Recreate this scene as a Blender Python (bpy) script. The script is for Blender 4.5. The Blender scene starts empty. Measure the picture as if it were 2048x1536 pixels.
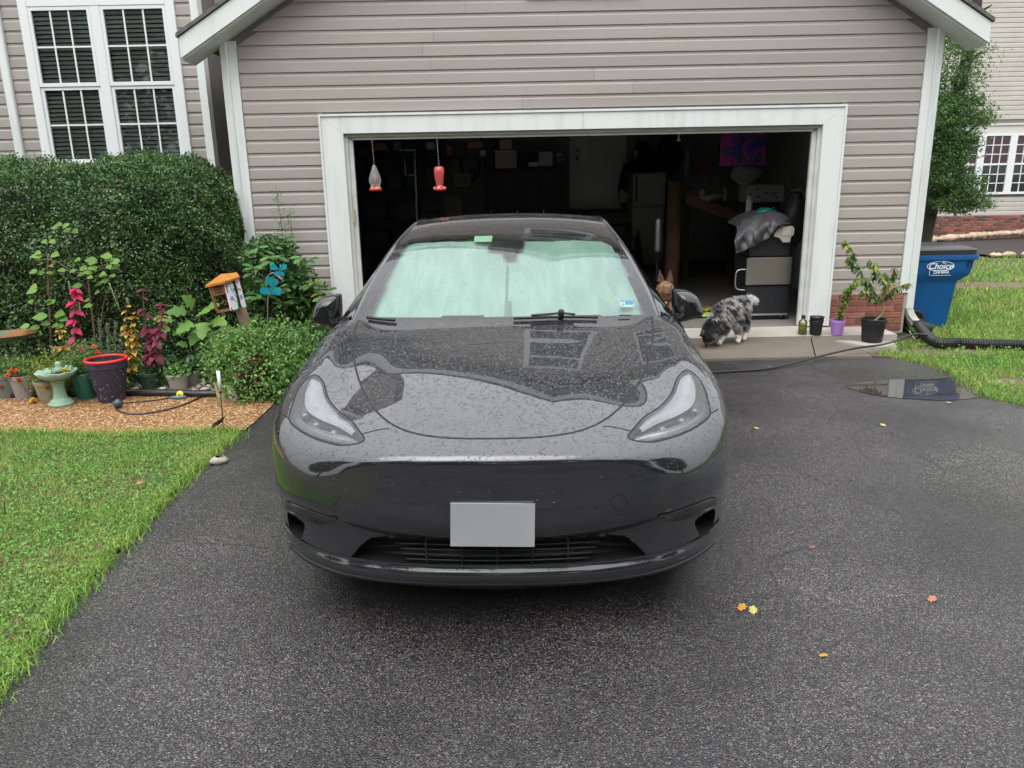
import bpy, math, random
import numpy as np
from mathutils import Vector, Matrix
random.seed(7); rng = np.random.default_rng(7)
SC = bpy.context.scene
COL = SC.collection
R = math.radians

# ------------------------------------------------------------------ camera
F_PX, PITCH, ROLL, CAM_H = 1520.0, 14.8, -1.1, 1.65
CAM_POS = Vector((0, 0, CAM_H))
CAM_R = Matrix.Rotation(R(90 - PITCH), 3, 'X') @ Matrix.Rotation(R(ROLL), 3, 'Z')
cam = bpy.data.cameras.new('camera'); camo = bpy.data.objects.new('camera', cam)
COL.objects.link(camo)
camo.matrix_world = Matrix.Translation(CAM_POS) @ CAM_R.to_4x4()
cam.sensor_width = 36; cam.lens = 36 * F_PX / 2048
cam.clip_start = .05; cam.clip_end = 2000
SC.camera = camo

# ------------------------------------------------------------------ sky, sun, exposure
SUN_EL, SUN_AZ = 58, 200
w = bpy.data.worlds.new('World'); SC.world = w; w.use_nodes = True
nt = w.node_tree; nt.nodes.clear()
out = nt.nodes.new('ShaderNodeOutputWorld'); bg = nt.nodes.new('ShaderNodeBackground')
sky = nt.nodes.new('ShaderNodeTexSky'); sky.sky_type = 'NISHITA'; sky.sun_disc = False
sky.sun_elevation = R(SUN_EL); sky.sun_rotation = R(SUN_AZ)
sky.air_density = 1.0; sky.dust_density = 6.0; sky.ozone_density = 1.0
hs = nt.nodes.new('ShaderNodeHueSaturation'); hs.inputs['Saturation'].default_value = .12
mixs = nt.nodes.new('ShaderNodeMix'); mixs.data_type = 'RGBA'; mixs.inputs['Factor'].default_value = .70
# the overcast layer: brightest overhead, one third as bright at the horizon (standard overcast sky)
tcw = nt.nodes.new('ShaderNodeTexCoord'); spw = nt.nodes.new('ShaderNodeSeparateXYZ'); nt.links.new(tcw.outputs['Generated'], spw.inputs[0])
mrw = nt.nodes.new('ShaderNodeMapRange'); mrw.inputs['From Min'].default_value = 0; mrw.inputs['From Max'].default_value = 1
mrw.inputs['To Min'].default_value = 1 / 3; mrw.inputs['To Max'].default_value = 1; nt.links.new(spw.outputs['Z'], mrw.inputs['Value'])
vmw = nt.nodes.new('ShaderNodeVectorMath'); vmw.operation = 'SCALE'; vmw.inputs[0].default_value = (22.5, 23.0, 23.8)
nt.links.new(mrw.outputs[0], vmw.inputs['Scale']); nt.links.new(vmw.outputs[0], mixs.inputs['B'])
nt.links.new(sky.outputs[0], hs.inputs['Color']); nt.links.new(hs.outputs[0], mixs.inputs['A'])
nt.links.new(mixs.outputs['Result'], bg.inputs['Color']); bg.inputs['Strength'].default_value = .10
nt.links.new(bg.outputs[0], out.inputs[0])
sl = bpy.data.lights.new('sun', 'SUN'); sl.energy = .7; sl.angle = R(50); sl.color = (1, .97, .93)
so = bpy.data.objects.new('sun', sl); COL.objects.link(so)
so.rotation_euler = (R(90 - SUN_EL), 0, R(180 - SUN_AZ))
vs = SC.view_settings
vs.view_transform = 'Standard'; vs.look = 'None'; vs.gamma = 1; vs.exposure = .75
SC.render.engine = 'CYCLES'
SC.cycles.max_bounces = 7; SC.cycles.diffuse_bounces = 4; SC.cycles.glossy_bounces = 4; SC.cycles.transparent_max_bounces = 12; SC.cycles.transmission_bounces = 6
SC.cycles.use_denoising = True; SC.cycles.use_adaptive_sampling = True; SC.cycles.adaptive_threshold = .025

# ------------------------------------------------------------------ rays of the photograph
def ray(px, py):
    return (CAM_R @ Vector(((px - 1024) / F_PX, -(py - 768) / F_PX, -1))).normalized()
def at(px, py, Y):
    d = ray(px, py); return CAM_POS + d * (Y / d.y)
def gnd(px, py, z=0.0):
    d = ray(px, py); return CAM_POS + d * ((z - CAM_H) / d.z)
def g2(px, py, z=0.0):
    p = gnd(px, py, z); return (p.x, p.y)

# ------------------------------------------------------------------ materials
MATS = {}
def lin(h):
    """sRGB 0-255 triple to linear"""
    return tuple(((c / 255 / 12.92) if c / 255 <= .04045 else ((c / 255 + .055) / 1.055) ** 2.4) for c in h)
def mat(name, col, rough=.6, metal=0., col2=None, vs=8., vd=3., bump=0., bs=60., spec=.5, coat=0., coat_r=.03,
        trans=0., ior=1.5, rnd=0., vr=(.35, .65), island=0., transl=0., stretch=None, emit=None, alpha=1.):
    if name in MATS: return MATS[name]
    m = bpy.data.materials.new(name); m.use_nodes = True; MATS[name] = m
    n = m.node_tree; N = n.nodes; L = n.links
    b = N['Principled BSDF']; o = N['Material Output']
    b.inputs['Roughness'].default_value = rough; b.inputs['Metallic'].default_value = metal
    b.inputs['Specular IOR Level'].default_value = spec; b.inputs['IOR'].default_value = ior
    b.inputs['Coat Weight'].default_value = coat; b.inputs['Coat Roughness'].default_value = coat_r
    b.inputs['Transmission Weight'].default_value = trans
    if emit:
        b.inputs['Emission Color'].default_value = (*emit[0], 1); b.inputs['Emission Strength'].default_value = emit[1]
    tc = N.new('ShaderNodeTexCoord'); vec = tc.outputs['Object']
    if stretch:
        mp = N.new('ShaderNodeMapping'); mp.inputs['Scale'].default_value = stretch
        L.new(vec, mp.inputs['Vector']); vec = mp.outputs[0]
    c = None
    if col2 is not None:
        nz = N.new('ShaderNodeTexNoise'); nz.inputs['Scale'].default_value = vs; nz.inputs['Detail'].default_value = vd
        L.new(vec, nz.inputs['Vector'])
        rp = N.new('ShaderNodeMapRange'); rp.inputs['From Min'].default_value = vr[0]; rp.inputs['From Max'].default_value = vr[1]
        L.new(nz.outputs['Fac'], rp.inputs['Value'])
        mx = N.new('ShaderNodeMix'); mx.data_type = 'RGBA'
        mx.inputs['A'].default_value = (*col, 1); mx.inputs['B'].default_value = (*col2, 1)
        L.new(rp.outputs[0], mx.inputs['Factor']); c = mx.outputs['Result']
    else:
        rgb = N.new('ShaderNodeRGB'); rgb.outputs[0].default_value = (*col, 1); c = rgb.outputs[0]
    if rnd or island:
        if rnd:
            oi = N.new('ShaderNodeObjectInfo'); rv = oi.outputs['Random']; amt = rnd
        else:
            ge = N.new('ShaderNodeNewGeometry'); rv = ge.outputs['Random Per Island']; amt = island
        mr = N.new('ShaderNodeMapRange'); mr.inputs['To Min'].default_value = 1 - amt; mr.inputs['To Max'].default_value = 1 + amt
        L.new(rv, mr.inputs['Value'])
        h = N.new('ShaderNodeHueSaturation'); L.new(c, h.inputs['Color']); L.new(mr.outputs[0], h.inputs['Value'])
        mh = N.new('ShaderNodeMapRange'); mh.inputs['To Min'].default_value = .5 - amt * .05; mh.inputs['To Max'].default_value = .5 + amt * .05
        ml = N.new('ShaderNodeMath'); ml.operation = 'MULTIPLY_ADD'; ml.inputs[1].default_value = 7.31; ml.inputs[2].default_value = .3
        fr = N.new('ShaderNodeMath'); fr.operation = 'FRACT'
        L.new(rv, ml.inputs[0]); L.new(ml.outputs[0], fr.inputs[0]); L.new(fr.outputs[0], mh.inputs['Value'])
        L.new(mh.outputs[0], h.inputs['Hue']); c = h.outputs[0]
    L.new(c, b.inputs['Base Color'])
    if bump:
        nb = N.new('ShaderNodeTexNoise'); nb.inputs['Scale'].default_value = bs; nb.inputs['Detail'].default_value = 4
        L.new(vec, nb.inputs['Vector'])
        bp = N.new('ShaderNodeBump'); bp.inputs['Strength'].default_value = bump; bp.inputs['Distance'].default_value = .01
        L.new(nb.outputs['Fac'], bp.inputs['Height']); L.new(bp.outputs[0], b.inputs['Normal'])
    if transl:
        tb = N.new('ShaderNodeBsdfTranslucent'); L.new(c, tb.inputs['Color'])
        ms = N.new('ShaderNodeMixShader'); ms.inputs[0].default_value = transl
        L.new(b.outputs[0], ms.inputs[1]); L.new(tb.outputs[0], ms.inputs[2]); L.new(ms.outputs[0], o.inputs['Surface'])
    return m
def leafmat(name, col, island=.35, rough=.45, transl=.25, rnd=0., col2=None, vs=30.):
    return mat(name, col, rough, island=0 if rnd else island, rnd=rnd, transl=transl, spec=.35, col2=col2, vs=vs)

# ------------------------------------------------------------------ mesh helpers
WLOC = {}
def link(o, parent=None):
    COL.objects.link(o)
    if parent is not None: o.parent = parent
    return o
def tag(o, label=None, cat=None, group=None, kind=None):
    if label: o['label'] = label
    if cat: o['category'] = cat
    if group: o['group'] = group
    if kind: o['kind'] = kind
    return o
def thing(name, loc, label, cat, group=None):
    o = bpy.data.objects.new(name, None); o.empty_display_size = .1
    COL.objects.link(o); o.location = loc; WLOC[o] = Vector(loc)
    return tag(o, label, cat, group)
def wl(o): return WLOC.get(o, Vector((0, 0, 0)))
def mesh_from(name, V, Fc, m=None, smooth=False):
    me = bpy.data.meshes.new(name); me.from_pydata([tuple(v) for v in V], [], [tuple(f) for f in Fc]); me.update()
    if m is not None:
        for mm in (m if isinstance(m, (list, tuple)) else [m]): me.materials.append(mm)
    if smooth: me.polygons.foreach_set('use_smooth', [True] * len(me.polygons))
    return me
def put(name, me, parent=None, loc=(0, 0, 0), rot=None, scale=None):
    """object of a shared mesh at a world place (its parent only translates)"""
    o = bpy.data.objects.new(name, me); link(o, parent)
    o.location = Vector(loc) - wl(parent) if parent is not None else loc
    if rot is not None:
        if isinstance(rot, Matrix): o.rotation_euler = rot.to_euler()
        else: o.rotation_euler = rot
    if scale is not None: o.scale = (scale,) * 3 if isinstance(scale, (int, float)) else scale
    return o
class MB:
    def __init__(s): s.v = []; s.f = []
    def add(s, V, Fc):
        k = len(s.v); s.v += [tuple(v) for v in V]; s.f += [tuple(i + k for i in f) for f in Fc]; return s
    def box(s, a, b, bev=0.):
        (x0, y0, z0), (x1, y1, z1) = a, b
        x0, x1 = min(x0, x1), max(x0, x1); y0, y1 = min(y0, y1), max(y0, y1); z0, z1 = min(z0, z1), max(z0, z1)
        if not bev:
            return s.add([(x0, y0, z0), (x1, y0, z0), (x1, y1, z0), (x0, y1, z0), (x0, y0, z1), (x1, y0, z1), (x1, y1, z1), (x0, y1, z1)],
                         [(3, 2, 1, 0), (4, 5, 6, 7), (0, 1, 5, 4), (1, 2, 6, 5), (2, 3, 7, 6), (3, 0, 4, 7)])
        e = bev; c = e * .8; V = []
        for (zz, q) in ((z0, e), (z0 + e, 0), (z1 - e, 0), (z1, e)):
            a0, a1, b0, b1 = x0 + q, x1 - q, y0 + q, y1 - q
            V += [(a0, b0 + c, zz), (a0 + c, b0, zz), (a1 - c, b0, zz), (a1, b0 + c, zz), (a1, b1 - c, zz), (a1 - c, b1, zz), (a0 + c, b1, zz), (a0, b1 - c, zz)]
        Fc = [tuple(range(7, -1, -1)), tuple(range(24, 32))]
        for r in range(3):
            for i in range(8):
                j = (i + 1) % 8; Fc.append((r * 8 + i, r * 8 + j, r * 8 + 8 + j, r * 8 + 8 + i))
        return s.add(V, Fc)
    def obox(s, c, ax, ay, az):
        """box from a centre and three half axes"""
        c, ax, ay, az = map(Vector, (c, ax, ay, az)); V = []
        for k in (-1, 1):
            for (i, j) in ((-1, -1), (1, -1), (1, 1), (-1, 1)): V.append(c + ax * i + ay * j + az * k)
        return s.add(V, [(3, 2, 1, 0), (4, 5, 6, 7), (0, 1, 5, 4), (1, 2, 6, 5), (2, 3, 7, 6), (3, 0, 4, 7)])
    def prism(s, poly, d):
        """poly: 3D loop, extruded by d"""
        n = len(poly); P = [Vector(p) for p in poly]; d = Vector(d)
        return s.add(P + [p + d for p in P], [tuple(range(n - 1, -1, -1)), tuple(range(n, 2 * n))] +
                     [(i, (i + 1) % n, n + (i + 1) % n, n + i) for i in range(n)])
    def lathe(s, prof, c=(0, 0, 0), n=24, axis=None, wob=0., cap=True):
        c = Vector(c); V = []; Fc = []
        M3 = Matrix.Identity(3) if axis is None else Vector((0, 0, 1)).rotation_difference(Vector(axis)).to_matrix()
        for (r, z) in prof:
            for i in range(n):
                a = 2 * math.pi * i / n; rr = r * (1 + wob * math.sin(a * 8)) if wob else r
                V.append(c + M3 @ Vector((rr * math.cos(a), rr * math.sin(a), z)))
        for k in range(len(prof) - 1):
            for i in range(n):
                j = (i + 1) % n; Fc.append((k * n + i, k * n + j, k * n + n + j, k * n + n + i))
        if cap:
            Fc.append(tuple(range(n - 1, -1, -1))); Fc.append(tuple((len(prof) - 1) * n + i for i in range(n)))
        return s.add(V, Fc)
    def tube(s, pts, r, n=8, cap=True):
        pts = [Vector(p) for p in pts]; m = len(pts)
        rs = r if isinstance(r, (list, tuple)) else [r] * m
        V = []; Fc = []; up = None
        for i in range(m):
            t = (pts[min(i + 1, m - 1)] - pts[max(i - 1, 0)]).normalized()
            if up is None: up = t.orthogonal().normalized()
            up = (up - t * up.dot(t)); up = up.normalized() if up.length > 1e-6 else t.orthogonal().normalized()
            sd = t.cross(up)
            for k in range(n):
                a = 2 * math.pi * k / n; V.append(pts[i] + (up * math.cos(a) + sd * math.sin(a)) * rs[i])
        for i in range(m - 1):
            for k in range(n):
                j = (k + 1) % n; Fc.append((i * n + k, i * n + j, i * n + n + j, i * n + n + k))
        if cap: Fc.append(tuple(range(n - 1, -1, -1))); Fc.append(tuple((m - 1) * n + k for k in range(n)))
        return s.add(V, Fc)
    def build(s, name, m=None, parent=None, smooth=False, local=False):
        off = Vector((0, 0, 0)) if (local or parent is None) else wl(parent)
        V = [(v[0] - off.x, v[1] - off.y, v[2] - off.z) for v in s.v] if off.length else s.v
        o = bpy.data.objects.new(name, mesh_from(name, V, s.f, m, smooth)); link(o, parent)
        if parent is not None: WLOC[o] = wl(parent)
        return o
def autosmooth(o, ang=35):
    me = o.data; me.polygons.foreach_set('use_smooth', [True] * len(me.polygons))
    import bmesh
    bm = bmesh.new(); bm.from_mesh(me)
    for e in bm.edges:
        if len(e.link_faces) == 2 and e.calc_face_angle(0) > R(ang): e.smooth = False
    bm.to_mesh(me); bm.free(); return o
def nmesh(name, V, Fq, m=None, smooth=False, k=4):
    """fast mesh from numpy arrays (all faces with k corners)"""
    me = bpy.data.meshes.new(name); nv, nf = len(V), len(Fq)
    me.vertices.add(nv); me.vertices.foreach_set('co', np.asarray(V, np.float32).ravel())
    me.loops.add(nf * k); me.loops.foreach_set('vertex_index', np.asarray(Fq, np.int32).ravel())
    me.polygons.add(nf); me.polygons.foreach_set('loop_start', np.arange(nf, dtype=np.int32) * k)
    me.polygons.foreach_set('loop_total', np.full(nf, k, np.int32))
    if smooth: me.polygons.foreach_set('use_smooth', np.ones(nf, bool))
    me.update(calc_edges=True)
    if m is not None:
        for mm in (m if isinstance(m, (list, tuple)) else [m]): me.materials.append(mm)
    return me
def nobj(name, V, Fq, m=None, parent=None, smooth=False, k=4, local=False):
    V = np.asarray(V, float)
    if parent is not None and not local: V = V - np.array(wl(parent))
    o = bpy.data.objects.new(name, nmesh(name, V, Fq, m, smooth, k)); link(o, parent)
    if parent is not None: WLOC[o] = wl(parent)
    return o
def inpoly(P, poly):
    P = np.asarray(P, float); x, y = P[:, 0], P[:, 1]; r = np.zeros(len(P), bool); n = len(poly); j = n - 1
    for i in range(n):
        xi, yi = poly[i]; xj, yj = poly[j]
        c = ((yi > y) != (yj > y)) & (x < (xj - xi) * (y - yi) / ((yj - yi) if yj != yi else 1e-12) + xi)
        r ^= c; j = i
    return r
def crv(pts, n=8, closed=False):
    """Catmull-Rom through points"""
    P = [Vector(p) for p in pts]; m = len(P); o = []
    rngi = range(m if closed else m - 1)
    for i in rngi:
        if closed: a, b, c, d = P[(i - 1) % m], P[i], P[(i + 1) % m], P[(i + 2) % m]
        else: a, b, c, d = P[max(i - 1, 0)], P[i], P[i + 1], P[min(i + 2, m - 1)]
        for k in range(n):
            t = k / n
            o.append(.5 * ((2 * b) + (c - a) * t + (2 * a - 5 * b + 4 * c - d) * t * t + (3 * b - a - 3 * c + d) * t ** 3))
    if not closed: o.append(P[-1])
    return o
def sheet(name, poly, z, m, kind='structure', parent=None):
    import bmesh
    bm = bmesh.new(); vs_ = [bm.verts.new((p[0], p[1], z)) for p in poly]
    f = bm.faces.new(vs_); f.normal_update()
    if f.normal.z < 0: f.normal_flip()
    bmesh.ops.triangulate(bm, faces=[f])
    me = bpy.data.meshes.new(name); bm.to_mesh(me); bm.free(); me.materials.append(m)
    o = bpy.data.objects.new(name, me); link(o, parent); return tag(o, kind=kind)
def leaves_np(P, N, U, L, W, fold=.25, curl=.2):
    """P points, N normals, U directions (along the leaf), L lengths, W widths -> verts, quads (2 quads per leaf, folded on the midrib)"""
    n = len(P); S = np.cross(U, N); S /= np.linalg.norm(S, axis=1, keepdims=True) + 1e-9
    L = L[:, None]; W = W[:, None]
    b = P; t = P + U * L - N * L * curl; mid = P + U * L * .5
    l = mid + S * W * .5 + N * W * fold; r = mid - S * W * .5 + N * W * fold
    V = np.stack([b, l, t, r], 1).reshape(-1, 3); i = np.arange(n)[:, None] * 4
    Fq = np.concatenate([i + np.array([[0, 1, 2]]), i + np.array([[0, 2, 3]])], 0)
    return V, Fq
def unit(a): return a / (np.linalg.norm(a, axis=1, keepdims=True) + 1e-9)
# ================================================================== SETTING
def asphalt_mat():
    m = bpy.data.materials.new('wet_asphalt'); m.use_nodes = True
    N = m.node_tree.nodes; L = m.node_tree.links; b = N['Principled BSDF']
    tc = N.new('ShaderNodeTexCoord')
    v1 = N.new('ShaderNodeTexVoronoi'); v1.inputs['Scale'].default_value = 195; v1.feature = 'F1'
    L.new(tc.outputs['Object'], v1.inputs['Vector'])
    n1 = N.new('ShaderNodeTexNoise'); n1.inputs['Scale'].default_value = 1.1; n1.inputs['Detail'].default_value = 5
    L.new(tc.outputs['Object'], n1.inputs['Vector'])
    # stones: cell colour through a ramp -> mostly dark binder, some grey, a few pale / reddish
    sep = N.new('ShaderNodeSeparateColor'); L.new(v1.outputs['Color'], sep.inputs[0])
    cr = N.new('ShaderNodeValToRGB'); L.new(sep.outputs[0], cr.inputs[0])
    e = cr.color_ramp.elements; e[0].position = 0; e[0].color = (.010, .0098, .0105, 1); e[1].position = 1; e[1].color = (.18, .17, .165, 1)
    for p, c in ((.45, (.024, .0228, .024)), (.7, (.050, .0475, .049)), (.86, (.078, .072, .071)), (.92, (.098, .072, .058)), (.95, (.115, .11, .107)), (.985, (.15, .143, .14))):
        k = e.new(p); k.color = (*c, 1)
    dk = N.new('ShaderNodeMix'); dk.data_type = 'RGBA'; dk.blend_type = 'MULTIPLY'; dk.inputs['Factor'].default_value = 1
    mr = N.new('ShaderNodeMapRange'); mr.inputs['From Min'].default_value = .02; mr.inputs['From Max'].default_value = .0075
    mr.inputs['To Min'].default_value = .35; mr.inputs['To Max'].default_value = 1.15
    mr.inputs['From Min'].default_value = .75; mr.inputs['From Max'].default_value = .25
    L.new(v1.outputs['Distance'], mr.inputs['Value']); L.new(cr.outputs[0], dk.inputs['A'])
    cc = N.new('ShaderNodeCombineColor')
    for i in range(3): L.new(mr.outputs[0], cc.inputs[i])
    L.new(cc.outputs[0], dk.inputs['B'])
    mr2 = N.new('ShaderNodeMapRange'); mr2.inputs['From Min'].default_value = .35; mr2.inputs['From Max'].default_value = .7
    mr2.inputs['To Min'].default_value = .75; mr2.inputs['To Max'].default_value = 1.95; L.new(n1.outputs['Fac'], mr2.inputs['Value'])
    hv = N.new('ShaderNodeHueSaturation'); L.new(dk.outputs['Result'], hv.inputs['Color']); L.new(mr2.outputs[0], hv.inputs['Value'])
    # hairline cracks, only in places
    wn = N.new('ShaderNodeTexNoise'); wn.inputs['Scale'].default_value = 3; wn.inputs['Detail'].default_value = 2; L.new(tc.outputs['Object'], wn.inputs['Vector'])
    wm = N.new('ShaderNodeVectorMath'); wm.operation = 'MULTIPLY_ADD'; wm.inputs[1].default_value = (.10, .10, 0); L.new(wn.outputs['Color'], wm.inputs[0]); L.new(tc.outputs['Object'], wm.inputs[2])
    ve = N.new('ShaderNodeTexVoronoi'); ve.feature = 'DISTANCE_TO_EDGE'; ve.inputs['Scale'].default_value = .75; L.new(wm.outputs[0], ve.inputs['Vector'])
    ce = N.new('ShaderNodeMapRange'); ce.inputs['From Min'].default_value = .0015; ce.inputs['From Max'].default_value = .006; ce.inputs['To Min'].default_value = .45; L.new(ve.outputs['Distance'], ce.inputs['Value'])
    cm = N.new('ShaderNodeMapRange'); cm.inputs['From Min'].default_value = .52; cm.inputs['From Max'].default_value = .60; L.new(n1.outputs['Fac'], cm.inputs['Value'])
    cx = N.new('ShaderNodeMix'); cx.inputs['A'].default_value = 1; L.new(cm.outputs[0], cx.inputs['Factor']); L.new(ce.outputs[0], cx.inputs['B'])
    hv2 = N.new('ShaderNodeHueSaturation'); L.new(hv.outputs[0], hv2.inputs['Color']); L.new(cx.outputs['Result'], hv2.inputs['Value'])
    L.new(hv2.outputs[0], b.inputs['Base Color'])
    n2 = N.new('ShaderNodeTexNoise'); n2.inputs['Scale'].default_value = .9; n2.inputs['Detail'].default_value = 3
    L.new(tc.outputs['Object'], n2.inputs['Vector'])
    mr3 = N.new('ShaderNodeMapRange'); mr3.inputs['From Min'].default_value = .35; mr3.inputs['From Max'].default_value = .65
    mr3.inputs['To Min'].default_value = .20; mr3.inputs['To Max'].default_value = .52; L.new(n2.outputs['Fac'], mr3.inputs['Value'])
    L.new(mr3.outputs[0], b.inputs['Roughness']); b.inputs['Specular IOR Level'].default_value = .5
    bp = N.new('ShaderNodeBump'); bp.inputs['Strength'].default_value = .55; bp.inputs['Distance'].default_value = .006; bp.invert = True
    L.new(v1.outputs['Distance'], bp.inputs['Height']); L.new(bp.outputs[0], b.inputs['Normal'])
    return m
def aggregate_mat():
    m = bpy.data.materials.new('exposed_aggregate'); m.use_nodes = True
    N = m.node_tree.nodes; L = m.node_tree.links; b = N['Principled BSDF']
    tc = N.new('ShaderNodeTexCoord')
    v1 = N.new('ShaderNodeTexVoronoi'); v1.inputs['Scale'].default_value = 75; L.new(tc.outputs['Object'], v1.inputs['Vector'])
    sep = N.new('ShaderNodeSeparateColor'); L.new(v1.outputs['Color'], sep.inputs[0])
    cr = N.new('ShaderNodeValToRGB'); L.new(sep.outputs[0], cr.inputs[0])
    e = cr.color_ramp.elements; e[0].color = (.16, .06, .02, 1); e[1].color = (.74, .55, .34, 1)
    for p, c in ((.3, (.27, .12, .042)), (.55, (.37, .19, .075)), (.78, (.45, .26, .12)), (.92, (.55, .37, .2))):
        k = e.new(p); k.color = (*c, 1)
    mr = N.new('ShaderNodeMapRange'); mr.inputs['From Min'].default_value = .7; mr.inputs['From Max'].default_value = .25
    mr.inputs['To Min'].default_value = .5; mr.inputs['To Max'].default_value = 1.1; L.new(v1.outputs['Distance'], mr.inputs['Value'])
    hv = N.new('ShaderNodeHueSaturation'); L.new(cr.outputs[0], hv.inputs['Color']); L.new(mr.outputs[0], hv.inputs['Value'])
    L.new(hv.outputs[0], b.inputs['Base Color']); b.inputs['Roughness'].default_value = .5
    bp = N.new('ShaderNodeBump'); bp.inputs['Strength'].default_value = .6; bp.inputs['Distance'].default_value = .006; bp.invert = True
    L.new(v1.outputs['Distance'], bp.inputs['Height']); L.new(bp.outputs[0], b.inputs['Normal'])
    return m
M_soil = mat('lawn_soil', (.05, .062, .018), .9, col2=(.075, .06, .03), vs=3, bump=.5, bs=60)
M_mulch = mat('dark_mulch', (.028, .019, .013), .95, col2=(.06, .042, .03), vs=40, bump=1., bs=90)
M_mulch2 = mat('black_mulch', (.018, .014, .012), .95, col2=(.045, .033, .03), vs=35, bump=1., bs=60)
M_conc = mat('dry_concrete', (.36, .33, .29), .8, col2=(.46, .43, .385), vs=2.5, vd=6, bump=.25, bs=140)
M_concw = mat('wet_concrete', (.15, .125, .10), .5, col2=(.19, .16, .13), vs=3, vd=6, bump=.2, bs=140)
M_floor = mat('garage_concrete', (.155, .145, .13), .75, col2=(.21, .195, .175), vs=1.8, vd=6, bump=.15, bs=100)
M_asph = asphalt_mat(); M_aggr = aggregate_mat()

tag(sheet('ground', [(-500, -500), (500, -500), (500, 700), (-500, 700)], -.03, M_soil), kind='structure')
left_edge = [g2(*p) for p in ((585, 775), (560, 792), (545, 811), (507, 848), (478, 872), (455, 888), (420, 917), (385, 952), (345, 992), (300, 1038), (265, 1078), (225, 1118), (180, 1168), (140, 1214), (95, 1268), (60, 1312), (30, 1352), (-60, 1460))]
right_edge = [g2(*p) for p in ((1700, 716), (1760, 713), (1795, 717), (1835, 724), (1880, 736), (1915, 752), (1945, 772), (1968, 790), (2000, 800), (2060, 812), (2200, 836))]
re_ = right_edge + [(9, 4.0), (9, -30), (-7, -30), (-4.2, -4), (left_edge[-1][0] - .5, 1.0)]
drive_poly = list(reversed(left_edge)) + [(-2.4, 6.9), (-2.0, 7.1), (3.4, 7.1)] + re_
tag(sheet('driveway', drive_poly, 0.0, M_asph), kind='structure')
# walkway of exposed aggregate
walk = [g2(*p) for p in ((-700, 800), (-300, 796), (0, 790), (100, 792), (250, 788), (420, 790), (560, 786), (600, 770), (560, 800), (545, 812), (520, 836), (498, 858), (440, 866), (250, 868), (120, 868), (0, 862), (-300, 868), (-700, 872))]
walk = [g2(-900, 775), g2(-300, 780), g2(0, 782), g2(250, 779), g2(420, 779), g2(580, 772)] + [g2(560, 793), g2(545, 812), g2(507, 848), g2(490, 862)] + [g2(300, 872), g2(120, 874), g2(0, 868), g2(-300, 872), g2(-900, 884)]
tag(sheet('walkway', walk, .008, M_aggr), kind='structure')
tag(sheet('planting_bed', [g2(-900, 790), g2(0, 788), g2(250, 784), g2(430, 784), g2(590, 776), (-1.85, 7.2), (-1.85, 8.1), (-2.7, 10.5), (-12, 10.5)], .004, M_mulch), kind='structure')
# concrete apron of the garage: wet front strip, dry strip, garage floor
def slab(name, pts, m, zb=-.05):
    b = MB(); n = len(pts); P = [Vector(p) for p in pts]
    b.add(P + [Vector((p.x, p.y, zb)) for p in P], [tuple(range(n)), tuple(range(2 * n - 1, n - 1, -1))] + [(i, n + i, n + (i + 1) % n, (i + 1) % n) for i in range(n)])
    return tag(b.build(name, m), kind='structure')
j0 = gnd(1621, 673, .05); j1 = gnd(1631, 713, .02)
slab('concrete_apron', [(-1.95, 6.92, .02), (j1.x - .006, j1.y, .02), (j0.x - .006, j0.y, .055), (-1.95, j0.y, .055)], M_concw)
e1 = gnd(1744, 712, .02); e0 = gnd(1704, 680, .055)
slab('concrete_apron', [(j1.x + .006, j1.y, .02), (e1.x, e1.y, .02), (e0.x, j0.y, .055), (j0.x + .006, j0.y, .055)], M_concw)
slab('concrete_sill', [(-1.95, j0.y + .004, .055), (4.02, j0.y + .004, .055), (3.96, 8.16, .085), (-1.95, 8.16, .085)], M_conc)
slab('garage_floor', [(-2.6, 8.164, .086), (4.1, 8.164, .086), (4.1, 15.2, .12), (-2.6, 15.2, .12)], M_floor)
# small pale splash block by the downspout
sb = MB(); c = gnd(1745, 688, .04)
sb.prism([(c.x - .32, c.y + .12, .0), (c.x + .22, c.y + .05, .0), (c.x + .14, c.y - .2, .0), (c.x - .1, c.y - .22, .0)], (0, 0, .058))
tag(sb.build('splash_block', M_conc), 'pale concrete splash block under the black pot at the garage corner', 'splash block')

# ------------------------------------------------------------------ puddle
pud = [g2(*p) for p in ((1690, 772), (1735, 764), (1790, 760), (1860, 759), (1905, 755), (1935, 757), (1950, 766), (1965, 778), (1975, 790), (1960, 795), (1920, 800), (1870, 801), (1800, 797), (1745, 790), (1715, 782))]
pud = [(p.x, p.y) for p in crv([(a, b, 0) for a, b in pud], 5, True)]
M_pud = mat('puddle_water', (.036, .032, .030), .03, ior=1.55, spec=.5, col2=(.048, .043, .039), vs=3)
tag(sheet('puddle', pud, .004, M_pud), kind='structure')

# ================================================================== HOUSE
M_side = mat('taupe_siding', (.335, .300, .272), .55, col2=(.365, .330, .302), vs=2.2, vd=5, rnd=.05, bump=.05, bs=30, stretch=(.3, 1, 3))
M_side2 = mat('pale_siding', (.46, .43, .385), .55, col2=(.50, .47, .425), vs=2, rnd=.03)
M_white = mat('white_trim', (.585, .615, .59), .38, col2=(.69, .72, .70), vs=1.6, vd=6, bump=.03, bs=8, stretch=(5, 5, .7), vr=(.25, .5))
M_whited = mat('aged_white_trim', (.52, .53, .49), .5, col2=(.62, .63, .59), vs=5, vd=6)
M_vinyl = mat('white_vinyl', (.72, .74, .74), .35)
M_sheath = mat('wall_sheathing', (.16, .145, .135), .8, col2=(.19, .175, .16), vs=4)
M_brickm = mat('mortar', (.36, .32, .28), .9, col2=(.44, .40, .35), vs=30, bump=.4, bs=120)
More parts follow.
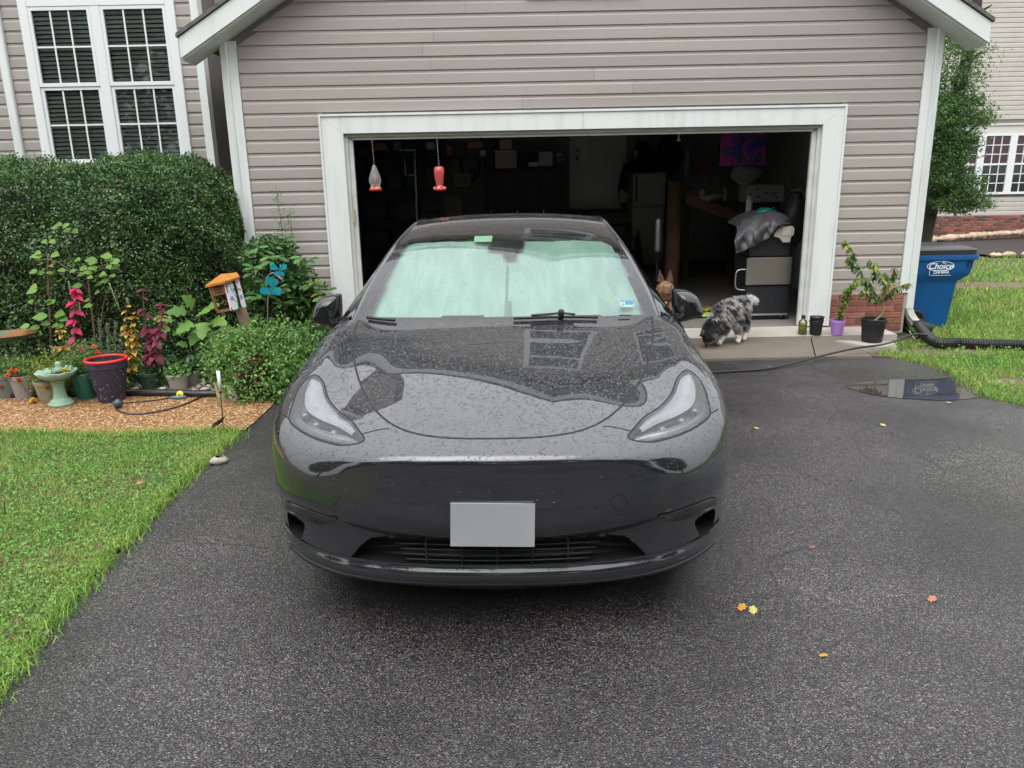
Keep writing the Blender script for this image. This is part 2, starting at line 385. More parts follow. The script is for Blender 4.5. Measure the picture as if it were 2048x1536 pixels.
M_brick = mat('red_brick', (.20, .068, .045), .8, col2=(.27, .10, .068), vs=18, rnd=.28, bump=.4, bs=90)
M_brickd = mat('dark_brick', (.085, .045, .04), .8, col2=(.12, .065, .055), vs=18, rnd=.25, bump=.4, bs=90)
M_roof = mat('grey_shingles', (.10, .095, .09), .9, col2=(.15, .14, .13), vs=25, bump=.5, bs=60)
M_dark = mat('dark_void', (.012, .012, .013), .8)
GX0, GX1, GY = -2.74, 4.25, 8.12
DX0, DX1, DZ = -1.66, 3.20, 2.167
house = thing('house', (.75, 9.0, 0), 'taupe vinyl sided house with a wide open two-car garage and white trim', 'house')
def plank(parent, x0, x1, y, z, h=.127, m=M_side, nm='siding_plank', cl=None, cr_=None, t=.016):
    if x1 - x0 > 3.9:                                   # lap joint between two lengths of siding
        xm = x0 + (x1 - x0) * random.uniform(.25, .75)
        plank1(parent, x0, xm - .0012, y, z, h, m, nm, cl, None, t); return plank1(parent, xm + .0012, x1, y + random.uniform(0, .0015), z, h, m, nm, None, cr_, t)
    return plank1(parent, x0, x1, y, z, h, m, nm, cl, cr_, t)
def plank1(parent, x0, x1, y, z, h, m, nm, cl, cr_, t):
    """one course of dutch lap siding facing -y; slanted ends for gables through cl/cr"""
    pr = [(0, 0), (t, .001), (t, h * .69), (t * .25, h * .80), (t * .25, h), (0, h)]
    xl = [x0 + (cl or 0) * q[1] for q in pr]; xr = [x1 + (cr_ or 0) * q[1] for q in pr]
    b = MB(); n = 6
    V = [(xl[i], y - pr[i][0], z + pr[i][1]) for i in range(n)] + [(xr[i], y - pr[i][0], z + pr[i][1]) for i in range(n)]
    b.add(V, [tuple(range(n - 1, -1, -1)), tuple(range(n, 2 * n))] + [(i, (i + 1) % n, n + (i + 1) % n, n + i) for i in range(n)])
    return b.build(nm, m, parent)
gw = MB()
ZE, ZR = 3.05, 5.15       # eave and ridge of the garage gable
RIDGE = None
GXC = (GX0 + GX1) / 2
gw.box((GX0, GY, 0), (DX0 - .02, GY + .14, DZ)); gw.box((DX1 + .02, GY, 0), (GX1, GY + .14, DZ)); gw.box((GX0, GY, DZ), (GX1, GY + .14, ZE))
gw.prism([(GX0, GY, ZE), (GX1, GY, ZE), (GXC, GY, ZR)], (0, .14, 0))
wall = gw.build('garage_wall', M_sheath, house)
SB = .47                     # siding starts above the brick
z = SB; i = 0
sl_ = (ZR - ZE) / (GXC - GX0)
while z < ZR - .13:
    if z < DZ + .12:
        plank(wall, GX0 + .09, DX0 - .205, GY, z); plank(wall, DX1 + .195, GX1 - .09, GY, z)
    elif z + .127 < ZE: plank(wall, GX0 + .09, GX1 - .09, GY, z)
    else:
        a = max(0, (z - ZE) / sl_); 
        if GX1 - GX0 - 2 * a - .3 > .1: plank(wall, GX0 + .1 + a, GX1 - .1 - a, GY, z, cl=1 / sl_, cr_=-1 / sl_)
    z += .127
# trim round the garage door: mitred boards, an outer bead and a return into the opening
def trim_board(poly, d, m=M_white, nm='door_trim'):
    b = MB(); b.prism(poly, d); return b.build(nm, m, house)
TY = GY - .035
xo0, xo1, zo = DX0 - .215, DX1 + .205, DZ + .165
trim_board([(xo0, TY, .10), (DX0, TY, .10), (DX0, TY, DZ - .001), (xo0, TY, zo - .001)], (0, .05, 0))
trim_board([(DX1, TY, .10), (xo1, TY, .10), (xo1, TY, zo - .001), (DX1, TY, DZ - .001)], (0, .05, 0))
mid = (DX0 + DX1) / 2
trim_board([(DX0 + .001, TY + .001, DZ), (mid - .001, TY + .001, DZ), (mid - .001, TY + .001, zo), (xo0 + .001, TY + .001, zo)], (0, .05, 0))
trim_board([(mid + .001, TY, DZ), (DX1 - .001, TY, DZ), (xo1 - .001, TY, zo), (mid + .001, TY, zo)], (0, .05, 0))
b = MB(); b.box((xo0 - .022, TY - .012, .10), (xo0 - .001, GY, zo + .022)); b.build('trim_bead', M_white, house)
b = MB(); b.box((xo1 + .001, TY - .012, .10), (xo1 + .022, GY, zo + .022)); b.build('trim_bead', M_white, house)
b = MB(); b.box((xo0 + .0, TY - .013, zo + .001), (xo1 + .0, GY, zo + .023)); b.build('trim_bead', M_white, house)
for s_, x in ((1, DX0), (-1, DX1)):
    b = MB(); b.box((x, TY + .052, .09), (x + s_ * .03, GY + .20, DZ - .03)); b.build('door_jamb', M_whited, house)
    b = MB(); b.box((x + s_ * .031, GY + .05, .09), (x + s_ * .075, GY + .09, DZ - .05)); b.build('door_stop', M_whited, house)
b = MB(); b.box((DX0, TY + .052, DZ - .03), (DX1, GY + .20, DZ + .0)); b.build('door_head', M_whited, house)
b = MB(); b.box((DX0 + .05, GY + .05, DZ - .06), (DX1 - .05, GY + .09, DZ - .031)); b.build('door_stop', M_whited, house)
b = MB(); p = at(703, 432, GY); b.box((DX0 + .032, TY + .045, p.z - .07), (DX0 + .05, TY + .075, p.z + .07), .004); b.build('door_switch', mat('beige_plastic', (.45, .36, .24), .5), house)
# corner posts and downspouts
for x0, x1 in ((GX0 + .085, GX0), (GX1 - .085, GX1)):
    b = MB(); b.box((x0, GY - .03, SB - .03), (x1, GY + .06, ZE)); b.build('corner_post', M_white, house)
def downspout(x0, x1, y0, y1, zt, zb, parent=house):
    b = MB(); b.box((x0, y0, zb), (x1, y1, zt), .012); n = 5
    for k in range(1, n):
        x = x0 + (x1 - x0) * k / n; b.box((x - .003, y0 - .003, zb), (x + .003, y0 + .002, zt))
    return b.build('downspout', M_white, parent)
downspout(GX0 - .078, GX0 - .002, GY - .045, GY + .02, ZE, .3)
ds = downspout(GX1 + .002, GX1 + .078, GY - .045, GY + .02, ZE, .26)
# curved elbow with crimps towards the viewer
b = MB(); prev = None; V = []; Fc = []; nE = 22
for k in range(nE + 1):
    a = k / nE; th = a * R(62); rr = .16
    cy = GY - .012 - rr * (1 - math.cos(th)); cz = .265 - rr * math.sin(th); cx = GX1 + .04 + .05 * a
    up = Vector((0, -math.sin(th), -math.cos(th))); nn = Vector((0, -math.cos(th), math.sin(th)))
    wv = .034 + (.0035 if k % 2 else 0); wd = .031 + (.0035 if k % 2 else 0)
    c = Vector((cx, cy, cz))
    V += [c + Vector((-wv, 0, 0)) + nn * wd, c + Vector((wv, 0, 0)) + nn * wd, c + Vector((wv, 0, 0)) - nn * wd, c + Vector((-wv, 0, 0)) - nn * wd]
    if k:
        for q in range(4): Fc.append(((k - 1) * 4 + q, (k - 1) * 4 + (q + 1) % 4, k * 4 + (q + 1) % 4, k * 4 + q))
b.add(V, Fc); b.build('downspout_elbow', mat('grimy_white', (.42, .40, .33), .6, col2=(.55, .54, .49), vs=20), ds)
# soffit, rake boards and roof of the garage gable
for s_ in (-1, 1):
    xe = GXC + s_ * ((GX1 - GX0) / 2 + .35); ze = ZE - .35 * sl_
    b = MB(); b.prism([(GXC, GY - .32, ZR + .02), (xe, GY - .32, ze + .02), (xe, GY - .32, ze + .2), (GXC, GY - .32, ZR + .2)], (0, .03, 0)); b.build('rake_board', M_white, house)
    b = MB(); b.prism([(GXC, GY - .34, ZR + .2), (xe + s_ * .02, GY - .34, ze + .2), (xe + s_ * .02, GY - .34, ze + .235), (GXC, GY - .34, ZR + .235)], (0, 8.2, 0)); b.build('roof', M_roof, house)
    b = MB(); b.prism([(GXC, GY - .29, ZR + .0), (xe, GY - .29, ze + .0), (xe, GY - .29, ze + .02), (GXC, GY - .29, ZR + .02)], (0, .32, 0)); b.build('soffit', M_white, house)
# brick plinth, right and left of the door
def bricks(parent, x0, x1, y, z0, z1, L=.203, H=.0677, off=0., dark=.0, me_cache={}):
    hm = .0048; key = 'b'
    if key not in me_cache:
        bb = MB(); bb.box((-L / 2 + hm, -.012, -H / 2 + hm), (L / 2 - hm, .04, H / 2 - hm), .004); me_cache['f'] = mesh_from('brick', bb.v, bb.f, M_brick); me_cache['d'] = mesh_from('brick_dark', bb.v, bb.f, M_brickd)
        bb = MB(); bb.box((-L / 4 + hm, -.012, -H / 2 + hm), (L / 4 - hm, .04, H / 2 - hm), .004); me_cache['h'] = mesh_from('brick_half', bb.v, bb.f, M_brick); me_cache['b'] = 1
    z = z0 + H / 2; r = 0
    while z < z1:
        x = x0 + (L / 2 if (r % 2) else 0)
        if r % 2: put('brick', me_cache['h'], parent, (x0 + L / 4, y + random.uniform(-.0015, .0015), z))
        while x + L <= x1 + 1e-4:
            put('brick', me_cache['d' if random.random() < dark else 'f'], parent, (x + L / 2, y + random.uniform(-.002, .002), z)); x += L
        if x + L / 2 <= x1 + 1e-4: put('brick', me_cache['h'], parent, (x + L / 4, y, z))
        z += H; r += 1
b = MB(); b.box((DX1 + .21, GY - .012, 0), (GX1, GY, SB - .002)); pl = b.build('brick_plinth', M_brickm, house)
bricks(pl, DX1 + .215, GX1 + .0, GY - .012, .03, .46)
b = MB(); b.box((GX0, GY - .012, 0), (DX0 - .21, GY, SB - .002)); pl = b.build('brick_plinth', M_brickm, house)
bricks(pl, GX0, DX0 - .215, GY - .012, .03, .46)

# ------------------------------------------------------------------ recessed wing on the left with the twin window
WY = 9.2
b = MB(); b.box((-10, WY, 0), (-3.46, WY + .14, 1.86)); b.box((-10, WY, 3.7), (-3.46, WY + .14, 6.0)); b.box((-10, WY, 1.86), (-5.33, WY + .14, 3.7)); b.box((-3.67, WY, 1.86), (-3.46, WY + .14, 3.7)); wing = b.build('wing_wall', M_sheath, house)
WX0, WX1 = -5.36, -3.64
z = .47
while z < 5.9:
    zt = z + .127
    if 1.90 < zt and z < 3.72:
        plank(wing, -9.9, -5.66, WY, z); plank(wing, -5.56, WX0, WY, z); plank(wing, WX1, -3.475, WY, z)
    else: plank(wing, -9.9, -5.66, WY, z); plank(wing, -5.56, -3.475, WY, z)
    z += .127
b = MB(); b.box((-5.655, WY - .06, .2), (-5.565, WY + .0, 5.9), .012); b.build('downspout', M_white, house)
b = MB(); b.box((-3.47, WY - .03, .2), (-3.385, WY + .10, 5.9)); b.build('corner_post', M_white, house)
b = MB(); b.box((-3.46, WY + .1, 0), (-3.40, 9.75, 6)); b.build('return_wall', M_sheath, house)
b = MB(); b.box((-3.6, 9.75, 0), (-2.6, 9.85, 6)); rw = b.build('recess_wall', M_sheath, house)
z = .3
while z < 5.9: plank(rw, -3.39, -2.755, 9.75, z); z += .127
b = MB(); b.box((-2.75, GY + .14, 0), (-2.69, 9.75, ZE)); b.build('garage_side_wall', M_sheath, house)
# twin double-hung window with grilles and blinds
win = thing('window', (-4.5, WY, 2.0), 'twin white window with closed blinds above the hedge', 'window')
win.parent = house; win.location = Vector((-4.5, WY, 2.0)) - wl(house)
for k in ('label', 'category'):
    del win[k]
M_glass = bpy.data.materials.new('window_glass'); M_glass.use_nodes = True
_n = M_glass.node_tree; _n.nodes.remove(_n.nodes['Principled BSDF'])
_t = _n.nodes.new('ShaderNodeBsdfTransparent'); _t.inputs[0].default_value = (.78, .82, .8, 1); _g = _n.nodes.new('ShaderNodeBsdfGlossy'); _g.inputs['Roughness'].default_value = .01
_f = _n.nodes.new('ShaderNodeFresnel'); _f.inputs[0].default_value = 1.5; _mx = _n.nodes.new('ShaderNodeMixShader')
_n.links.new(_f.outputs[0], _mx.inputs[0]); _n.links.new(_t.outputs[0], _mx.inputs[1]); _n.links.new(_g.outputs[0], _mx.inputs[2]); _n.links.new(_mx.outputs[0], _n.nodes['Material Output'].inputs[0])
M_blind = mat('grey_blind_slats', (.62, .64, .62), .5)
def boxp(name, a, b_, m, parent, bev=0.): q = MB(); q.box(a, b_, bev); return q.build(name, m, parent)
zb, zt = 1.97, 3.62
boxp('casing', (WX0, WY - .04, zb - .12), (WX0 + .10, WY + .02, zt + .1), M_vinyl, win, .006)
boxp('casing', (WX1 - .10, WY - .04, zb - .12), (WX1, WY + .02, zt + .1), M_vinyl, win, .006)
boxp('casing', (WX0 + .101, WY - .04, zt), (WX1 - .101, WY + .02, zt + .1), M_vinyl, win, .006)
boxp('sill', (WX0 + .101, WY - .05, zb - .12), (WX1 - .101, WY + .02, zb), M_vinyl, win, .006)
boxp('mullion', (-4.575, WY - .038, zb), (-4.465, WY + .02, zt), M_vinyl, win, .006)
boxp('window_backing', (WX0 + .02, WY + .13, zb), (WX1 - .02, WY + .138, zt), M_dark, win)
_q = MB()
for gx0, gx1 in ((WX0 + .101, -4.576), (-4.464, WX1 - .101)):
    for sz0, sz1, sy in ((zb + .001, (zb + zt) / 2 - .001, .0), ((zb + zt) / 2 + .001, zt - .001, -.012)):
        fr = MB(); y0 = WY - .022 + sy; y1 = y0 + .03
        fr.box((gx0 + .001, y0, sz0), (gx0 + .035, y1, sz1)); fr.box((gx1 - .035, y0, sz0), (gx1 - .001, y1, sz1))
        fr.box((gx0 + .0351, y0, sz0), (gx1 - .0351, y1, sz0 + .04)); fr.box((gx0 + .0351, y0, sz1 - .035), (gx1 - .0351, y1, sz1))
        sash = fr.build('sash', M_vinyl, win)
        a0, a1, c0, c1 = gx0 + .0352, gx1 - .0352, sz0 + .0402, sz1 - .0352
        for k in (1, 2): boxp('muntin', (a0 + (a1 - a0) * k / 3 - .009, y0 + .008, c0), (a0 + (a1 - a0) * k / 3 + .009, y0 + .020, c1), M_vinyl, sash)
        boxp('muntin', (a0, y0 + .0085, (c0 + c1) / 2 - .009), (a1, y0 + .0195, (c0 + c1) / 2 + .009), M_vinyl, sash)
        for kx in range(3):
            for kz in range(2):
                boxp('pane', (a0 + (a1 - a0) * kx / 3 + .0095, y0 + .012, c0 + (c1 - c0) * kz / 2 + (.0095 if kz else 0)),
                     (a0 + (a1 - a0) * (kx + 1) / 3 - .0095, y0 + .016, c0 + (c1 - c0) * (kz + 1) / 2 - (.0095 if not kz else 0)), M_glass, sash)
    zz = zb + .03
    while zz < zt:
        me = MATS.setdefault(('slat', round(gx1 - gx0, 2)), None)
        sb_ = MB(); sb_.obox(((gx0 + gx1) / 2, WY + .055, zz), ((gx1 - gx0) / 2 - .01, 0, 0), (0, .014, .019), (0, -.0012, .0009))
        sb_.build('blind_slat', M_blind, win); zz += .046

# window over the garage (seen mirrored in the bonnet) 
win2 = bpy.data.objects.new('window', None); link(win2, house); win2.location = Vector((GXC, GY, 4.2)) - wl(house); WLOC[win2] = Vector((GXC, GY, 4.2))
W0 = 3.40
for a_, b_ in (((GXC - .55, GY - .05, W0), (GXC - .46, GY - .018, W0 + .95)), ((GXC + .46, GY - .05, W0), (GXC + .55, GY - .018, W0 + .95)), ((GXC - .459, GY - .05, W0 + .86), (GXC + .459, GY - .018, W0 + .95)), ((GXC - .459, GY - .05, W0), (GXC + .459, GY - .018, W0 + .09)), ((GXC - .459, GY - .045, W0 + .45), (GXC + .459, GY - .018, W0 + .50))):
    boxp('casing', a_, b_, M_vinyl, win2)
boxp('pane', (GXC - .459, GY - .03, W0 + .091), (GXC + .459, GY - .026, W0 + .449), M_glass, win2); boxp('pane', (GXC - .459, GY - .03, W0 + .501), (GXC + .459, GY - .026, W0 + .859), M_glass, win2)
boxp('window_backing', (GXC - .459, GY - .0255, W0 + .091), (GXC + .459, GY - .0185, W0 + .859), M_dark, win2)
# ================================================================== THE CAR
CO = Vector((-.068, 2.47, 0)); CYAW = -1.5
car = thing('parked_car', CO, 'wet dark grey electric crossover parked nose out before the open garage', 'car')
car.rotation_euler = (0, 0, R(CYAW))
CRI = Matrix.Rotation(R(-CYAW), 3, 'Z')
def to_car(p): return CRI @ (Vector(p) - CO)
def spl(xs, ys):
    """monotone-ish cubic interpolation (pchip) as a numpy function, flat beyond the ends"""
    xs = np.array(xs, float); ys = np.array(ys, float); h = np.diff(xs); dl = np.diff(ys) / h
    m = np.zeros(len(xs)); m[0] = dl[0]; m[-1] = dl[-1]
    for i in range(1, len(xs) - 1):
        if dl[i - 1] * dl[i] > 0:
            w1 = 2 * h[i] + h[i - 1]; w2 = h[i] + 2 * h[i - 1]; m[i] = (w1 + w2) / (w1 / dl[i - 1] + w2 / dl[i])
    def f(x):
        x = np.clip(x, xs[0], xs[-1]); i = np.clip(np.searchsorted(xs, x) - 1, 0, len(xs) - 2)
        t = (x - xs[i]) / h[i]; t2 = t * t; t3 = t2 * t
        return (2 * t3 - 3 * t2 + 1) * ys[i] + (t3 - 2 * t2 + t) * h[i] * m[i] + (-2 * t3 + 3 * t2) * ys[i + 1] + (t3 - t2) * h[i] * m[i + 1]
    return f
def smooth(x, a, b):
    t = np.clip((x - a) / (b - a), 0, 1); return t * t * (3 - 2 * t)
def smax(a, b, k):
    h = np.maximum(k - np.abs(a - b), 0) / k; return np.maximum(a, b) + h * h * k * .25
zc_f = spl([-.2, -.05, 0, .05, .12, .25, .45, .7, 1.0, 1.25, 1.7, 2.6, 3.6, 4.4, 4.75], [.60, .683, .712, .738, .764, .803, .851, .902, .950, .985, 1.0, 1.01, 1.02, 1.02, .98])
yp_f = spl([0, .2, .4, .55, .68, .78, .86, .91, .94, .957, .97, .99], [0, .006, .030, .070, .130, .205, .300, .390, .475, .56, .70, 1.2])
yz_f = spl([.10, .16, .20, .235, .258, .272, .292, .372, .395, .418, .445, .47, .52, .60, .66, .70, .72, .76, .84], [.16, .085, .050, .026, .018, .022, .038, .042, .035, .018, .003, .0, .003, .012, .019, .021, .028, .075, .20])
def Ftop(x, y):
    z = zc_f(y) - .060 * (x / .8) ** 2 - .05 * (x / .85) ** 4 * (1 - smooth(y, .1, .8))
    z = z + .052 * np.exp(-((x - .80) / .115) ** 2) * smooth(y, .18, .75) - .035 * np.exp(-((x - .55) / .16) ** 2) * smooth(y, .25, .6) * (1 - smooth(y, .7, 1.2)) * .35
    return z - 1.6 * np.maximum(x - .85, 0) ** 2
def Ffront(x, z):
    zcr = .06 * (x / .68) ** 2 * np.clip(1 - (x - .7) / .3, 0, 1)
    zz = z - zcr * smooth(z, .285, .40) * (1 - smooth(z, .52, .72))
    k = 1 - .75 * smooth(x, .60, .82) * smooth(z, .52, .60)
    return yp_f(x) + yz_f(zz) * k + .15 * np.maximum(.40 - z, 0) * smooth(x, .55, .95)
def Fside(y, z):
    return .962 - .55 * np.maximum(z - .64, 0) ** 2 - .6 * np.maximum(.45 - z, 0) ** 2 - .012 * smooth(y, 1.4, 2.2) * (1 - smooth(y, 2.8, 3.5)) - .9 * np.maximum(y - 4.1, 0) ** 2
def FF(x, y, z):
    x = np.abs(x)
    f = smax(z - Ftop(x, y), (Ffront(x, z) - y) * .9, .014 + .15 * smooth(x, .28, .92))
    return smax(f, x - Fside(y, z), .06)
PHI = R(38); DV = np.array([0, math.cos(PHI), -math.sin(PHI)]); EV = np.array([0, math.sin(PHI), math.cos(PHI)])
def cast(O, D, t0, t1, step, fn):
    """O (n,3), D (n,3) or (3,) -> t of the first entry (nan when none)"""
    n = len(O); D = np.broadcast_to(D, O.shape); hit = np.full(n, np.nan); prev = np.full(n, t0); alive = np.ones(n, bool); t = t0
    while t < t1:
        t += step; idx = np.where(alive)[0]
        if not len(idx): break
        P = O[idx] + D[idx] * t; ins = fn(P[:, 0], P[:, 1], P[:, 2]) < 0
        hit[idx[ins]] = t; alive[idx[ins]] = False
    g = np.where(~np.isnan(hit))[0]; a = hit[g] - step; b = hit[g].copy()
    for _ in range(24):
        m_ = (a + b) / 2; P = O[g] + D[g] * m_[:, None]; ins = fn(P[:, 0], P[:, 1], P[:, 2]) < 0
        b = np.where(ins, m_, b); a = np.where(ins, a, m_)
    hit[g] = b; return hit
def grad(P, fn=None, e=1e-3):
    fn = fn or FF; G = np.zeros_like(P)
    for k in range(3):
        d = np.zeros(3); d[k] = e; A = P + d; B = P - d
        G[:, k] = fn(A[:, 0], A[:, 1], A[:, 2]) - fn(B[:, 0], B[:, 1], B[:, 2])
    return unit(G)
CPL = np.array(to_car(CAM_POS))
def trace(pts, n=10, closed=False, fn=None, mirror=False, off=0.):
    """image polyline -> points on the body, car coordinates"""
    c = crv([(p[0], p[1], 0) for p in pts], n, closed)
    D = np.array([list(CRI @ ray(p.x, p.y)) for p in c]); O = np.tile(CPL, (len(D), 1))
    t = cast(O, D, 1.8, 6.2, .008, fn or FF); P = O + D * t[:, None]; P = P[~np.isnan(t)]
    if off: P = P + grad(P, fn) * off
    return P
def xs_(P): return np.stack([P[:, 0], P @ EV], 1)
def flip(P): Q = np.array(P, float).copy(); Q[:, 0] *= -1; return Q

# ---- paint and other finishes
def drops_bump(m, scale, strength, dist=.0025, thr=.32, inp='Coat Normal', both=True):
    N = m.node_tree.nodes; L = m.node_tree.links; b = N['Principled BSDF']
    tc = N.new('ShaderNodeTexCoord'); v = N.new('ShaderNodeTexVoronoi'); v.inputs['Scale'].default_value = scale; L.new(tc.outputs['Object'], v.inputs['Vector'])
    mr = N.new('ShaderNodeMapRange'); mr.interpolation_type = 'SMOOTHSTEP'
    mr.inputs['From Min'].default_value = thr; mr.inputs['From Max'].default_value = thr * .35; L.new(v.outputs['Distance'], mr.inputs['Value'])
    sp = N.new('ShaderNodeSeparateColor'); L.new(v.outputs['Color'], sp.inputs[0])
    gt = N.new('ShaderNodeMath'); gt.operation = 'GREATER_THAN'; gt.inputs[1].default_value = .35; L.new(sp.outputs[0], gt.inputs[0])
    mu = N.new('ShaderNodeMath'); mu.operation = 'MULTIPLY'; L.new(gt.outputs[0], mu.inputs[0]); L.new(mr.outputs[0], mu.inputs[1])
    bp = N.new('ShaderNodeBump'); bp.inputs['Strength'].default_value = strength; bp.inputs['Distance'].default_value = dist
    L.new(mu.outputs[0], bp.inputs['Height']); L.new(bp.outputs[0], b.inputs[inp])
    return m
M_paint = mat('dark_grey_metallic_paint', (.0095, .0098, .0125), .45, metal=.0, coat=1., coat_r=.012, col2=(.014, .0145, .0175), vs=900, spec=.1)
M_paint.node_tree.nodes['Principled BSDF'].inputs['Coat IOR'].default_value = 1.9
M_paintd = M_paint
M_gloss = mat('gloss_black_plastic', (.008, .008, .009), .08, coat=.4)
M_blackp = mat('textured_black_plastic', (.011, .011, .012), .55, bump=.1, bs=300)
M_seam = mat('panel_gap_black', (.003, .003, .003), .7)
M_frit = mat('black_ceramic_glass', (.020, .0185, .020), .04, spec=.5)
M_tyre = mat('tyre_rubber', (.018, .018, .018), .75, bump=.2, bs=80)
M_alloy = mat('dark_alloy', (.09, .09, .095), .35, metal=.9)
M_chrome = mat('silver_reflector', (.62, .63, .64), .22, metal=.85)
M_light = mat('frosted_light_guide', (.36, .375, .39), .3, coat=.5)

# ---- front heightfield
xg = np.concatenate([np.linspace(0, .60, 80), np.linspace(.60, .90, 60)[1:], np.linspace(.90, .968, 36)[1:]]); xg = np.concatenate([-xg[:0:-1], xg])
sg = np.arange(.13, 1.63, .0062)
XX, SS = np.meshgrid(xg, sg, indexing='ij'); nX, nS = XX.shape
O = np.stack([XX.ravel(), SS.ravel() * EV[1], SS.ravel() * EV[2]], 1)
T = cast(O, DV, -1.0, 1.35, .008, FF); PF = O + DV * T[:, None]
PF[:, 1] = np.where(np.isnan(PF[:, 1]), 9, PF[:, 1])
ok = ~np.isnan(T)
qid = (np.arange(nX - 1)[:, None] * nS + np.arange(nS - 1)[None, :]).ravel()
QF = np.stack([qid, qid + nS, qid + nS + 1, qid + 1], 1)
ok = ok & (np.abs(PF[:, 0]) + .22 * np.maximum(PF[:, 2], .7) - 1.090 < .006) & (PF[:, 1] < 1.42) & (PF[:, 2] > .298)
QF = QF[ok[QF].all(1)]
QC = np.stack([XX.ravel(), SS.ravel()], 1)[QF].mean(1)     # face centres in (x, s)
QP = PF[QF].mean(1)
# outlines traced on the right half of the photograph, mirrored to the other side
hood_r = trace([(1003, 877), (1080, 874), (1150, 864), (1200, 845), (1240, 815), (1272, 775), (1294, 730), (1304, 690), (1306, 655), (1303, 632)], 10)
hood_loop = np.concatenate([flip(hood_r)[::-1], hood_r]); hs2 = xs_(hood_loop)
hood_poly = [tuple(p) for p in hs2] + [(hs2[-1, 0], 2.0), (hs2[0, 0], 2.0)]
lamp_px = [(1257, 876), (1272, 852), (1291, 832), (1320, 813), (1342, 788), (1352, 762), (1362, 747), (1376, 740), (1393, 752), (1407, 772), (1416, 800), (1420, 828), (1404, 846), (1375, 863), (1340, 876), (1300, 884)]
lamp_r = trace(lamp_px, 6, True); lamp_l = flip(lamp_r)
lampR, lampL = [tuple(p) for p in xs_(lamp_r)], [tuple(p) for p in xs_(lamp_l)]
gr_px = [(1000, 1077), (1080, 1078), (1180, 1072), (1242, 1071), (1262, 1080), (1280, 1098), (1292, 1112), (1270, 1122), (1180, 1133), (1090, 1139), (1000, 1141)]
gr_r = trace(gr_px, 6); gr_loop = np.concatenate([gr_r, flip(gr_r)[::-1]]); grille_poly = [tuple(p) for p in xs_(gr_loop)]
wi_px = [(1392, 1040), (1426, 1018), (1430, 1030), (1424, 1056), (1405, 1076), (1395, 1064)]
wi_r = trace(wi_px, 6, True); wiR, wiL = [tuple(p) for p in xs_(wi_r)], [tuple(p) for p in xs_(flip(wi_r))]
in_h = inpoly(QC, hood_poly) & (QC[:, 1] > .6)
in_l = inpoly(QC, lampR) | inpoly(QC, lampL)
in_g = inpoly(QC, grille_poly)
in_w = inpoly(QC, wiR) | inpoly(QC, wiL)
# fender above the lamp-to-hood seam, bumper below
seam_z = spl([.3, .5, .8, .97], [.742, .738, .725, .715])
is_f = (QP[:, 2] > seam_z(np.abs(QP[:, 0]))) & (np.abs(QP[:, 0]) > .42) & ~in_h
is_f |= (QP[:, 1] > .55)
rest = ~(in_h | in_l | in_g | in_w)
def sub(name, sel, m, extra=None):
    q = QF[sel]; u, inv = np.unique(q, return_inverse=True)
    return nobj(name, PF[u], inv.reshape(q.shape), m, car, True, local=True)
o_hood = sub('hood', in_h, M_paint); o_bump = sub('front_bumper', rest & ~is_f, M_paint)
o_fr = sub('fender', rest & is_f & (QP[:, 0] > 0), M_paint); o_fl = sub('fender', rest & is_f & (QP[:, 0] < 0), M_paint)
def ribbon(name, P, w, m, parent, h=.0008, closed=False, fn=None):
    P = np.asarray(P); n = len(P); N_ = grad(P, fn)
    Tn = unit(np.roll(P, -1, 0) - np.roll(P, 1, 0)) if closed else unit(np.gradient(P, axis=0))
    S = np.cross(Tn, N_); V = np.concatenate([P + N_ * h - S * w / 2, P + N_ * (h + .0006), P + N_ * h + S * w / 2]); idx = np.arange(n if closed else n - 1); nx = (idx + 1) % n
    Fq = np.concatenate([np.stack([idx, nx, nx + n, idx + n], 1), np.stack([idx + n, nx + n, nx + 2 * n, idx + 2 * n], 1)])
    return nobj(name, V, Fq, m, parent, True, local=True)
WLOC[o_hood] = WLOC[o_bump] = WLOC[car]
ribbon('panel_gap', hood_loop, .0085, M_seam, o_hood)
for sg_, of in ((1, o_fr), (-1, o_fl)):
    s1 = trace([(1207, 852), (1232, 855), (1262, 862)], 6); s2 = trace([(1419, 828), (1428, 823), (1437, 818)], 6)
    for s_ in (s1, s2): ribbon('panel_gap', s_ if sg_ > 0 else flip(s_), .005, M_seam, of)
capc = trace([(1238 + 15.5 * math.cos(a), 1004 + 16.5 * math.sin(a)) for a in np.linspace(0, 2 * math.pi, 20)[:-1]], 4, True)
ribbon('tow_eye_cap', capc, .0035, M_seam, o_bump, closed=True)

# rubber lip under the bumper
lx = np.linspace(-.86, .86, 61); lipP = np.stack([lx, Ffront(np.abs(lx), np.full(61, .232)) + .016, np.full(61, .228)], 1)
b = MB(); b.tube([Vector(p) for p in lipP], .011, 8); b.build('lip_spoiler', M_blackp, o_bump, True, local=True)
lx = np.linspace(-.912, .912, 141); V = []
for dy, z_ in ((.037, .306), (.0365, .299), (.033, .291), (.027, .283), (.0225, .274), (.0205, .263), (.022, .250), (.029, .238), (.042, .228), (.065, .222)):
    ax = np.abs(lx); V.append(np.stack([lx * (1 - .02 * (.30 - z_) / .08), yp_f(ax) + dy * (1 - .55 * smooth(ax, .7, .95)) + .15 * (.40 - z_) * smooth(ax, .55, .95) + .0005, np.full(141, z_)], 1))
V = np.concatenate(V); n = 141
nobj('bumper_lip', V, np.array([(r_ * n + i, r_ * n + i + 1, (r_ + 1) * n + i + 1, (r_ + 1) * n + i) for r_ in range(9) for i in range(n - 1)]), M_paint, o_bump, True, local=True)
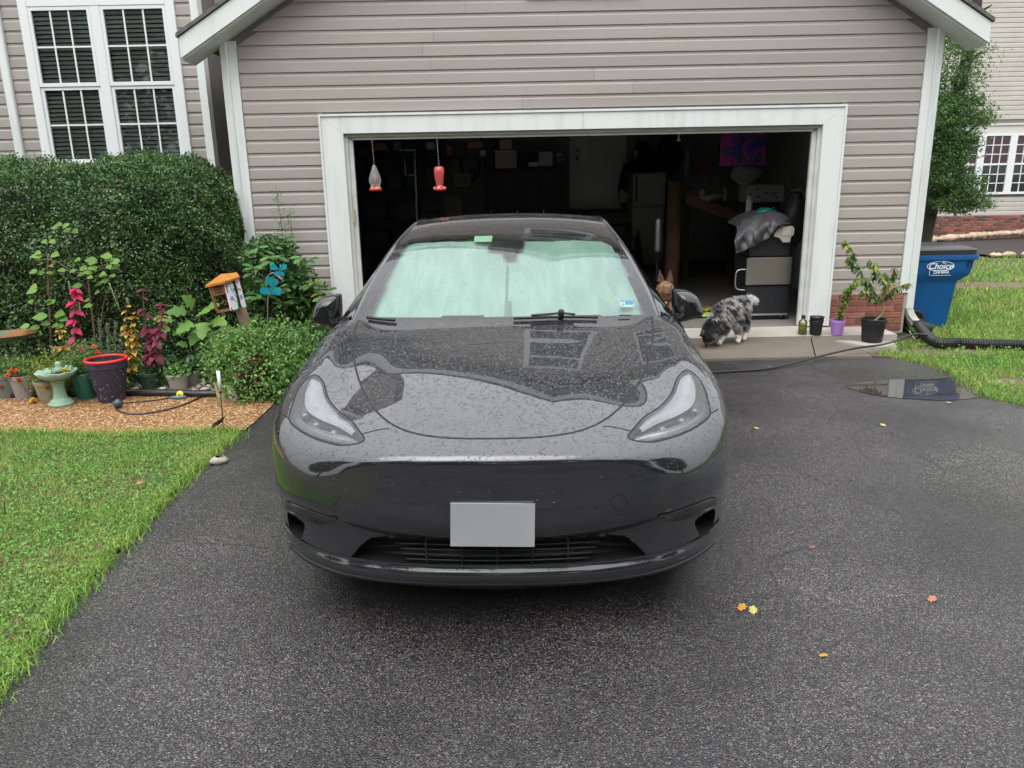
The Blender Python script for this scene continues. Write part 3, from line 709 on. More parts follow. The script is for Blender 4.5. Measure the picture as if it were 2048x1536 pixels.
# ---- headlamps
M_lens = bpy.data.materials.new('clear_lens'); M_lens.use_nodes = True
_n = M_lens.node_tree; _n.nodes.remove(_n.nodes['Principled BSDF'])
_t = _n.nodes.new('ShaderNodeBsdfTransparent'); _t.inputs[0].default_value = (.93, .94, .95, 1); _g = _n.nodes.new('ShaderNodeBsdfGlossy'); _g.inputs['Roughness'].default_value = .02
_f = _n.nodes.new('ShaderNodeFresnel'); _f.inputs[0].default_value = 1.55; _mx = _n.nodes.new('ShaderNodeMixShader')
_n.links.new(_f.outputs[0], _mx.inputs[0]); _n.links.new(_t.outputs[0], _mx.inputs[1]); _n.links.new(_g.outputs[0], _mx.inputs[2]); _n.links.new(_mx.outputs[0], _n.nodes['Material Output'].inputs[0])
def lampset(sgn):
    fl = (lambda P: P) if sgn > 0 else flip
    poly = lampR if sgn > 0 else lampL
    e = bpy.data.objects.new('headlight', None); link(e, car); WLOC[e] = WLOC[car]
    sel = inpoly(QC, poly); q = QF[sel]; u, inv = np.unique(q, return_inverse=True); Pu = PF[u]; Nu = grad(Pu); fq = inv.reshape(q.shape)
    nobj('lens', Pu, fq, M_lens, e, True, local=True)
    dp = .055
    nobj('housing', Pu - Nu * dp, fq, mat('lamp_housing_grey', (.22, .22, .225), .25, metal=.5, bump=.3, bs=60), e, True, local=True)
    # side wall of the bowl
    L = fl(lamp_r); NL = grad(L); n = len(L); V = np.concatenate([L - NL * .001, L - NL * dp]); i = np.arange(n); j = (i + 1) % n
    nobj('bowl_side', V, np.stack([i, j, j + n, i + n], 1), mat('lamp_bowl_silver', (.36, .365, .37), .3, metal=.4), e, True, local=True)
    ribbon('gasket', L, .007, M_seam, e, closed=True)
    def band(pxa, pxb, dep, m, nm, n=10, th=.012):
        A = trace(pxa, n); B = trace(pxb, n); A = A - grad(A) * dep; B = B - grad(B) * dep
        k = min(len(A), len(B)); A, B = fl(A[:k]), fl(B[:k]); V = []
        NA = grad(A)
        for t in np.linspace(0, 1, 6): V.append(A * (1 - t) + B * t + NA * th * math.sin(math.pi * t))
        V = np.concatenate(V); f = []
        for r_ in range(5):
            for i in range(k - 1): f.append((r_ * k + i, r_ * k + i + 1, (r_ + 1) * k + i + 1, (r_ + 1) * k + i))
        return nobj(nm, V, np.array(f), m, e, True, local=True)
    # bright blade along the inner upper edge
    band([(1374, 743), (1360, 752), (1349, 782), (1328, 808), (1296, 831), (1276, 852)], [(1389, 751), (1394, 774), (1388, 802), (1360, 822), (1318, 839), (1286, 857)], .018, M_light, 'light_guide')
    # lower silver strip sweeping from the inner tip to the outer corner
    band([(1266, 870), (1295, 856), (1340, 845), (1385, 829), (1413, 810)], [(1276, 877), (1302, 871), (1345, 862), (1390, 846), (1416, 827)], .025, M_chrome, 'reflector_strip')
    band([(1275, 858), (1292, 840), (1325, 828), (1360, 815)], [(1285, 863), (1300, 850), (1332, 838), (1366, 826)], .04, mat('lamp_inner_grey', (.05, .05, .055), .25, metal=.3), 'inner_trim', th=.006)
    for (px, py, rr) in ((1330, 848, .020), (1368, 832, .022), (1395, 812, .02)):
        P = trace([(px, py), (px + 1, py)], 1)[:1]; P = fl(P - grad(P) * .035)[0]
        b = MB(); b.lathe([(.0, .012), (rr * .5, .010), (rr * .9, .004), (rr, -.004), (rr, -.016)], tuple(P), 14, axis=(0, -1, .15)); b.build('projector_lens', mat('projector_glass', (.10, .10, .105), .06, coat=1), e, True, local=True)
lampset(1); lampset(-1)

# ---- lower grille, side intakes, winglets, plate
def recess(name, loop, dep, m, parent, vecd=None):
    L = np.asarray(loop); n = len(L); d = np.array(vecd if vecd is not None else [0, 1, 0]) * dep
    V = np.concatenate([L, L + d, (L + d).mean(0)[None]]); i = np.arange(n); j = (i + 1) % n
    f = [tuple(r) for r in np.stack([i, j, j + n, i + n], 1)] + [(n + a, n + b_, 2 * n) for a, b_ in zip(i, j)]
    o = bpy.data.objects.new(name, mesh_from(name, V, f, m)); link(o, parent); WLOC[o] = WLOC[car]; return o
ge = recess('lower_grille', gr_loop, .10, M_blackp, car)
yb = gr_loop[:, 1].min()
for k in range(5):
    zz = .305 + k * .021; wv = .34 + .012 * k
    b = MB(); b.tube([Vector((x, .075 + .16 * x * x, zz)) for x in np.linspace(-wv, wv, 15)], .0042, 6); b.build('grille_slat', M_blackp, ge, True, local=True)
for k in range(-2, 3):
    b = MB(); b.box((k * .13 - .003, .062, .295), (k * .13 + .003, .07, .40)); b.build('grille_post', M_blackp, ge, local=True)
for sgn in (1, -1):
    w_ = wi_r if sgn > 0 else flip(wi_r)
    recess('side_intake', w_, .09, M_seam, car, (-.35 * sgn, .9, 0))
    wl_px = [(1316, 1031), (1345, 1024), (1395, 1006), (1427, 995), (1426, 1011), (1400, 1026), (1375, 1035), (1345, 1040)]
    P = trace(wl_px, 5, True); P = P if sgn > 0 else flip(P); Np = grad(P); c = P.mean(0) + Np.mean(0) * .012; n = len(P)
    V = np.concatenate([P - Np * .004, P + Np * .006, c[None]]); i = np.arange(n); j = (i + 1) % n
    f = [tuple(r) for r in np.stack([i, j, j + n, i + n], 1)] + [(n + a, n + b_, 2 * n) for a, b_ in zip(i, j)]
    o = bpy.data.objects.new('winglet', mesh_from('winglet', V, f, M_gloss)); link(o, car); autosmooth(o, 50); WLOC[o] = WLOC[car]; ribbon('winglet_gap', P, .006, M_seam, o, .002, closed=True)
plc = [to_car(at(px, py, CO.y + .012)) for px, py in ((902, 1002), (1070, 1003), (1069, 1088), (902, 1087))]
b = MB(); b.prism([p + Vector((0, -.022, 0)) for p in plc], (0, .006, 0)); 
o = b.build('license_plate', mat('plain_grey_plate', (.30, .315, .325), .35, col2=(.335, .345, .35), vs=5), car, local=True)
b = MB(); c = sum(plc, Vector()) / 4; b.box((c.x - .15, -.003, c.z - .07), (c.x + .15, .05, c.z + .085), .005); b.build('plate_bracket', M_blackp, car, local=True)

# ---- body sides and tail
yg = np.arange(.30, 4.76, .02); zg = np.arange(.17, 1.08, .0125)
YY, ZZ = np.meshgrid(yg, zg, indexing='ij'); nY, nZ = YY.shape
for sgn in (1, -1):
    O = np.stack([np.full(YY.size, 1.2), YY.ravel(), ZZ.ravel()], 1)
    T = cast(O, np.array([-1., 0, 0]), 0, .5, .004, FF); P = O + np.array([-1., 0, 0]) * T[:, None] - np.array([.0006, 0, 0])
    okp = ~np.isnan(T) & (P[:, 0] + .22 * np.maximum(P[:, 2], .7) - 1.090 > -.002)
    okp |= ~np.isnan(T) & (P[:, 1] > 1.40)
    qd = (np.arange(nY - 1)[:, None] * nZ + np.arange(nZ - 1)[None, :]).ravel(); Q = np.stack([qd, qd + nZ, qd + nZ + 1, qd + 1], 1)
    Q = Q[okp[Q].all(1)]; C = P[Q].mean(1)
    for ya in (.87, 3.76): 
        keep = (C[:, 1] - ya) ** 2 + (C[:, 2] - .35) ** 2 > .375 ** 2; Q = Q[keep]; C = C[keep]
    if sgn < 0: P = flip(P)
    for nm, sel in (('fender_side', C[:, 1] < 1.42), ('front_door', (C[:, 1] >= 1.42) & (C[:, 1] < 2.5) & (C[:, 2] > .28)), ('rear_door', (C[:, 1] >= 2.5) & (C[:, 1] < 3.45) & (C[:, 2] > .28)), ('quarter_panel', C[:, 1] >= 3.45), ('sill_panel', (C[:, 1] >= 1.42) & (C[:, 1] < 3.45) & (C[:, 2] <= .28))):
        q = Q[sel]; u, inv = np.unique(q, return_inverse=True); nobj(nm, P[u], inv.reshape(q.shape), M_paint if nm != 'sill_panel' else M_blackp, car, True, local=True)
    for ya in (.87, 3.76):
        wz = .345; xw = sgn * .775
        b = MB(); b.lathe([(.20, -.12), (.30, -.115), (.335, -.09), (.345, -.05), (.345, .05), (.335, .09), (.30, .115), (.22, .12)], (xw, ya, wz), 40, axis=(sgn, 0, 0), cap=False)
        wh = b.build('wheel', M_tyre, car, True, local=True)
        b = MB(); b.lathe([(.0, .06), (.05, .07), (.08, .05), (.20, .06), (.225, .115), (.235, .11), (.23, .0), (.0, -.02)], (xw, ya, wz), 40, axis=(sgn, 0, 0), cap=False); b.build('rim', M_alloy, wh, True, local=True)
        b = MB(); V = []; n = 26
        for a in np.linspace(-.1, math.pi + .1, n):
            for xx in (.60, .895): V.append((sgn * xx, ya + .378 * math.cos(a), .35 + .378 * math.sin(a)))
        b.add(V, [(2 * i, 2 * i + 1, 2 * i + 3, 2 * i + 2) for i in range(n - 1)]); b.build('wheel_liner', M_blackp, car, local=True)
ux = np.linspace(-.84, .84, 31); b = MB(); b.prism([Vector((x, float(yp_f(np.array(abs(x)))) + .075 + .05 * abs(x), .185)) for x in ux] + [Vector((.84, 4.55, .185)), Vector((-.84, 4.55, .185))], (0, 0, .05)); b.build('underbody', M_seam, car, local=True)
b = MB(); b.prism([(-.80, 4.60, .25), (.80, 4.60, .25), (.80, 4.66, .95), (-.80, 4.66, .95)], (0, .07, 0)); b.build('tailgate', M_paint, car, local=True)
for sgn in (1, -1):
    b = MB(); b.box((sgn * .45, 4.735, .80), (sgn * .79, 4.75, .90), .006); b.build('tail_light', mat('red_lens', (.25, .01, .012), .1, coat=1), car, local=True)

# ---- greenhouse: (centre y, z) and edge (x, y, z) rows from cowl to tail
rows = [(1.10, .955, .80, 1.38, .945), (1.22, .992, .785, 1.42, .972), (1.45, 1.092, .752, 1.60, 1.075), (1.70, 1.200, .715, 1.82, 1.176), (1.95, 1.298, .677, 2.04, 1.268), (2.12, 1.355, .650, 2.20, 1.321), (2.35, 1.410, .622, 2.42, 1.373),
        (2.6, 1.438, .610, 2.65, 1.402), (2.9, 1.448, .605, 2.92, 1.412), (3.3, 1.437, .60, 3.3, 1.398), (3.8, 1.378, .585, 3.78, 1.33), (4.3, 1.245, .57, 4.25, 1.19), (4.62, 1.10, .56, 4.55, 1.04), (4.70, 1.0, .56, 4.66, .96)]
rr_ = np.array(rows); kk = np.arange(len(rows)); fs = [spl(kk, rr_[:, c]) for c in range(5)]
uu = np.linspace(0, len(rows) - 1, 190); tt = np.linspace(-1, 1, 81)
UU, TT = np.meshgrid(uu, tt, indexing='ij')
yc, zc_, xe, ye, ze = [f(UU) for f in fs]
GPX = xe * TT; GPY = yc + (ye - yc) * np.abs(TT) ** 2.2; GPZ = zc_ + (ze - zc_) * np.abs(TT) ** 2.4
GP = np.stack([GPX, GPY, GPZ], -1).reshape(-1, 3); nU, nT = UU.shape
gq = (np.arange(nU - 1)[:, None] * nT + np.arange(nT - 1)[None, :]).ravel(); GQ = np.stack([gq, gq + 1, gq + nT + 1, gq + nT], 1)
from mathutils.bvhtree import BVHTree
gbvh = BVHTree.FromPolygons([tuple(p) for p in GP], [tuple(q) for q in GQ])
def gtrace(pts, n=8, closed=False, off=0.):
    r_ = []
    for p in crv([(a[0], a[1], 0) for a in pts], n, closed):
        h = gbvh.ray_cast(Vector(CPL), CRI @ ray(p.x, p.y))
        if h[0] is not None:
            nn = h[1] if h[1].z > 0 else -h[1]; r_.append(h[0] + nn * off)
    return r_
# project face centres back to the picture to sort clear glass from the dark border
def proj(P):
    P = np.asarray(P); Rc = np.array(Matrix.Rotation(R(CYAW), 3, 'Z')); Wp = P @ Rc.T + np.array(CO); v = (Wp - np.array(CAM_POS)) @ np.array(CAM_R)
    return np.stack([1024 + F_PX * v[:, 0] / -v[:, 2], 768 - F_PX * v[:, 1] / -v[:, 2]], 1)
GC = GP[GQ].mean(1); GPXL = proj(GC)
clear_px = [(p.x, p.y) for p in crv([(742, 632, 0), (755, 594, 0), (778, 546, 0), (803, 500, 0), (818, 481, 0), (845, 474, 0), (920, 470, 0), (1015, 468, 0), (1110, 467, 0), (1185, 469, 0), (1215, 474, 0), (1232, 488, 0), (1250, 522, 0), (1268, 562, 0), (1284, 605, 0), (1290, 628, 0)], 6)] + [(1288, 630), (1015, 632), (745, 634)]
ws = GC[:, 1] < 2.55
clear = inpoly(GPXL, clear_px) & (GC[:, 1] < 2.3)
def gsub(name, sel, m, parent=car):
    q = GQ[sel]; u, inv = np.unique(q, return_inverse=True); return nobj(name, GP[u], inv.reshape(q.shape), m, parent, True, local=True)
M_wind = bpy.data.materials.new('green_tinted_windshield'); M_wind.use_nodes = True
_n = M_wind.node_tree; _n.nodes.remove(_n.nodes['Principled BSDF'])
_t = _n.nodes.new('ShaderNodeBsdfTransparent'); _t.inputs[0].default_value = (.70, .90, .815, 1); _g = _n.nodes.new('ShaderNodeBsdfGlossy'); _g.inputs['Roughness'].default_value = .015
_f = _n.nodes.new('ShaderNodeFresnel'); _f.inputs[0].default_value = 1.8; _mx = _n.nodes.new('ShaderNodeMixShader')
_n.links.new(_f.outputs[0], _mx.inputs[0]); _n.links.new(_t.outputs[0], _mx.inputs[1]); _n.links.new(_g.outputs[0], _mx.inputs[2]); _n.links.new(_mx.outputs[0], _n.nodes['Material Output'].inputs[0])
_tc = _n.nodes.new('ShaderNodeTexCoord'); _mp = _n.nodes.new('ShaderNodeMapping'); _mp.inputs['Scale'].default_value = (70, 5, 5); _n.links.new(_tc.outputs['Object'], _mp.inputs['Vector'])
_nz = _n.nodes.new('ShaderNodeTexNoise'); _nz.inputs['Scale'].default_value = 1; _nz.inputs['Detail'].default_value = 4; _n.links.new(_mp.outputs[0], _nz.inputs['Vector'])
_bp = _n.nodes.new('ShaderNodeBump'); _bp.inputs['Strength'].default_value = .12; _bp.inputs['Distance'].default_value = .004; _n.links.new(_nz.outputs['Fac'], _bp.inputs['Height']); _n.links.new(_bp.outputs[0], _g.inputs['Normal'])
o_ws = gsub('windshield', clear, M_wind)
gsub('windshield_border', ws & ~clear, M_frit, o_ws)
gsub('glass_roof', ~ws & (GC[:, 1] < 3.9), M_frit); gsub('rear_window', ~ws & (GC[:, 1] >= 3.9), M_frit)
# A pillars, roof rails, side glass
M_sglass = mat('dark_side_glass', (.006, .007, .007), .03, coat=.6)
ui = np.linspace(0, len(rows) - 1, 120); E = np.stack([fs[2](ui), fs[3](ui), fs[4](ui)], 1)
belt_x = spl([1.3, 1.6, 2.2, 3.4, 4.2, 4.7], [.865, .885, .895, .895, .85, .72]); belt_z = spl([1.3, 2.2, 3.4, 4.2, 4.7], [.955, .985, 1.0, 1.0, .965])
for sgn in (1, -1):
    n = len(E); cols = []
    bx = belt_x(E[:, 1] + .02); bz = np.minimum(belt_z(E[:, 1] + .02), E[:, 2] - .012)
    tw = np.clip((E[:, 2] - bz) / .12, 0.05, 1)
    prof = [(0, .001, .0), (0, .006, .007), (0, .022, .006), (0, .040, -.012), (0, .046, -.034)]
    for (_, dx, dz) in prof: cols.append(np.stack([E[:, 0] + dx * (.5 + .5 * tw), E[:, 1] + dx * .8, E[:, 2] + dz], 1))
    last = cols[-1]; V = np.concatenate(cols); V[:, 0] *= sgn; k = len(cols)
    f = [(c * n + i, c * n + i + 1, (c + 1) * n + i + 1, (c + 1) * n + i) for c in range(k - 1) for i in range(n - 1)]
    nobj('roof_rail', V, np.array(f), M_paint, car, True, local=True)
    q = []
    for t in np.linspace(0, 1, 5): q.append(np.stack([last[:, 0] * (1 - t) + bx * t + .02 * math.sin(math.pi * t), last[:, 1], last[:, 2] * (1 - t) + bz * t], 1))
    V = np.concatenate(q); V[:, 0] *= sgn
    f = [(c * n + i, c * n + i + 1, (c + 1) * n + i + 1, (c + 1) * n + i) for c in range(4) for i in range(n - 1)]
    nobj('side_window', V, np.array(f), M_sglass, car, True, local=True)
    gp_ = gtrace([(1311, 640), (1296, 598), (1278, 553), (1258, 508), (1240, 472), (1222, 450)], 8, False, .001)
    if sgn > 0: apx = gp_
    V = [Vector((p.x * sgn, p.y, p.z)) for p in apx]
# fresh shoulder between belt and body (closes the gap under the side glass)
for sgn in (1, -1):
    yy = np.linspace(1.25, 4.7, 60); a = np.stack([belt_x(yy) * sgn, yy, belt_z(yy) - .004], 1); c_ = np.stack([(belt_x(yy) - .09) * sgn, yy, belt_z(yy) - .012], 1)
    d_ = np.stack([(belt_x(yy) + .05) * sgn, yy, belt_z(yy) - .05], 1); V = np.concatenate([c_, a, d_]); n = 60
    nobj('belt_moulding', V, np.array([(c * n + i, c * n + i + 1, (c + 1) * n + i + 1, (c + 1) * n + i) for c in range(2) for i in range(n - 1)]), M_paint, car, True, local=True)
# cowl behind the hood
V = []
for t in np.linspace(-1, 1, 41): V += [(t * .80, 1.20 + .16 * t * t, .955 - .02 * t * t), (t * .80, 1.02 + .16 * t * t, .90)]
nobj('cowl', np.array(V), np.array([(2 * i, 2 * i + 1, 2 * i + 3, 2 * i + 2) for i in range(40)]), M_blackp, car, True, local=True)

# ---- windscreen furniture
def glass_patch(name, px, dep, m, parent, th=.004, n=6):
    P = gtrace(px, n, False, -dep); n_ = len(P); b = MB(); b.add(P + [p + Vector((0, .004, -.004)) for p in P], [tuple(range(n_)), tuple(range(2 * n_ - 1, n_ - 1, -1))] + [(i, (i + 1) % n_, n_ + (i + 1) % n_, n_ + i) for i in range(n_)])
    return b.build(name, m, parent, local=True)
# folding sunshade in two panels, a little behind the glass
M_shade = mat('silver_sunshade_foil', (.54, .56, .56), .5, metal=.1, bump=.4, bs=9, col2=(.43, .46, .46), vs=6, stretch=(3, .6, .6))
def shade_panel(pxl, k=0):
    px = [(p.x, p.y) for p in crv([(a, b_, 0) for a, b_ in pxl], 6, True)]
    sel = inpoly(GPXL, px) & (GC[:, 1] < 2.35); q = GQ[sel]; u, inv = np.unique(q, return_inverse=True)
    P = GP[u].copy(); xx = P[:, 0]; P[:, 1] += .05 + k * .02 + .020 * np.abs(np.sin(xx * 13 + k)) + .008 * np.sin(xx * 41 + P[:, 2] * 9 + 3 * k) + .03 * np.exp(-(xx / .05) ** 2); P[:, 2] -= .012 
    return nobj('sunshade_panel', P, inv.reshape(q.shape), M_shade, sh_, True, local=True)
sh_ = bpy.data.objects.new('sunshade', None); link(sh_, car); WLOC[sh_] = WLOC[car]
shade_panel([(722, 650), (748, 596), (772, 545), (798, 500), (820, 486), (870, 482), (940, 480), (985, 480), (1008, 490), (1017, 560), (1020, 620), (1016, 648), (900, 654), (800, 656)])
shade_panel([(1010, 620), (1009, 560), (1010, 500), (1024, 482), (1100, 480), (1170, 479), (1214, 484), (1240, 510), (1262, 556), (1282, 602), (1296, 645), (1180, 652), (1080, 654), (1018, 648)])
V = GP[GQ[(GC[:, 1] < 2.5) & (GC[:, 1] > 1.25)]]
# dark boxes added behind the glass to block light through the cabin
b = MB(); b.box((-.72, 1.7, .55), (.72, 1.76, 1.02)); b.box((-.6, 2.3, .55), (.6, 2.36, 1.28)); b.build('cabin_light_block', M_blackp, car, local=True)
for sgn in (1, -1):
    b = MB(); b.box((sgn * .18, 2.5, .5), (sgn * .62, 2.64, 1.10), .04); b.box((sgn * .28, 2.55, 1.11), (sgn * .52, 2.63, 1.28), .03); b.build('seat', mat('black_seat', (.02, .02, .02), .6), car, True, local=True)
glass_patch('camera_pod', [(984, 471), (1050, 468), (1046, 492), (1036, 496), (1031, 512), (1012, 514), (1003, 497), (974, 494)], .008, mat('pod_black', (.02, .02, .022), .25), o_ws, n=1)
glass_patch('toll_tag', [(949, 471), (985, 470), (983, 482), (948, 482)], .004, mat('pale_plastic', (.62, .70, .55), .4), o_ws, n=1)
st = glass_patch('inspection_sticker', [(1240, 600), (1266, 600), (1269, 606), (1266, 613), (1242, 613)], .002, mat('white_sticker', (.70, .80, .85), .5), o_ws, n=1)
glass_patch('sticker_print', [(1250, 600.5), (1265.5, 600.5), (1268, 606), (1265, 609), (1251, 609)], .0012, mat('blue_print', (.05, .25, .62), .5), st, n=1)
glass_patch('sticker_print', [(1240.6, 600.4), (1249, 600.4), (1249, 603), (1240.8, 603)], .0012, MATS['blue_print'], st, n=1)
glass_patch('sticker_number', [(1244.5, 606), (1247.5, 606), (1247.5, 611), (1244.5, 611)], .0012, mat('grey_print', (.2, .22, .25), .5), st, n=1)
# wipers
def wiper(px, rad, nm='wiper'):
    P = [p + Vector((0, -.006, .012)) for p in gtrace(px, 5)]; b = MB(); b.tube(P, rad, 8); return b.build(nm, M_blackp, car, True, local=True)
w1 = wiper([(1027, 641), (1060, 640), (1100, 638.5), (1150, 638), (1195, 639)], .007)
P = [p + Vector((0, -.018, .022)) for p in gtrace([(1062, 638), (1095, 636), (1122, 634), (1150, 636)], 5)]; b = MB(); b.tube(P, [.004] + [.006] * (len(P) - 2) + [.004], 8); b.build('wiper_arm', M_gloss, w1, True, local=True)
b = MB(); c = P[len(P) * 2 // 3]; b.lathe([(.0, .02), (.012, .018), (.016, .008), (.016, -.02)], tuple(c), 12); b.build('wiper_knuckle', M_blackp, w1, True, local=True)
w2 = wiper([(735, 639), (760, 642), (790, 644.5)], .008)
wiper([(1238, 635), (1262, 634.5)], .003, 'washer_line')

# ---- door mirrors
def mirror(sgn):
    e = bpy.data.objects.new('door_mirror', None); link(e, car); WLOC[e] = WLOC[car]
    out_px = [(1346, 586), (1349, 579), (1360, 577.5), (1376, 580), (1389, 588), (1397, 602), (1402, 618), (1403, 626), (1394, 631), (1372, 636), (1350, 641), (1346, 632)]
    Ym = 1.62; loop = [to_car(at(px, py, CO.y + Ym)) for px, py in [(p.x, p.y) for p in crv([(a, b_, 0) for a, b_ in out_px], 4, True)]]
    c = sum(loop, Vector()) / len(loop); n = len(loop); V = []; Fc = []
    for s_, dy in ((.90, .085), (.97, .08), (1.0, .05), (1.0, .0), (.965, -.03), (.88, -.055), (.70, -.078), (.42, -.09), (.12, -.094)):
        for p in loop:
            q = c + (p - c) * s_; V.append(Vector((q.x * sgn, Ym + dy + .06 * (abs(q.x) - abs(c.x)), q.z)))
    m_ = 9
    for k in range(m_ - 1):
        for i in range(n): Fc.append((k * n + i, k * n + (i + 1) % n, (k + 1) * n + (i + 1) % n, (k + 1) * n + i))
    Fc.append(tuple((m_ - 1) * n + i for i in range(n)))
    b = MB(); b.add(V, Fc); o = b.build('mirror_shell', M_gloss, e, True, local=True)
    b = MB(); b.add(V[:n], [tuple(range(n))]); b.build('mirror_glass', mat('mirror_silver', (.8, .8, .8), .02, metal=1), e, local=True)
    arm = [(1400, 628.5), (1372, 634.5), (1346, 640), (1326, 644), (1316, 647)]
    P = [to_car(at(px, py, CO.y + y)) for (px, py), y in zip(arm, (1.60, 1.61, 1.62, 1.63, 1.66))]; P = [Vector((p.x * sgn, p.y, p.z)) for p in P]; V = []; Fc = []
    for i, p in enumerate(P):
        h = (.010, .014, .016, .019, .022)[i]
        V += [p + Vector((0, -.05, -h * .2)), p + Vector((0, -.03, h)), p + Vector((0, .07, h)), p + Vector((0, .07, -h)), p + Vector((0, -.03, -h))]
    for i in range(len(P) - 1):
        for k in range(5): Fc.append((i * 5 + k, i * 5 + (k + 1) % 5, i * 5 + 5 + (k + 1) % 5, i * 5 + 5 + k))
    b = MB(); b.add(V, Fc + [tuple(range(5)), tuple(range(20, 25))]); b.build('mirror_arm', M_gloss, e, local=True)
mirror(1); mirror(-1)

# ---- rain: beads of water on paint and glass, one mesh of small domes
M_water = mat('rain_beads', (.016, .0165, .019), .25, metal=.3, coat=1., coat_r=0.)
M_waterg = M_lens
def domes(P, N, r, flat=.45, el=1.0):
    """low domes: centre + 2 rings of 7"""
    n = len(P); k = 7; A = unit(np.cross(N, np.array([[0.3, 1, .2]]))); B = np.cross(N, A); ang = rng.uniform(0, 6.28, n)
    V = [P + N * (r * flat)[:, None]]; 
    for f_, h_ in ((.62, .78), (1.0, -.05)):
        for j in range(k):
            a = ang + 2 * math.pi * j / k; V.append(P + (A * np.cos(a)[:, None] * el + B * np.sin(a)[:, None]) * (r * f_)[:, None] + N * (r * flat * h_)[:, None])
    V = np.stack(V, 1).reshape(-1, 3); m_ = 1 + 2 * k; i = np.arange(n)[:, None] * m_; Q = []
    for j in range(k):
        jn = (j + 1) % k; Q.append(i + np.array([[0, 1 + j, 1 + jn]])); Q.append(i + np.array([[1 + j, 1 + k + j, 1 + k + jn]])); Q.append(i + np.array([[1 + j, 1 + k + jn, 1 + jn]]))
    return V, np.concatenate(Q)
def scatter(Pq, n, lo, hi, wgt=None, pw=2.2):
    """random points on quads Pq (m,4,3), weighted by area"""
    ar = np.linalg.norm(np.cross(Pq[:, 1] - Pq[:, 0], Pq[:, 3] - Pq[:, 0]), axis=1)
    if wgt is not None: ar = ar * wgt
    idx = rng.choice(len(Pq), n, p=ar / ar.sum()); u = rng.random(n)[:, None]; v = rng.random(n)[:, None]; q = Pq[idx]
    P = q[:, 0] * (1 - u) * (1 - v) + q[:, 1] * u * (1 - v) + q[:, 2] * u * v + q[:, 3] * (1 - u) * v
    N_ = np.cross(q[:, 1] - q[:, 0], q[:, 3] - q[:, 0]); N_ = unit(N_); N_ *= np.sign(N_[:, 2:3] + 1e-6)
    return P, N_, lo + (hi - lo) * rng.random(n) ** pw
sel = rest | in_h
up = grad(QP)[:, 2]; wgt = np.clip(up, .08, 1) ** 1.5 * np.where(QP[:, 2] < .45, .12, 1)
P, N_, r_ = scatter(PF[QF[sel]], 16000, .0010, .0034, wgt[sel], 1.7); N_ = grad(P)
V, Q = domes(P, N_, r_, .34); nobj('rain_beads', V, Q, M_water, o_hood, True, 3, local=True)['kind'] = 'stuff'
P, N_, r_ = scatter(PF[QF[rest | in_h | in_l]], 17000, .0014, .0052, wgt[rest | in_h | in_l], 1.9); N_ = grad(P)
V, Q = domes(P, N_, r_, .42); nobj('rain_beads', V, Q, M_waterg, o_hood, True, 3, local=True)['kind'] = 'stuff'
selg = GC[:, 1] < 2.9
P, N_, r_ = scatter(GP[GQ[selg]], 15000, .0013, .0038)
V, Q = domes(P, N_, r_, .38); nobj('rain_beads', V, Q, M_waterg, o_ws, True, 3, local=True)['kind'] = 'stuff'
# ================================================================== GARAGE INTERIOR
M_dry = mat('grey_drywall', (.32, .33, .33), .85, col2=(.38, .39, .39), vs=2)
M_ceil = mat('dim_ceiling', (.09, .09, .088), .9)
IX0, IX1, IY1 = -2.6, 4.1, 15.0
b = MB(); b.box((IX0 - .1, GY + .145, 0), (IX0, IY1, 3.0)); b.build('garage_inner_wall', M_dry, house)
b = MB(); b.box((IX1, GY + .145, 0), (IX1 + .14, IY1, 3.0)); b.build('garage_inner_wall', M_dry, house)
b = MB(); b.box((IX0 - .1, IY1, 0), (IX1 + .14, IY1 + .12, 3.0)); b.build('garage_back_wall', M_dry, house)
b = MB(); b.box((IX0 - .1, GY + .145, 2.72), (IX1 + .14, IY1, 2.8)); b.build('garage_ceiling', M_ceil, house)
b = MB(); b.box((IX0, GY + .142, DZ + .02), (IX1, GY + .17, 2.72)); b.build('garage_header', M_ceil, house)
b = MB()
for k in range(5): b.box((DX0 - .05, GY + .40 + k * .53, 2.30 + .02 * k), (DX1 + .05, GY + .40 + k * .53 + .52, 2.345 + .02 * k))
b.build('raised_garage_door', M_whited, house)
def pbox(name, px0, py0, px1, py1, Y, dep, m, label, cat, bev=.006, group=None, parent=None, yaw=0):
    """upright box whose front face spans the given pixels at distance Y"""
    pm = (px0 + px1) / 2, (py0 + py1) / 2
    xl, xr = at(px0, pm[1], Y).x, at(px1, pm[1], Y).x; zt, zb = at(pm[0], py0, Y).z, at(pm[0], py1, Y).z
    q = MB(); q.box((xl, Y, zb), (xr, Y + dep, zt), min(bev, abs(xr - xl) * .2, abs(zt - zb) * .2))
    o = q.build(name, m, parent)
    return tag(o, label, cat, group) if label else o
BW = 14.98
# six panel door raised above the floor, on a landing
M_groove = mat('door_groove_shade', (.30, .31, .31), .6)
dr = thing('interior_door', at(1193, 418, BW), 'dim white six panel door at the back of the garage', 'door')
M_door = mat('dim_white_paint', (.78, .79, .79), .5)
p0, p1 = at(1147, 418, BW), at(1240, 418, BW); zt = p0.z + 2.02
q = MB(); q.box((p0.x, BW - .05, p0.z), (p1.x, BW - .002, zt)); q.build('door_leaf', M_door, dr)
W_ = p1.x - p0.x
for cx in (.27, .73):
    for z0, z1 in ((.12, .62), (.74, 1.38), (1.50, 1.86)):
        q = MB(); x = p0.x + W_ * cx; h = W_ * .15
        q.box((x - h, BW - .0515, p0.z + z0), (x + h, BW - .0505, p0.z + z1)); q.box((x - h * .74, BW - .075, p0.z + z0 + .05), (x + h * .74, BW - .0518, p0.z + z1 - .05), .012); q.build('door_panel', M_door, dr)
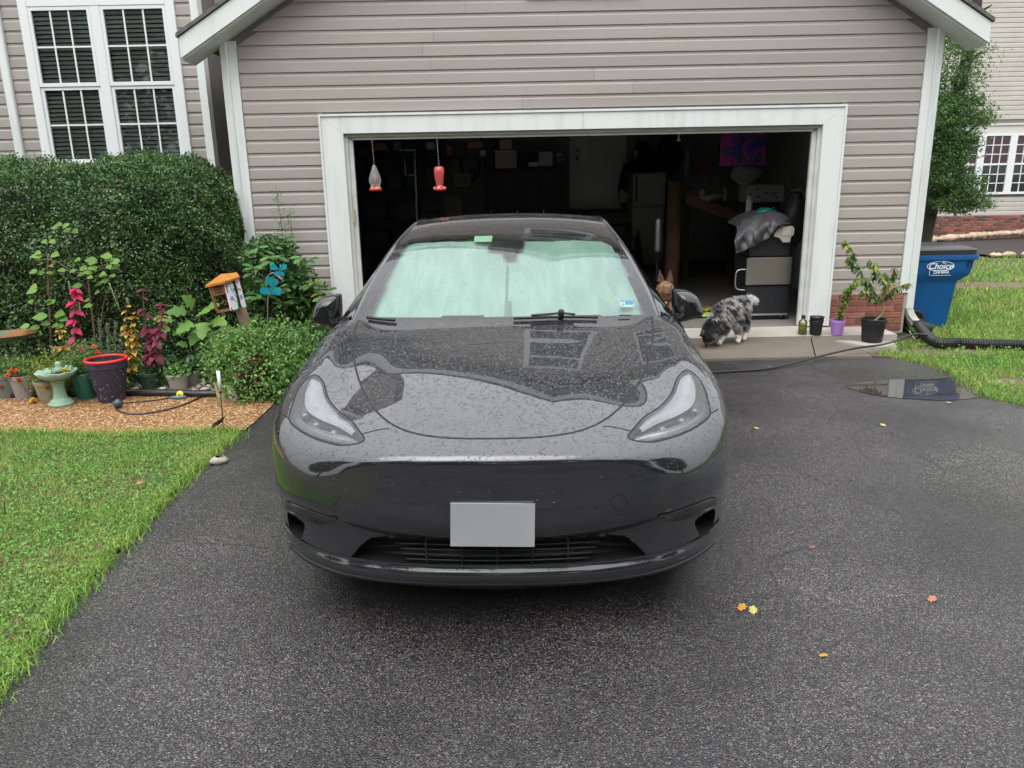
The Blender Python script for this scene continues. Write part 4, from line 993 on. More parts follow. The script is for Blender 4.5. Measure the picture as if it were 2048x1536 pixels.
for x in (p0.x - .09, p1.x + .002):
    q = MB(); q.box((x, BW - .07, p0.z), (x + .088, BW - .002, zt + .1)); q.build('door_casing', M_door, dr)
q = MB(); q.lathe([(.0, .075), (.02, .07), (.03, .05), (.022, .03), (.012, .02), (.03, .006), (.03, 0)], (p0.x + .06, BW - .05, p0.z + .93), 14, axis=(0, -1, 0)); q.build('door_knob', mat('brass_knob', (.6, .5, .3), .25, metal=1), dr, True)
q = MB(); q.lathe([(.0, .02), (.028, .018), (.032, 0)], (p0.x + .06, BW - .05, p0.z + 1.07), 14, axis=(0, -1, 0)); q.build('deadbolt', MATS['brass_knob'], dr, True)
stp = thing('wooden_steps', (dr.location.x, BW - .6, .12), 'dark wooden steps up to the interior door', 'steps')
for k in range(4):
    zt_ = p0.z - .02 - k * .22; q = MB(); q.box((p0.x - .15, BW - .9 - k * .26, zt_ - .04), (p1.x + .15, BW - .62 - k * .26 + (.55 if k == 0 else 0), zt_)); q.build('step', mat('dark_wood', (.06, .045, .035), .8), stp)
for x in (p0.x - .18, p1.x + .14):
    q = MB(); q.prism([(x, BW - .1, .12), (x, BW - 1.7, .12), (x, BW - 1.7, .25), (x, BW - .9, p0.z - .06), (x, BW - .1, p0.z - .06)], (.04, 0, 0)); q.build('stringer', MATS['dark_wood'], stp)
M_cab = mat('charcoal_cabinet', (.02, .021, .023), .6); M_card = mat('cardboard', (.30, .20, .12), .85, col2=(.35, .24, .15), vs=6)
M_carp = mat('pale_pink_carton', (.52, .44, .40), .8, col2=(.58, .5, .46), vs=4); M_cart = mat('off_white_carton', (.60, .59, .56), .75)
M_metal = mat('pale_steel', (.5, .51, .52), .35, metal=.8); M_blk = mat('matte_black', (.015, .015, .016), .6)
# tall dark cabinets along the back wall, left of the door
cab = thing('storage_cabinet', (at(1055, 420, 13.9).x, 13.9, .12), 'wide charcoal cabinet carrying cartons, left of the interior door', 'cabinet')
xl, xr = at(975, 380, 13.9).x, at(1133, 380, 13.9).x; zt = at(1050, 337, 13.9).z
q = MB(); q.box((xl, 13.9, .2), (xr, 14.6, zt)); q.build('carcass', M_cab, cab)
for k in range(3):
    x0 = xl + (xr - xl) * k / 3; q = MB(); q.box((x0 + .01, 13.872, .25), (x0 + (xr - xl) / 3 - .01, 13.898, zt - .03), .004); d_ = q.build('cabinet_door', M_cab, cab)
    q = MB(); q.box((x0 + .05, 13.85, zt * .55), (x0 + .065, 13.87, zt * .55 + .14)); q.build('handle', M_metal, d_)
pbox('carton', 990, 300, 1033, 337, 13.95, .4, M_carp, 'pale pink carton, widest box on the charcoal cabinet', 'box')
pbox('carton', 999, 279, 1023, 299.5, 14.0, .3, M_cart, 'small off-white box on top of the pale pink carton', 'box')
pbox('carton', 1078, 303, 1105, 332, 13.95, .3, M_cart, 'upright off-white carton at the right of the cabinet top', 'box')
pbox('bread_box', 1057, 324, 1076, 333, 13.92, .2, mat('white_tub', (.75, .74, .7), .5), 'low white tub between the two cartons', 'tub')
jb = thing('jug', at(1119, 322, 14.2), 'blue labelled white jug hanging beside the door', 'jug')
q = MB(); c = at(1119, 322, 14.2); q.lathe([(.055, 0), (.065, .02), (.065, .10), (.05, .14), (.02, .16), (.02, .185)], c, 16); q.build('bottle', mat('jug_white', (.65, .66, .62), .4), jb, True)
q = MB(); q.lathe([(.0665, .03), (.0665, .09)], c, 16, cap=False); q.build('label_band', mat('jug_blue', (.08, .22, .4), .5), jb, True)
# dark shelf unit on the left with clutter
shf = thing('shelf_unit', (-.6, 13.2, .12), 'dark shelf unit along the back left of the garage', 'shelf')
xl, xr = at(712, 380, 13.2).x, at(968, 380, 13.2).x
for zz in (.55, 1.05, 1.55, 2.05):
    q = MB(); q.box((xl, 13.2, zz), (xr, 13.75, zz + .03)); q.build('shelf_board', mat('shelf_grey', (.05, .05, .05), .7), shf)
for x in (xl, (xl + xr) / 2, xr - .04):
    q = MB(); q.box((x, 13.199, .12), (x + .04, 13.24, 2.5)); q.build('upright', MATS['shelf_grey'], shf)
cl_cols = [(.05, .06, .05), (.12, .07, .04), (.03, .05, .07), (.16, .13, .10), (.07, .02, .02), (.02, .06, .05), (.10, .10, .10), (.04, .04, .045)]
cl_nm = ['dark green', 'brown', 'navy', 'tan', 'maroon', 'bottle green', 'grey', 'charcoal']
ordn = ['', 'first', 'second', 'third', 'fourth', 'fifth', 'sixth', 'seventh', 'eighth', 'ninth', 'tenth', 'eleventh', 'twelfth']
lv = {.58: 'lowest', 1.08: 'second', 1.58: 'third', 2.08: 'topmost'}
for zz in (.58, 1.08, 1.58, 2.08):
    x = xl + .08; k = int(zz * 10) % 8; pos = 0
    while x < xr - .35:
        wv = random.uniform(.18, .42); hv = random.uniform(.12, .38); ci = k % 8; k += 3; pos += 1
        q = MB(); q.box((x, 13.25 + random.uniform(0, .08), zz + .002), (x + wv, 13.65, zz + hv), .012)
        tag(q.build('storage_bin', mat('bin_' + cl_nm[ci].replace(' ', '_'), cl_cols[ci], .6)), f'{cl_nm[ci]} storage bin, {ordn[pos]} from left on the {lv[zz]} shelf of the dark unit', 'bin', 'bins on the dark shelf unit'); x += wv + random.uniform(.04, .16)
pbox('pegboard', 905, 312, 968, 385, 14.93, .02, mat('pale_board', (.42, .43, .42), .8), 'pale pegboard behind the shelf unit', 'pegboard')
for (a, b_, c_, d_), nm in (((920, 320, 928, 372), 'long dark handsaw on the pegboard'), ((938, 340, 952, 360), 'coiled dark cable on the pegboard'), ((956, 325, 960, 352), 'thin dark wrench on the pegboard')):
    c = at((a + c_) / 2, (b_ + d_) / 2, 14.88); h = at(a, b_, 14.88).z - at(a, d_, 14.88).z; wv = at(c_, b_, 14.88).x - at(a, b_, 14.88).x; q = MB()
    if 'coil' in nm:
        q.tube([c + Vector((math.cos(t) * wv / 2, 0, math.sin(t) * h / 2)) for t in np.linspace(0, 6.28, 20)], .02, 6)
    else: q.prism([c + Vector((-wv / 2, 0, -h / 2)), c + Vector((wv / 2, 0, -h / 2)), c + Vector((wv * .3, 0, h / 2)), c + Vector((-wv * .4, 0, h / 2))], (0, .02, 0))
    tag(q.build('hand_tool', M_blk), nm, 'tool')
# standing work lamp with white pole
lp = thing('work_lamp', at(833, 415, 11.6), 'thin white lamp stand in the dark left of the garage', 'lamp')
a_, b_ = at(833, 418, 11.6), at(829, 300, 11.6); q = MB(); q.tube([Vector((a_.x, 11.6, .12)), a_, b_], .013, 8); q.build('pole', mat('worn_white_metal', (.5, .51, .52), .5), lp, True)
q = MB(); q.tube([b_ + Vector((.02, 0, 0)), b_ + Vector((-.22, 0, .0))], .010, 8); q.build('arm', MATS['worn_white_metal'], lp, True)
c = at(812, 320, 11.6); q = MB(); q.tube([at(808, 318, 11.6), at(811, 352, 11.6)], .008, 6); q.tube([at(811, 350, 11.6), at(830, 350, 11.6)], .008, 6); q.build('bracket', MATS['worn_white_metal'], lp, True)
q = MB(); q.lathe([(.16, .0), (.17, .02), (.05, .03)], (a_.x, 11.6, .125), 20); q.build('base', M_blk, lp, True)
# right half of the back: coats, panels, roll, cylinder
def blob(name, px, py, Y, rx, rz, m, label, cat, ry=.12, n=9, seed=1):
    r = random.Random(seed); c = at(px, py, Y); b = MB(); V = []; Fc = []; S = 16
    for i in range(n + 1):
        t = i / n; rad = math.sin(math.pi * min(max(t, .06), .96)) ** .6
        for j in range(S):
            a = 2 * math.pi * j / S; k = rad * (1 + .14 * math.sin(a * 3 + t * 5) + r.uniform(-.05, .05))
            V.append((c.x + rx * k * math.cos(a), c.y + ry * k * math.sin(a), c.z + rz * (1 - 2 * t)))
    for i in range(n):
        for j in range(S): Fc.append((i * S + j, i * S + (j + 1) % S, (i + 1) * S + (j + 1) % S, (i + 1) * S + j))
    b.add(V, Fc); return tag(b.build(name, m, None, True), label, cat)
blob('hanging_coat', 1283, 330, 14.7, .22, .42, M_blk, 'dark coat hanging right of the interior door', 'coat', seed=3)
blob('hanging_coat', 1335, 312, 14.7, .25, .38, mat('dark_green_cloth', (.02, .028, .025), .8), 'dark green coat hanging nearer the pink painting', 'coat', seed=4)
blob('hanging_bag', 1253, 375, 14.5, .16, .42, M_blk, 'black bag hung low beside the interior door', 'bag', seed=5)
blob('white_sack', 1247, 392, 14.2, .10, .12, mat('grey_white_cloth', (.4, .4, .4), .8), 'pale sack hanging under the black bag', 'sack', seed=6)
fr_ = thing('old_refrigerator', (at(1298, 420, 13.8).x, 13.8, .12), 'dim grey-white refrigerator in the back of the garage', 'refrigerator')
xl, xr = at(1265, 400, 13.8).x, at(1331, 400, 13.8).x; z0, z1 = .15, at(1298, 345, 13.8).z; M_frg = mat('dull_white_enamel', (.36, .37, .37), .4)
q = MB(); q.box((xl, 13.86, z0), (xr, 14.5, z1), .01); q.build('cabinet_body', M_frg, fr_)
for nm, a, c_ in (('fridge_door', z0 + .05, z0 + (z1 - z0) * .64), ('freezer_door', z0 + (z1 - z0) * .66, z1 - .01)):
    q = MB(); q.box((xl + .005, 13.80, a), (xr - .005, 13.855, c_), .012); d_ = q.build(nm, M_frg, fr_); q = MB(); q.box((xl + .05, 13.76, a + .06), (xl + .075, 13.79, min(c_ - .05, a + .5))); q.build('handle', M_blk, d_)
rl = thing('cardboard_roll', (at(1345, 512, 10.6).x, 10.6, .1), 'tall brown cardboard roll standing on end', 'cardboard roll')
c = at(1345, 512, 10.6); zt = at(1345, 363, 10.6).z; q = MB(); q.lathe([(.095, 0), (.1, .01), (.1, zt - .10), (.092, zt - .1), (.09, zt - .3)], (c.x, 10.6, .1), 24, cap=False); q.build('tube', mat('brown_kraft', (.10, .05, .024), .8, col2=(.13, .07, .035), vs=5), rl, True)
q = MB(); q.lathe([(.103, zt * .55), (.103, zt * .55 + .03)], (c.x, 10.6, .1), 24, cap=False); q.build('tape_band', mat('dark_tape', (.08, .05, .03), .5), rl, True)
cy = thing('steel_cylinder', (at(1315, 503, 10.3).x, 10.3, at(1315, 503, 10.3).z), 'narrow brushed steel cylinder left of the brown roll', 'cylinder')
c = at(1315, 503, 10.3); h = at(1315, 437, 10.3).z - c.z; q = MB(); q.lathe([(.040, 0), (.046, .01), (.046, h - .02), (.04, h), (0, h)], c, 20); q.build('body', M_metal, cy, True)
q = MB(); q.lathe([(.06, -.03), (.06, -.002)], c, 20); q.build('foot', M_blk, cy, True); q = MB(); q.tube([(c.x, c.y, .1), (c.x, c.y, c.z - .03)], .02, 8); q.build('post', M_blk, cy, True)
bench = thing('workbench', (2.2, 12.2, .12), 'dark workbench crowded with bottles along the right of the garage', 'workbench')
xl, xr = at(1365, 430, 12.2).x, at(1560, 430, 12.2).x; zb_ = at(1430, 405, 12.2).z
q = MB(); q.box((xl, 12.2, zb_ - .05), (xr + .8, 13.0, zb_)); q.build('top', MATS['dark_wood'], bench)
for x in (xl + .05, (xl + xr) / 2, xr + .7):
    q = MB(); q.box((x, 12.25, .12), (x + .08, 12.33, zb_ - .051)); q.build('leg', MATS['dark_wood'], bench)
def bottle(px, py, Y, r, h, m, label, cat='bottle', capm=None, neck=.35):
    c = at(px, py, Y); t = thing('bottle', c, label, cat)
    q = MB(); q.lathe([(r * .9, 0), (r, .01), (r, h * .6), (r * .9, h * .68), (r * neck, h * .82), (r * neck, h * .9)], c, 16); q.build('bottle_body', m, t, True)
    q = MB(); q.lathe([(r * neck * 1.2, h * .9), (r * neck * 1.2, h), (0, h)], c, 12); q.build('cap', capm or M_blk, t, True); return t
M_bw = mat('bottle_white', (.62, .62, .6), .4); M_bo = mat('bottle_amber', (.35, .14, .04), .3); M_br = mat('bottle_red', (.4, .05, .04), .4)
bottle(1404, 404, 12.35, .05, .24, M_bw, 'white bottle left on the workbench'); bottle(1383, 404, 12.4, .04, .22, M_bo, 'amber bottle at the left end of the workbench')
bottle(1449, 402, 12.3, .035, .26, mat('bottle_clear', (.5, .52, .52), .1), 'slim clear bottle at the middle of the workbench')
bottle(1418, 404, 12.3, .03, .12, M_metal, 'short steel can on the workbench', 'can')
bottle(1484, 372, 12.3, .055, .26, M_bo, 'amber bottle under the white bundle', capm=M_bw); bottle(1489, 374, 12.1, .045, .2, M_bw, 'white spray bottle under the white bundle')
bottle(1497, 430, 9.9, .04, .27, M_bw, 'white bottle with red print behind the grill', capm=M_br)
q = MB(); c = at(1420, 402, 12.25); q.tube([c + Vector((-.15, 0, .03)), c + Vector((0, 0, .06)), c + Vector((.2, 0, .09))], [.03, .045, .035], 10); tag(q.build('rag', M_bw, None, True), 'crumpled white rag lying on the workbench', 'rag')
# leaning timber, painting, bundle, tilted panel
q = MB(); a_, b_ = at(1372, 397, 11.4), at(1490, 442, 11.4); d_ = (b_ - a_); s_ = Vector((0, .12, 0)); u_ = d_.normalized().cross(Vector((0, 1, 0))) * .07
q.obox((a_ + b_) / 2, d_ / 2, (0, .03, 0), u_); tag(q.build('leaning_plank', mat('brown_timber', (.16, .085, .05), .7, col2=(.2, .11, .07), vs=20, stretch=(1, 1, 6))), 'brown timber plank slanting across the dark garage', 'plank')
def abstract_mat():
    m = bpy.data.materials.new('pink_blue_abstract'); m.use_nodes = True; N = m.node_tree.nodes; L = m.node_tree.links; b = N['Principled BSDF']
    tc = N.new('ShaderNodeTexCoord'); nz = N.new('ShaderNodeTexNoise'); nz.inputs['Scale'].default_value = 5; nz.inputs['Distortion'].default_value = 1.2; L.new(tc.outputs['Object'], nz.inputs['Vector'])
    cr = N.new('ShaderNodeValToRGB'); L.new(nz.outputs['Fac'], cr.inputs[0]); e = cr.color_ramp.elements; e[0].position = .3; e[0].color = (.04, .05, .35, 1); e[1].position = .72; e[1].color = (.7, .03, .30, 1)
    for p, c in ((.42, (.10, .08, .42)), (.5, (.16, .10, .16)), (.58, (.75, .05, .42)), (.64, (.3, .04, .25))): k = e.new(p); k.color = (*c, 1)
    L.new(cr.outputs[0], b.inputs['Base Color']); b.inputs['Roughness'].default_value = .5; return m
pt = thing('abstract_painting', at(1486, 325, 11.0), 'pink and blue abstract painting hung high in the right of the garage', 'painting')
a_, b_ = at(1443, 262, 11.0), at(1530, 330, 11.0); q = MB(); q.box((a_.x, 11.0, b_.z), (b_.x, 11.03, a_.z + .25)); q.build('canvas', abstract_mat(), pt)
q = MB(); q.box((a_.x - .01, 11.032, b_.z - .01), (b_.x + .01, 11.05, a_.z + .26)); q.build('stretcher_frame', M_blk, pt)
q = MB(); q.tube([((a_.x + b_.x) / 2, 11.04, a_.z + .25), ((a_.x + b_.x) / 2, 11.04, 2.72)], .004, 6); q.build('hanging_wire', M_metal, pt)
blob('cloth_bundle', 1492, 345, 11.8, .24, .17, mat('pale_cloth', (.42, .42, .41), .8), 'pale cloth bundle below the abstract painting', 'bundle', seed=9)
tp = thing('tool_chest', at(1530, 403, 10.6), 'pale steel tool chest with knobs behind the covered grill', 'tool chest')
a_, b_ = at(1496, 370, 10.6), at(1567, 404, 10.6); q = MB(); q.box((a_.x, 10.6, b_.z), (b_.x, 11.0, a_.z), .01); q.build('front', mat('dull_steel', (.42, .44, .44), .4, metal=.5), tp)
for kx, kz in ((.25, .75), (.5, .55), (.3, .3), (.72, .5), (.8, .25)):
    q = MB(); q.lathe([(.012, 0), (.012, .015), (0, .018)], (a_.x + (b_.x - a_.x) * kx, 10.6, b_.z + (a_.z - b_.z) * kz), 10, axis=(0, -1, 0)); q.build('knob', M_blk, tp, True)
q = MB(); q.box((a_.x + .02, 10.65, .12), (b_.x - .02, 10.95, b_.z - .002)); q.build('stand', M_blk, tp)
q = MB(); P = [at(x, y, 10.2) for x, y in ((1583, 381), (1595, 379), (1606, 381), (1616, 378))]; q.tube(crv(P, 5), .022, 8); q.tube([P[0], P[0] + Vector((0, .2, .15))], .01); tag(q.build('flex_duct', M_metal, None, True), 'short pale flexible duct near the right door jamb', 'duct')
# emergency pull handle hanging from the door rail
pl_ = thing('pull_handle', at(1357, 283, 8.75), 'small white T-shaped release handle hanging in the garage opening', 'handle')
c = at(1357, 280, 8.75); q = MB(); q.tube([c, Vector((c.x, c.y, 2.45))], .006, 6); q.build('cord', M_bw, pl_, True)
q = MB(); q.tube([c + Vector((-.022, 0, -.002)), c + Vector((.022, 0, -.002))], .008, 8); q.build('grip', M_bw, pl_, True)

# small clutter on the back wall and workbench
clut = [(1268, 300, 1276, 318, (.5, .5, .48), 'pale spray can'), (1279, 268, 1300, 282, (.35, .2, .1), 'brown cardboard box'), (1306, 268, 1322, 284, (.12, .25, .35), 'blue plastic box'), (1370, 300, 1378, 352, (.5, .45, .35), 'pale broom handle'), (1386, 290, 1391, 350, (.3, .12, .05), 'rusty rake handle'), (1398, 330, 1420, 345, (.45, .08, .06), 'red tool case'), (1425, 352, 1440, 370, (.55, .55, .5), 'white paint tin'), (1350, 395, 1364, 412, (.1, .3, .2), 'green paint tin'), (742, 286, 772, 300, (.3, .22, .14), 'tan shoe box'), (786, 282, 802, 300, (.18, .2, .24), 'slate blue case'), (852, 284, 868, 298, (.5, .48, .42), 'cream document box'), (893, 290, 902, 310, (.4, .1, .06), 'red fuel can'), (935, 284, 965, 296, (.34, .2, .1), 'flat brown carton'), (960, 300, 972, 312, (.5, .5, .5), 'white notice card')]
for x0, y0, x1, y1, c_, nm in clut:
    thin = (x1 - x0) < 9; pbox(nm.split()[-1] if False else 'stored_item', x0, y0, x1, y1, 13.0 if x0 < 980 else 14.6, .03 if thin else .2, mat('clutter_' + nm.replace(' ', '_'), c_, .6), nm + (' leaning at the back of the garage' if thin else ' stored at the back of the garage'), nm.split()[-1])
# ---- grill cart with draped cover, by the right jamb
GYg = 9.0
gc = gnd(1532, 640, .09); GYg = gc.y
gr = thing('grill_cart', (at(1532, 640, GYg).x, GYg, .09), 'black cabinet grill with a stainless door, just inside the garage', 'grill')
M_gr = mat('grill_black_enamel', (.018, .019, .021), .4); M_ss = mat('brushed_stainless', (.42, .38, .34), .32, metal=.9, col2=(.47, .43, .39), vs=3, stretch=(.2, 1, 30))
def gbox(nm, px0, py0, px1, py1, dy, dep, m, bev=.008):
    pm = (px0 + px1) / 2; a = at(px0, (py0 + py1) / 2, GYg + dy); c = at(px1, (py0 + py1) / 2, GYg + dy); q = MB()
    q.box((a.x, GYg + dy, at(pm, py1, GYg + dy).z), (c.x, GYg + dy + dep, at(pm, py0, GYg + dy).z), bev); return q.build(nm, m, gr)
gbox('lower_cabinet', 1491, 571, 1577, 627, .02, .5, M_gr)
gbox('base_rail', 1492, 627.6, 1576, 631, .0, .52, M_metal, .002); gbox('base', 1494, 631.5, 1575, 638, .03, .46, M_gr)
gbox('stainless_door', 1493, 515, 1583, 570, -.01, .03, M_ss); gbox('middle_cabinet', 1494, 516, 1581, 570, .025, .5, M_gr)
gbox('fire_box', 1500, 455, 1581, 513, .03, .48, M_gr)
P = [at(x, y, GYg - .02) for x, y in ((1492, 539), (1478, 540), (1472, 548), (1471, 572), (1477, 579), (1490, 580))]; q = MB(); q.tube(crv(P, 5), .007, 8); q.build('side_handle', M_metal, gr, True)
for px in (1500, 1560, 1571):
    c = at(px, 640, GYg + .03); q = MB(); q.lathe([(.0, -.015), (.03, -.014), (.034, 0), (.03, .014), (0, .015)], (c.x, c.y, .125), 14, axis=(1, 0, 0)); q.build('caster', M_blk, gr, True)
hp = [at(x, y, GYg - .03) for x, y in ((1556, 452), (1585, 452), (1589, 457), (1587, 470), (1582, 473), (1580, 484), (1566, 485), (1560, 476), (1548, 473), (1550, 465))]
q = MB(); q.prism(hp, (0, .05, 0)); q.build('beige_side_plate', mat('beige_enamel', (.48, .43, .36), .5), gr)
q = MB(); c = at(1573, 463, GYg - .03); q.prism([c + Vector((-.05, -.008, -.045)), c + Vector((.045, -.008, -.045)), c + Vector((.045, -.008, .045)), c + Vector((-.05, -.008, .045))], (0, .006, 0)); q.build('access_panel', mat('beige_panel', (.52, .47, .40), .5), gr)
# cover: folded sheet draped from upper right to lower left
M_cov = mat('grey_tarp', (.055, .055, .058), .5, col2=(.075, .075, .078), vs=6)
top = [(1473, 452), (1492, 438), (1520, 428), (1548, 424), (1572, 430), (1584, 446)]; bot = [(1469, 508), (1490, 500), (1515, 488), (1535, 476), (1550, 464), (1563, 452)]
A = crv([(x, y, 0) for x, y in top], 6); B = crv([(x, y, 0) for x, y in bot], 6); V = []; n = len(A); K = 14
for k in range(K + 1):
    t = k / K
    for i in range(n):
        px = A[i].x * (1 - t) + B[i].x * t; py = A[i].y * (1 - t) + B[i].y * t
        fold = .035 * math.sin(i * .55 + t * 7) * t + .022 * math.sin(i * 1.7 - t * 11) * t + .012 * math.sin(i * 3.1 + t * 19)
        V.append(at(px + 2 * math.sin(t * 9 + i), py, GYg + .10 - .17 * math.sin(min(t * 1.6, 1) * math.pi / 2) + fold))
q = MB(); q.add(V, [(k * n + i, k * n + i + 1, (k + 1) * n + i + 1, (k + 1) * n + i) for k in range(K) for i in range(n - 1)])
V2 = [A[i] for i in range(n)]; base = [at(p.x, p.y, GYg + .10) for p in A]; q.add(base + [p + Vector((0, .38, .02)) for p in base], [(i, i + 1, n + i + 1, n + i) for i in range(n - 1)])
tag(q.build('grill_cover', M_cov, None, True), 'crumpled grey tarp cover draped over the black grill', 'cover')
blob('teal_bag', 1530, 424, GYg + .3, .12, .05, mat('teal_plastic', (.01, .18, .15), .25), 'shiny teal bag on top of the grill cover', 'bag', seed=12)
q = MB(); q.tube([at(1517, 428, GYg + .2), at(1550, 414, GYg + .2)], .006, 6); tag(q.build('teal_stick', MATS['teal_plastic'], None, True), 'thin teal stick lying over the teal bag', 'stick')
blob('dark_bag', 1590, 440, GYg + .5, .16, .30, M_blk, 'black bag behind the right of the grill', 'bag', seed=13)
# bright wavy play mats on the floor behind the car
def mat_strip(px0, py0, px1, py1, m, label, seed, z0=.10):
    r = random.Random(seed); a, c = gnd(px0, py0, z0), gnd(px1, py1, z0); V = []; n = 26
    for j in range(5):
        for i in range(n):
            t = i / (n - 1); x = a.x + (c.x - a.x) * t; y = a.y + (c.y - a.y) * t + j * .05 + .012 * math.sin(i * 1.1 + seed)
            V.append((x, y, z0 + .012 + .022 * (math.sin(i * .9 + seed + j) + 1) * .5))
    q = MB(); q.add(V, [(j * n + i, j * n + i + 1, (j + 1) * n + i + 1, (j + 1) * n + i) for j in range(4) for i in range(n - 1)])
    o = q.build('play_mat', m, None, True); md = o.modifiers.new('s', 'SOLIDIFY'); md.thickness = .012; return tag(o, label, 'mat')
mat_strip(1318, 643, 1368, 641, mat('tan_foam', (.42, .25, .06), .7), 'tan strip of mat nearest the car mirror', 1)
mat_strip(1372, 637, 1425, 634, mat('lime_foam', (.25, .55, .08), .6, col2=(.45, .5, .08), vs=9), 'lime green wavy mat beside the merle dog', 2)
mat_strip(1385, 626, 1428, 622, mat('olive_foam', (.30, .42, .06), .6, col2=(.4, .2, .05), vs=14), 'olive and orange wavy mat behind the lime green one', 3)
# hummingbird feeders on chains
def chain(a, c, m, parent):
    q = MB(); n = int((Vector(a) - Vector(c)).length / .014)
    a, c = Vector(a), Vector(c)
    for i in range(n):
        p = a.lerp(c, (i + .5) / n); d = .0045; 
        q.obox(p, (.0025 if i % 2 else .0012, 0, 0), (0, .0012 if i % 2 else .0025, 0), (0, 0, .0075))
    return q.build('hanging_chain', m, parent)
FY = 8.0
M_fred = mat('feeder_red', (.62, .015, .03), .3, coat=.3); M_fyel = mat('feeder_yellow', (.75, .5, .02), .4); M_fglass = mat('feeder_glass', (.85, .85, .85), .05, trans=.85, ior=1.3)
f1 = thing('hummingbird_feeder', at(750, 382, FY), 'clear teardrop hummingbird feeder with a red base, hanging left', 'bird feeder')
tp_, bt_ = at(746, 330, FY), at(750, 382, FY); cx = (at(750, 360, FY)).x; z0 = bt_.z; z1 = tp_.z
q = MB(); q.lathe([(.028, .022), (.045, .05), (.060, .085), (.062, .11), (.052, .15), (.034, .20), (.018, .245), (.006, z1 - z0)], (cx, FY, z0), 24); q.build('nectar_bottle', M_fglass, f1, True)
q = MB(); q.lathe([(.0, 0), (.05, .0), (.064, .008), (.066, .018), (.058, .026), (.03, .028), (0, .028)], (cx, FY, z0), 24); fb = q.build('feeder_base', M_fred, f1, True)
for a in np.linspace(0, 6.28, 6)[:-1]:
    q = MB(); q.lathe([(.012, 0), (.013, .012), (.006, .016), (0, .014)], (cx + .043 * math.cos(a), FY + .043 * math.sin(a), z0 + .024), 8); q.build('yellow_port', M_fyel, fb, True)
q = MB(); q.tube([(cx, FY, z0 + .03), (cx, FY, z0 + .16)], .006, 8); q.build('red_tube', M_fred, f1, True)
chain((cx, FY, z1), at(743, 272, FY), M_metal, f1); q = MB(); q.tube([at(743, 272, FY), (at(743, 272, FY).x, FY, zo + .02), (at(743, 272, FY).x, GY, zo + .03)], .0015, 5); q.build('hanging_line', M_metal, f1)
f2 = thing('hummingbird_feeder', at(879, 381, FY), 'red bottle-shaped hummingbird feeder with white flower ports, hanging right', 'bird feeder')
cx = at(879, 360, FY).x; z0 = at(879, 381, FY).z; z1 = at(877, 332, FY).z; h = z1 - z0
q = MB(); q.lathe([(.036, .035), (.036, .06), (.045, .10), (.052, .16), (.054, h - .03), (.040, h - .006), (.0, h)], (cx, FY, z0), 24); q.build('nectar_bottle', mat('red_tinted_glass', (.45, .07, .06), .12, coat=.4), f2, True)
q = MB(); q.lathe([(.0, 0), (.055, .0), (.066, .008), (.068, .016), (.05, .028), (.038, .042), (.038, .05)], (cx, FY, z0), 24); fb = q.build('feeder_base', M_fred, f2, True)
for a in np.linspace(0.4, 6.68, 7)[:-1]:
    c = Vector((cx + .058 * math.cos(a), FY + .058 * math.sin(a), z0 + .026)); q = MB()
    for k in range(5):
        t = k * 1.257; q.lathe([(0, .003), (.006, .002), (.0065, 0)], c + Vector((math.cos(t) * .007, 0, math.sin(t) * .007)), 6, axis=(math.cos(a), math.sin(a), .5))
    q.build('flower_port', M_bw, fb, True)
q = MB(); q.lathe([(.012, 0), (.012, .025), (0, .03)], (cx, FY, z1), 8); q.build('hook', M_blk, f2, True)
chain((cx, FY, z1 + .03), at(873, 270, FY), M_metal, f2); q = MB(); q.tube([at(873, 270, FY), (at(873, 270, FY).x, FY, zo + .02), (at(873, 270, FY).x, GY, zo + .03)], .0015, 5); q.build('hanging_line', M_metal, f2)

# ================================================================== NEIGHBOUR HOUSE
NY = 20.5
nb = thing('neighbour_house', (13.5, NY, 0), 'beige sided house on a red brick base, far right beyond the lawn', 'house')
NX0, NX1 = at(1851, 420, NY).x, 24.
zbr = at(1990, 431, NY).z
q = MB(); q.box((NX0, NY, -.05), (NX1, NY + .2, zbr)); nbw = q.build('brick_base', M_brickm, nb)
bricks(nbw, NX0, NX0 + .203 * 21, NY, zbr - .0677 * 12, zbr - .001, dark=.28)
q = MB(); q.box((NX0, NY + .02, zbr), (NX1, NY + .2, 6.5)); nw = q.build('upper_wall', M_sheath, nb)
wz0, wz1 = at(1990, 384, NY).z, at(1990, 272, NY).z
bandz0, bandz1 = at(1990, 262, NY).z, at(1990, 247, NY).z
wx = [at(x, 328, NY).x for x in (1898, 1958, 2020, 2082, 2144)]
z = zbr + .012
while z < 6.3:
    if z + .1143 < wz0 - .06: plank(nw, NX0 + .1, NX1, NY + .02, z, .1143, M_side2)
    elif z > bandz1 + .0: plank(nw, NX0 + .1, NX1, NY + .02, z, .1143, M_side2)
    elif z < bandz1 and z + .1143 > wz0 - .06 and NX0 + .2 < wx[0]:
        plank(nw, wx[-1] + .11, NX1, NY + .02, z, .1143, M_side2); plank(nw, NX0 + .1, wx[0] - .06, NY + .02, z, .1143, M_side2)
    z += .1143
M_cream = mat('cream_trim', (.60, .59, .54), .5)
q = MB(); q.box((wx[0] - .05, NY - .03, wz1 + .06), (wx[-1] + .1, NY + .02, bandz1)); q.build('window_head_band', M_cream, nb)
q = MB(); q.box((wx[0] - .08, NY - .06, bandz1 - .05), (wx[-1] + .1, NY - .031, bandz1)); q.build('drip_cap', M_cream, nb)
q = MB(); q.box((NX0, NY - .02, zbr - .02), (NX0 + .1, NY + .06, 6.3)); q.build('corner_post', M_cream, nb)
xd = at(1861, 450, NY).x; q = MB(); q.box((xd - .04, NY - .09, .1), (xd + .04, NY - .02, 6)); q.build('downspout', M_cream, nb)
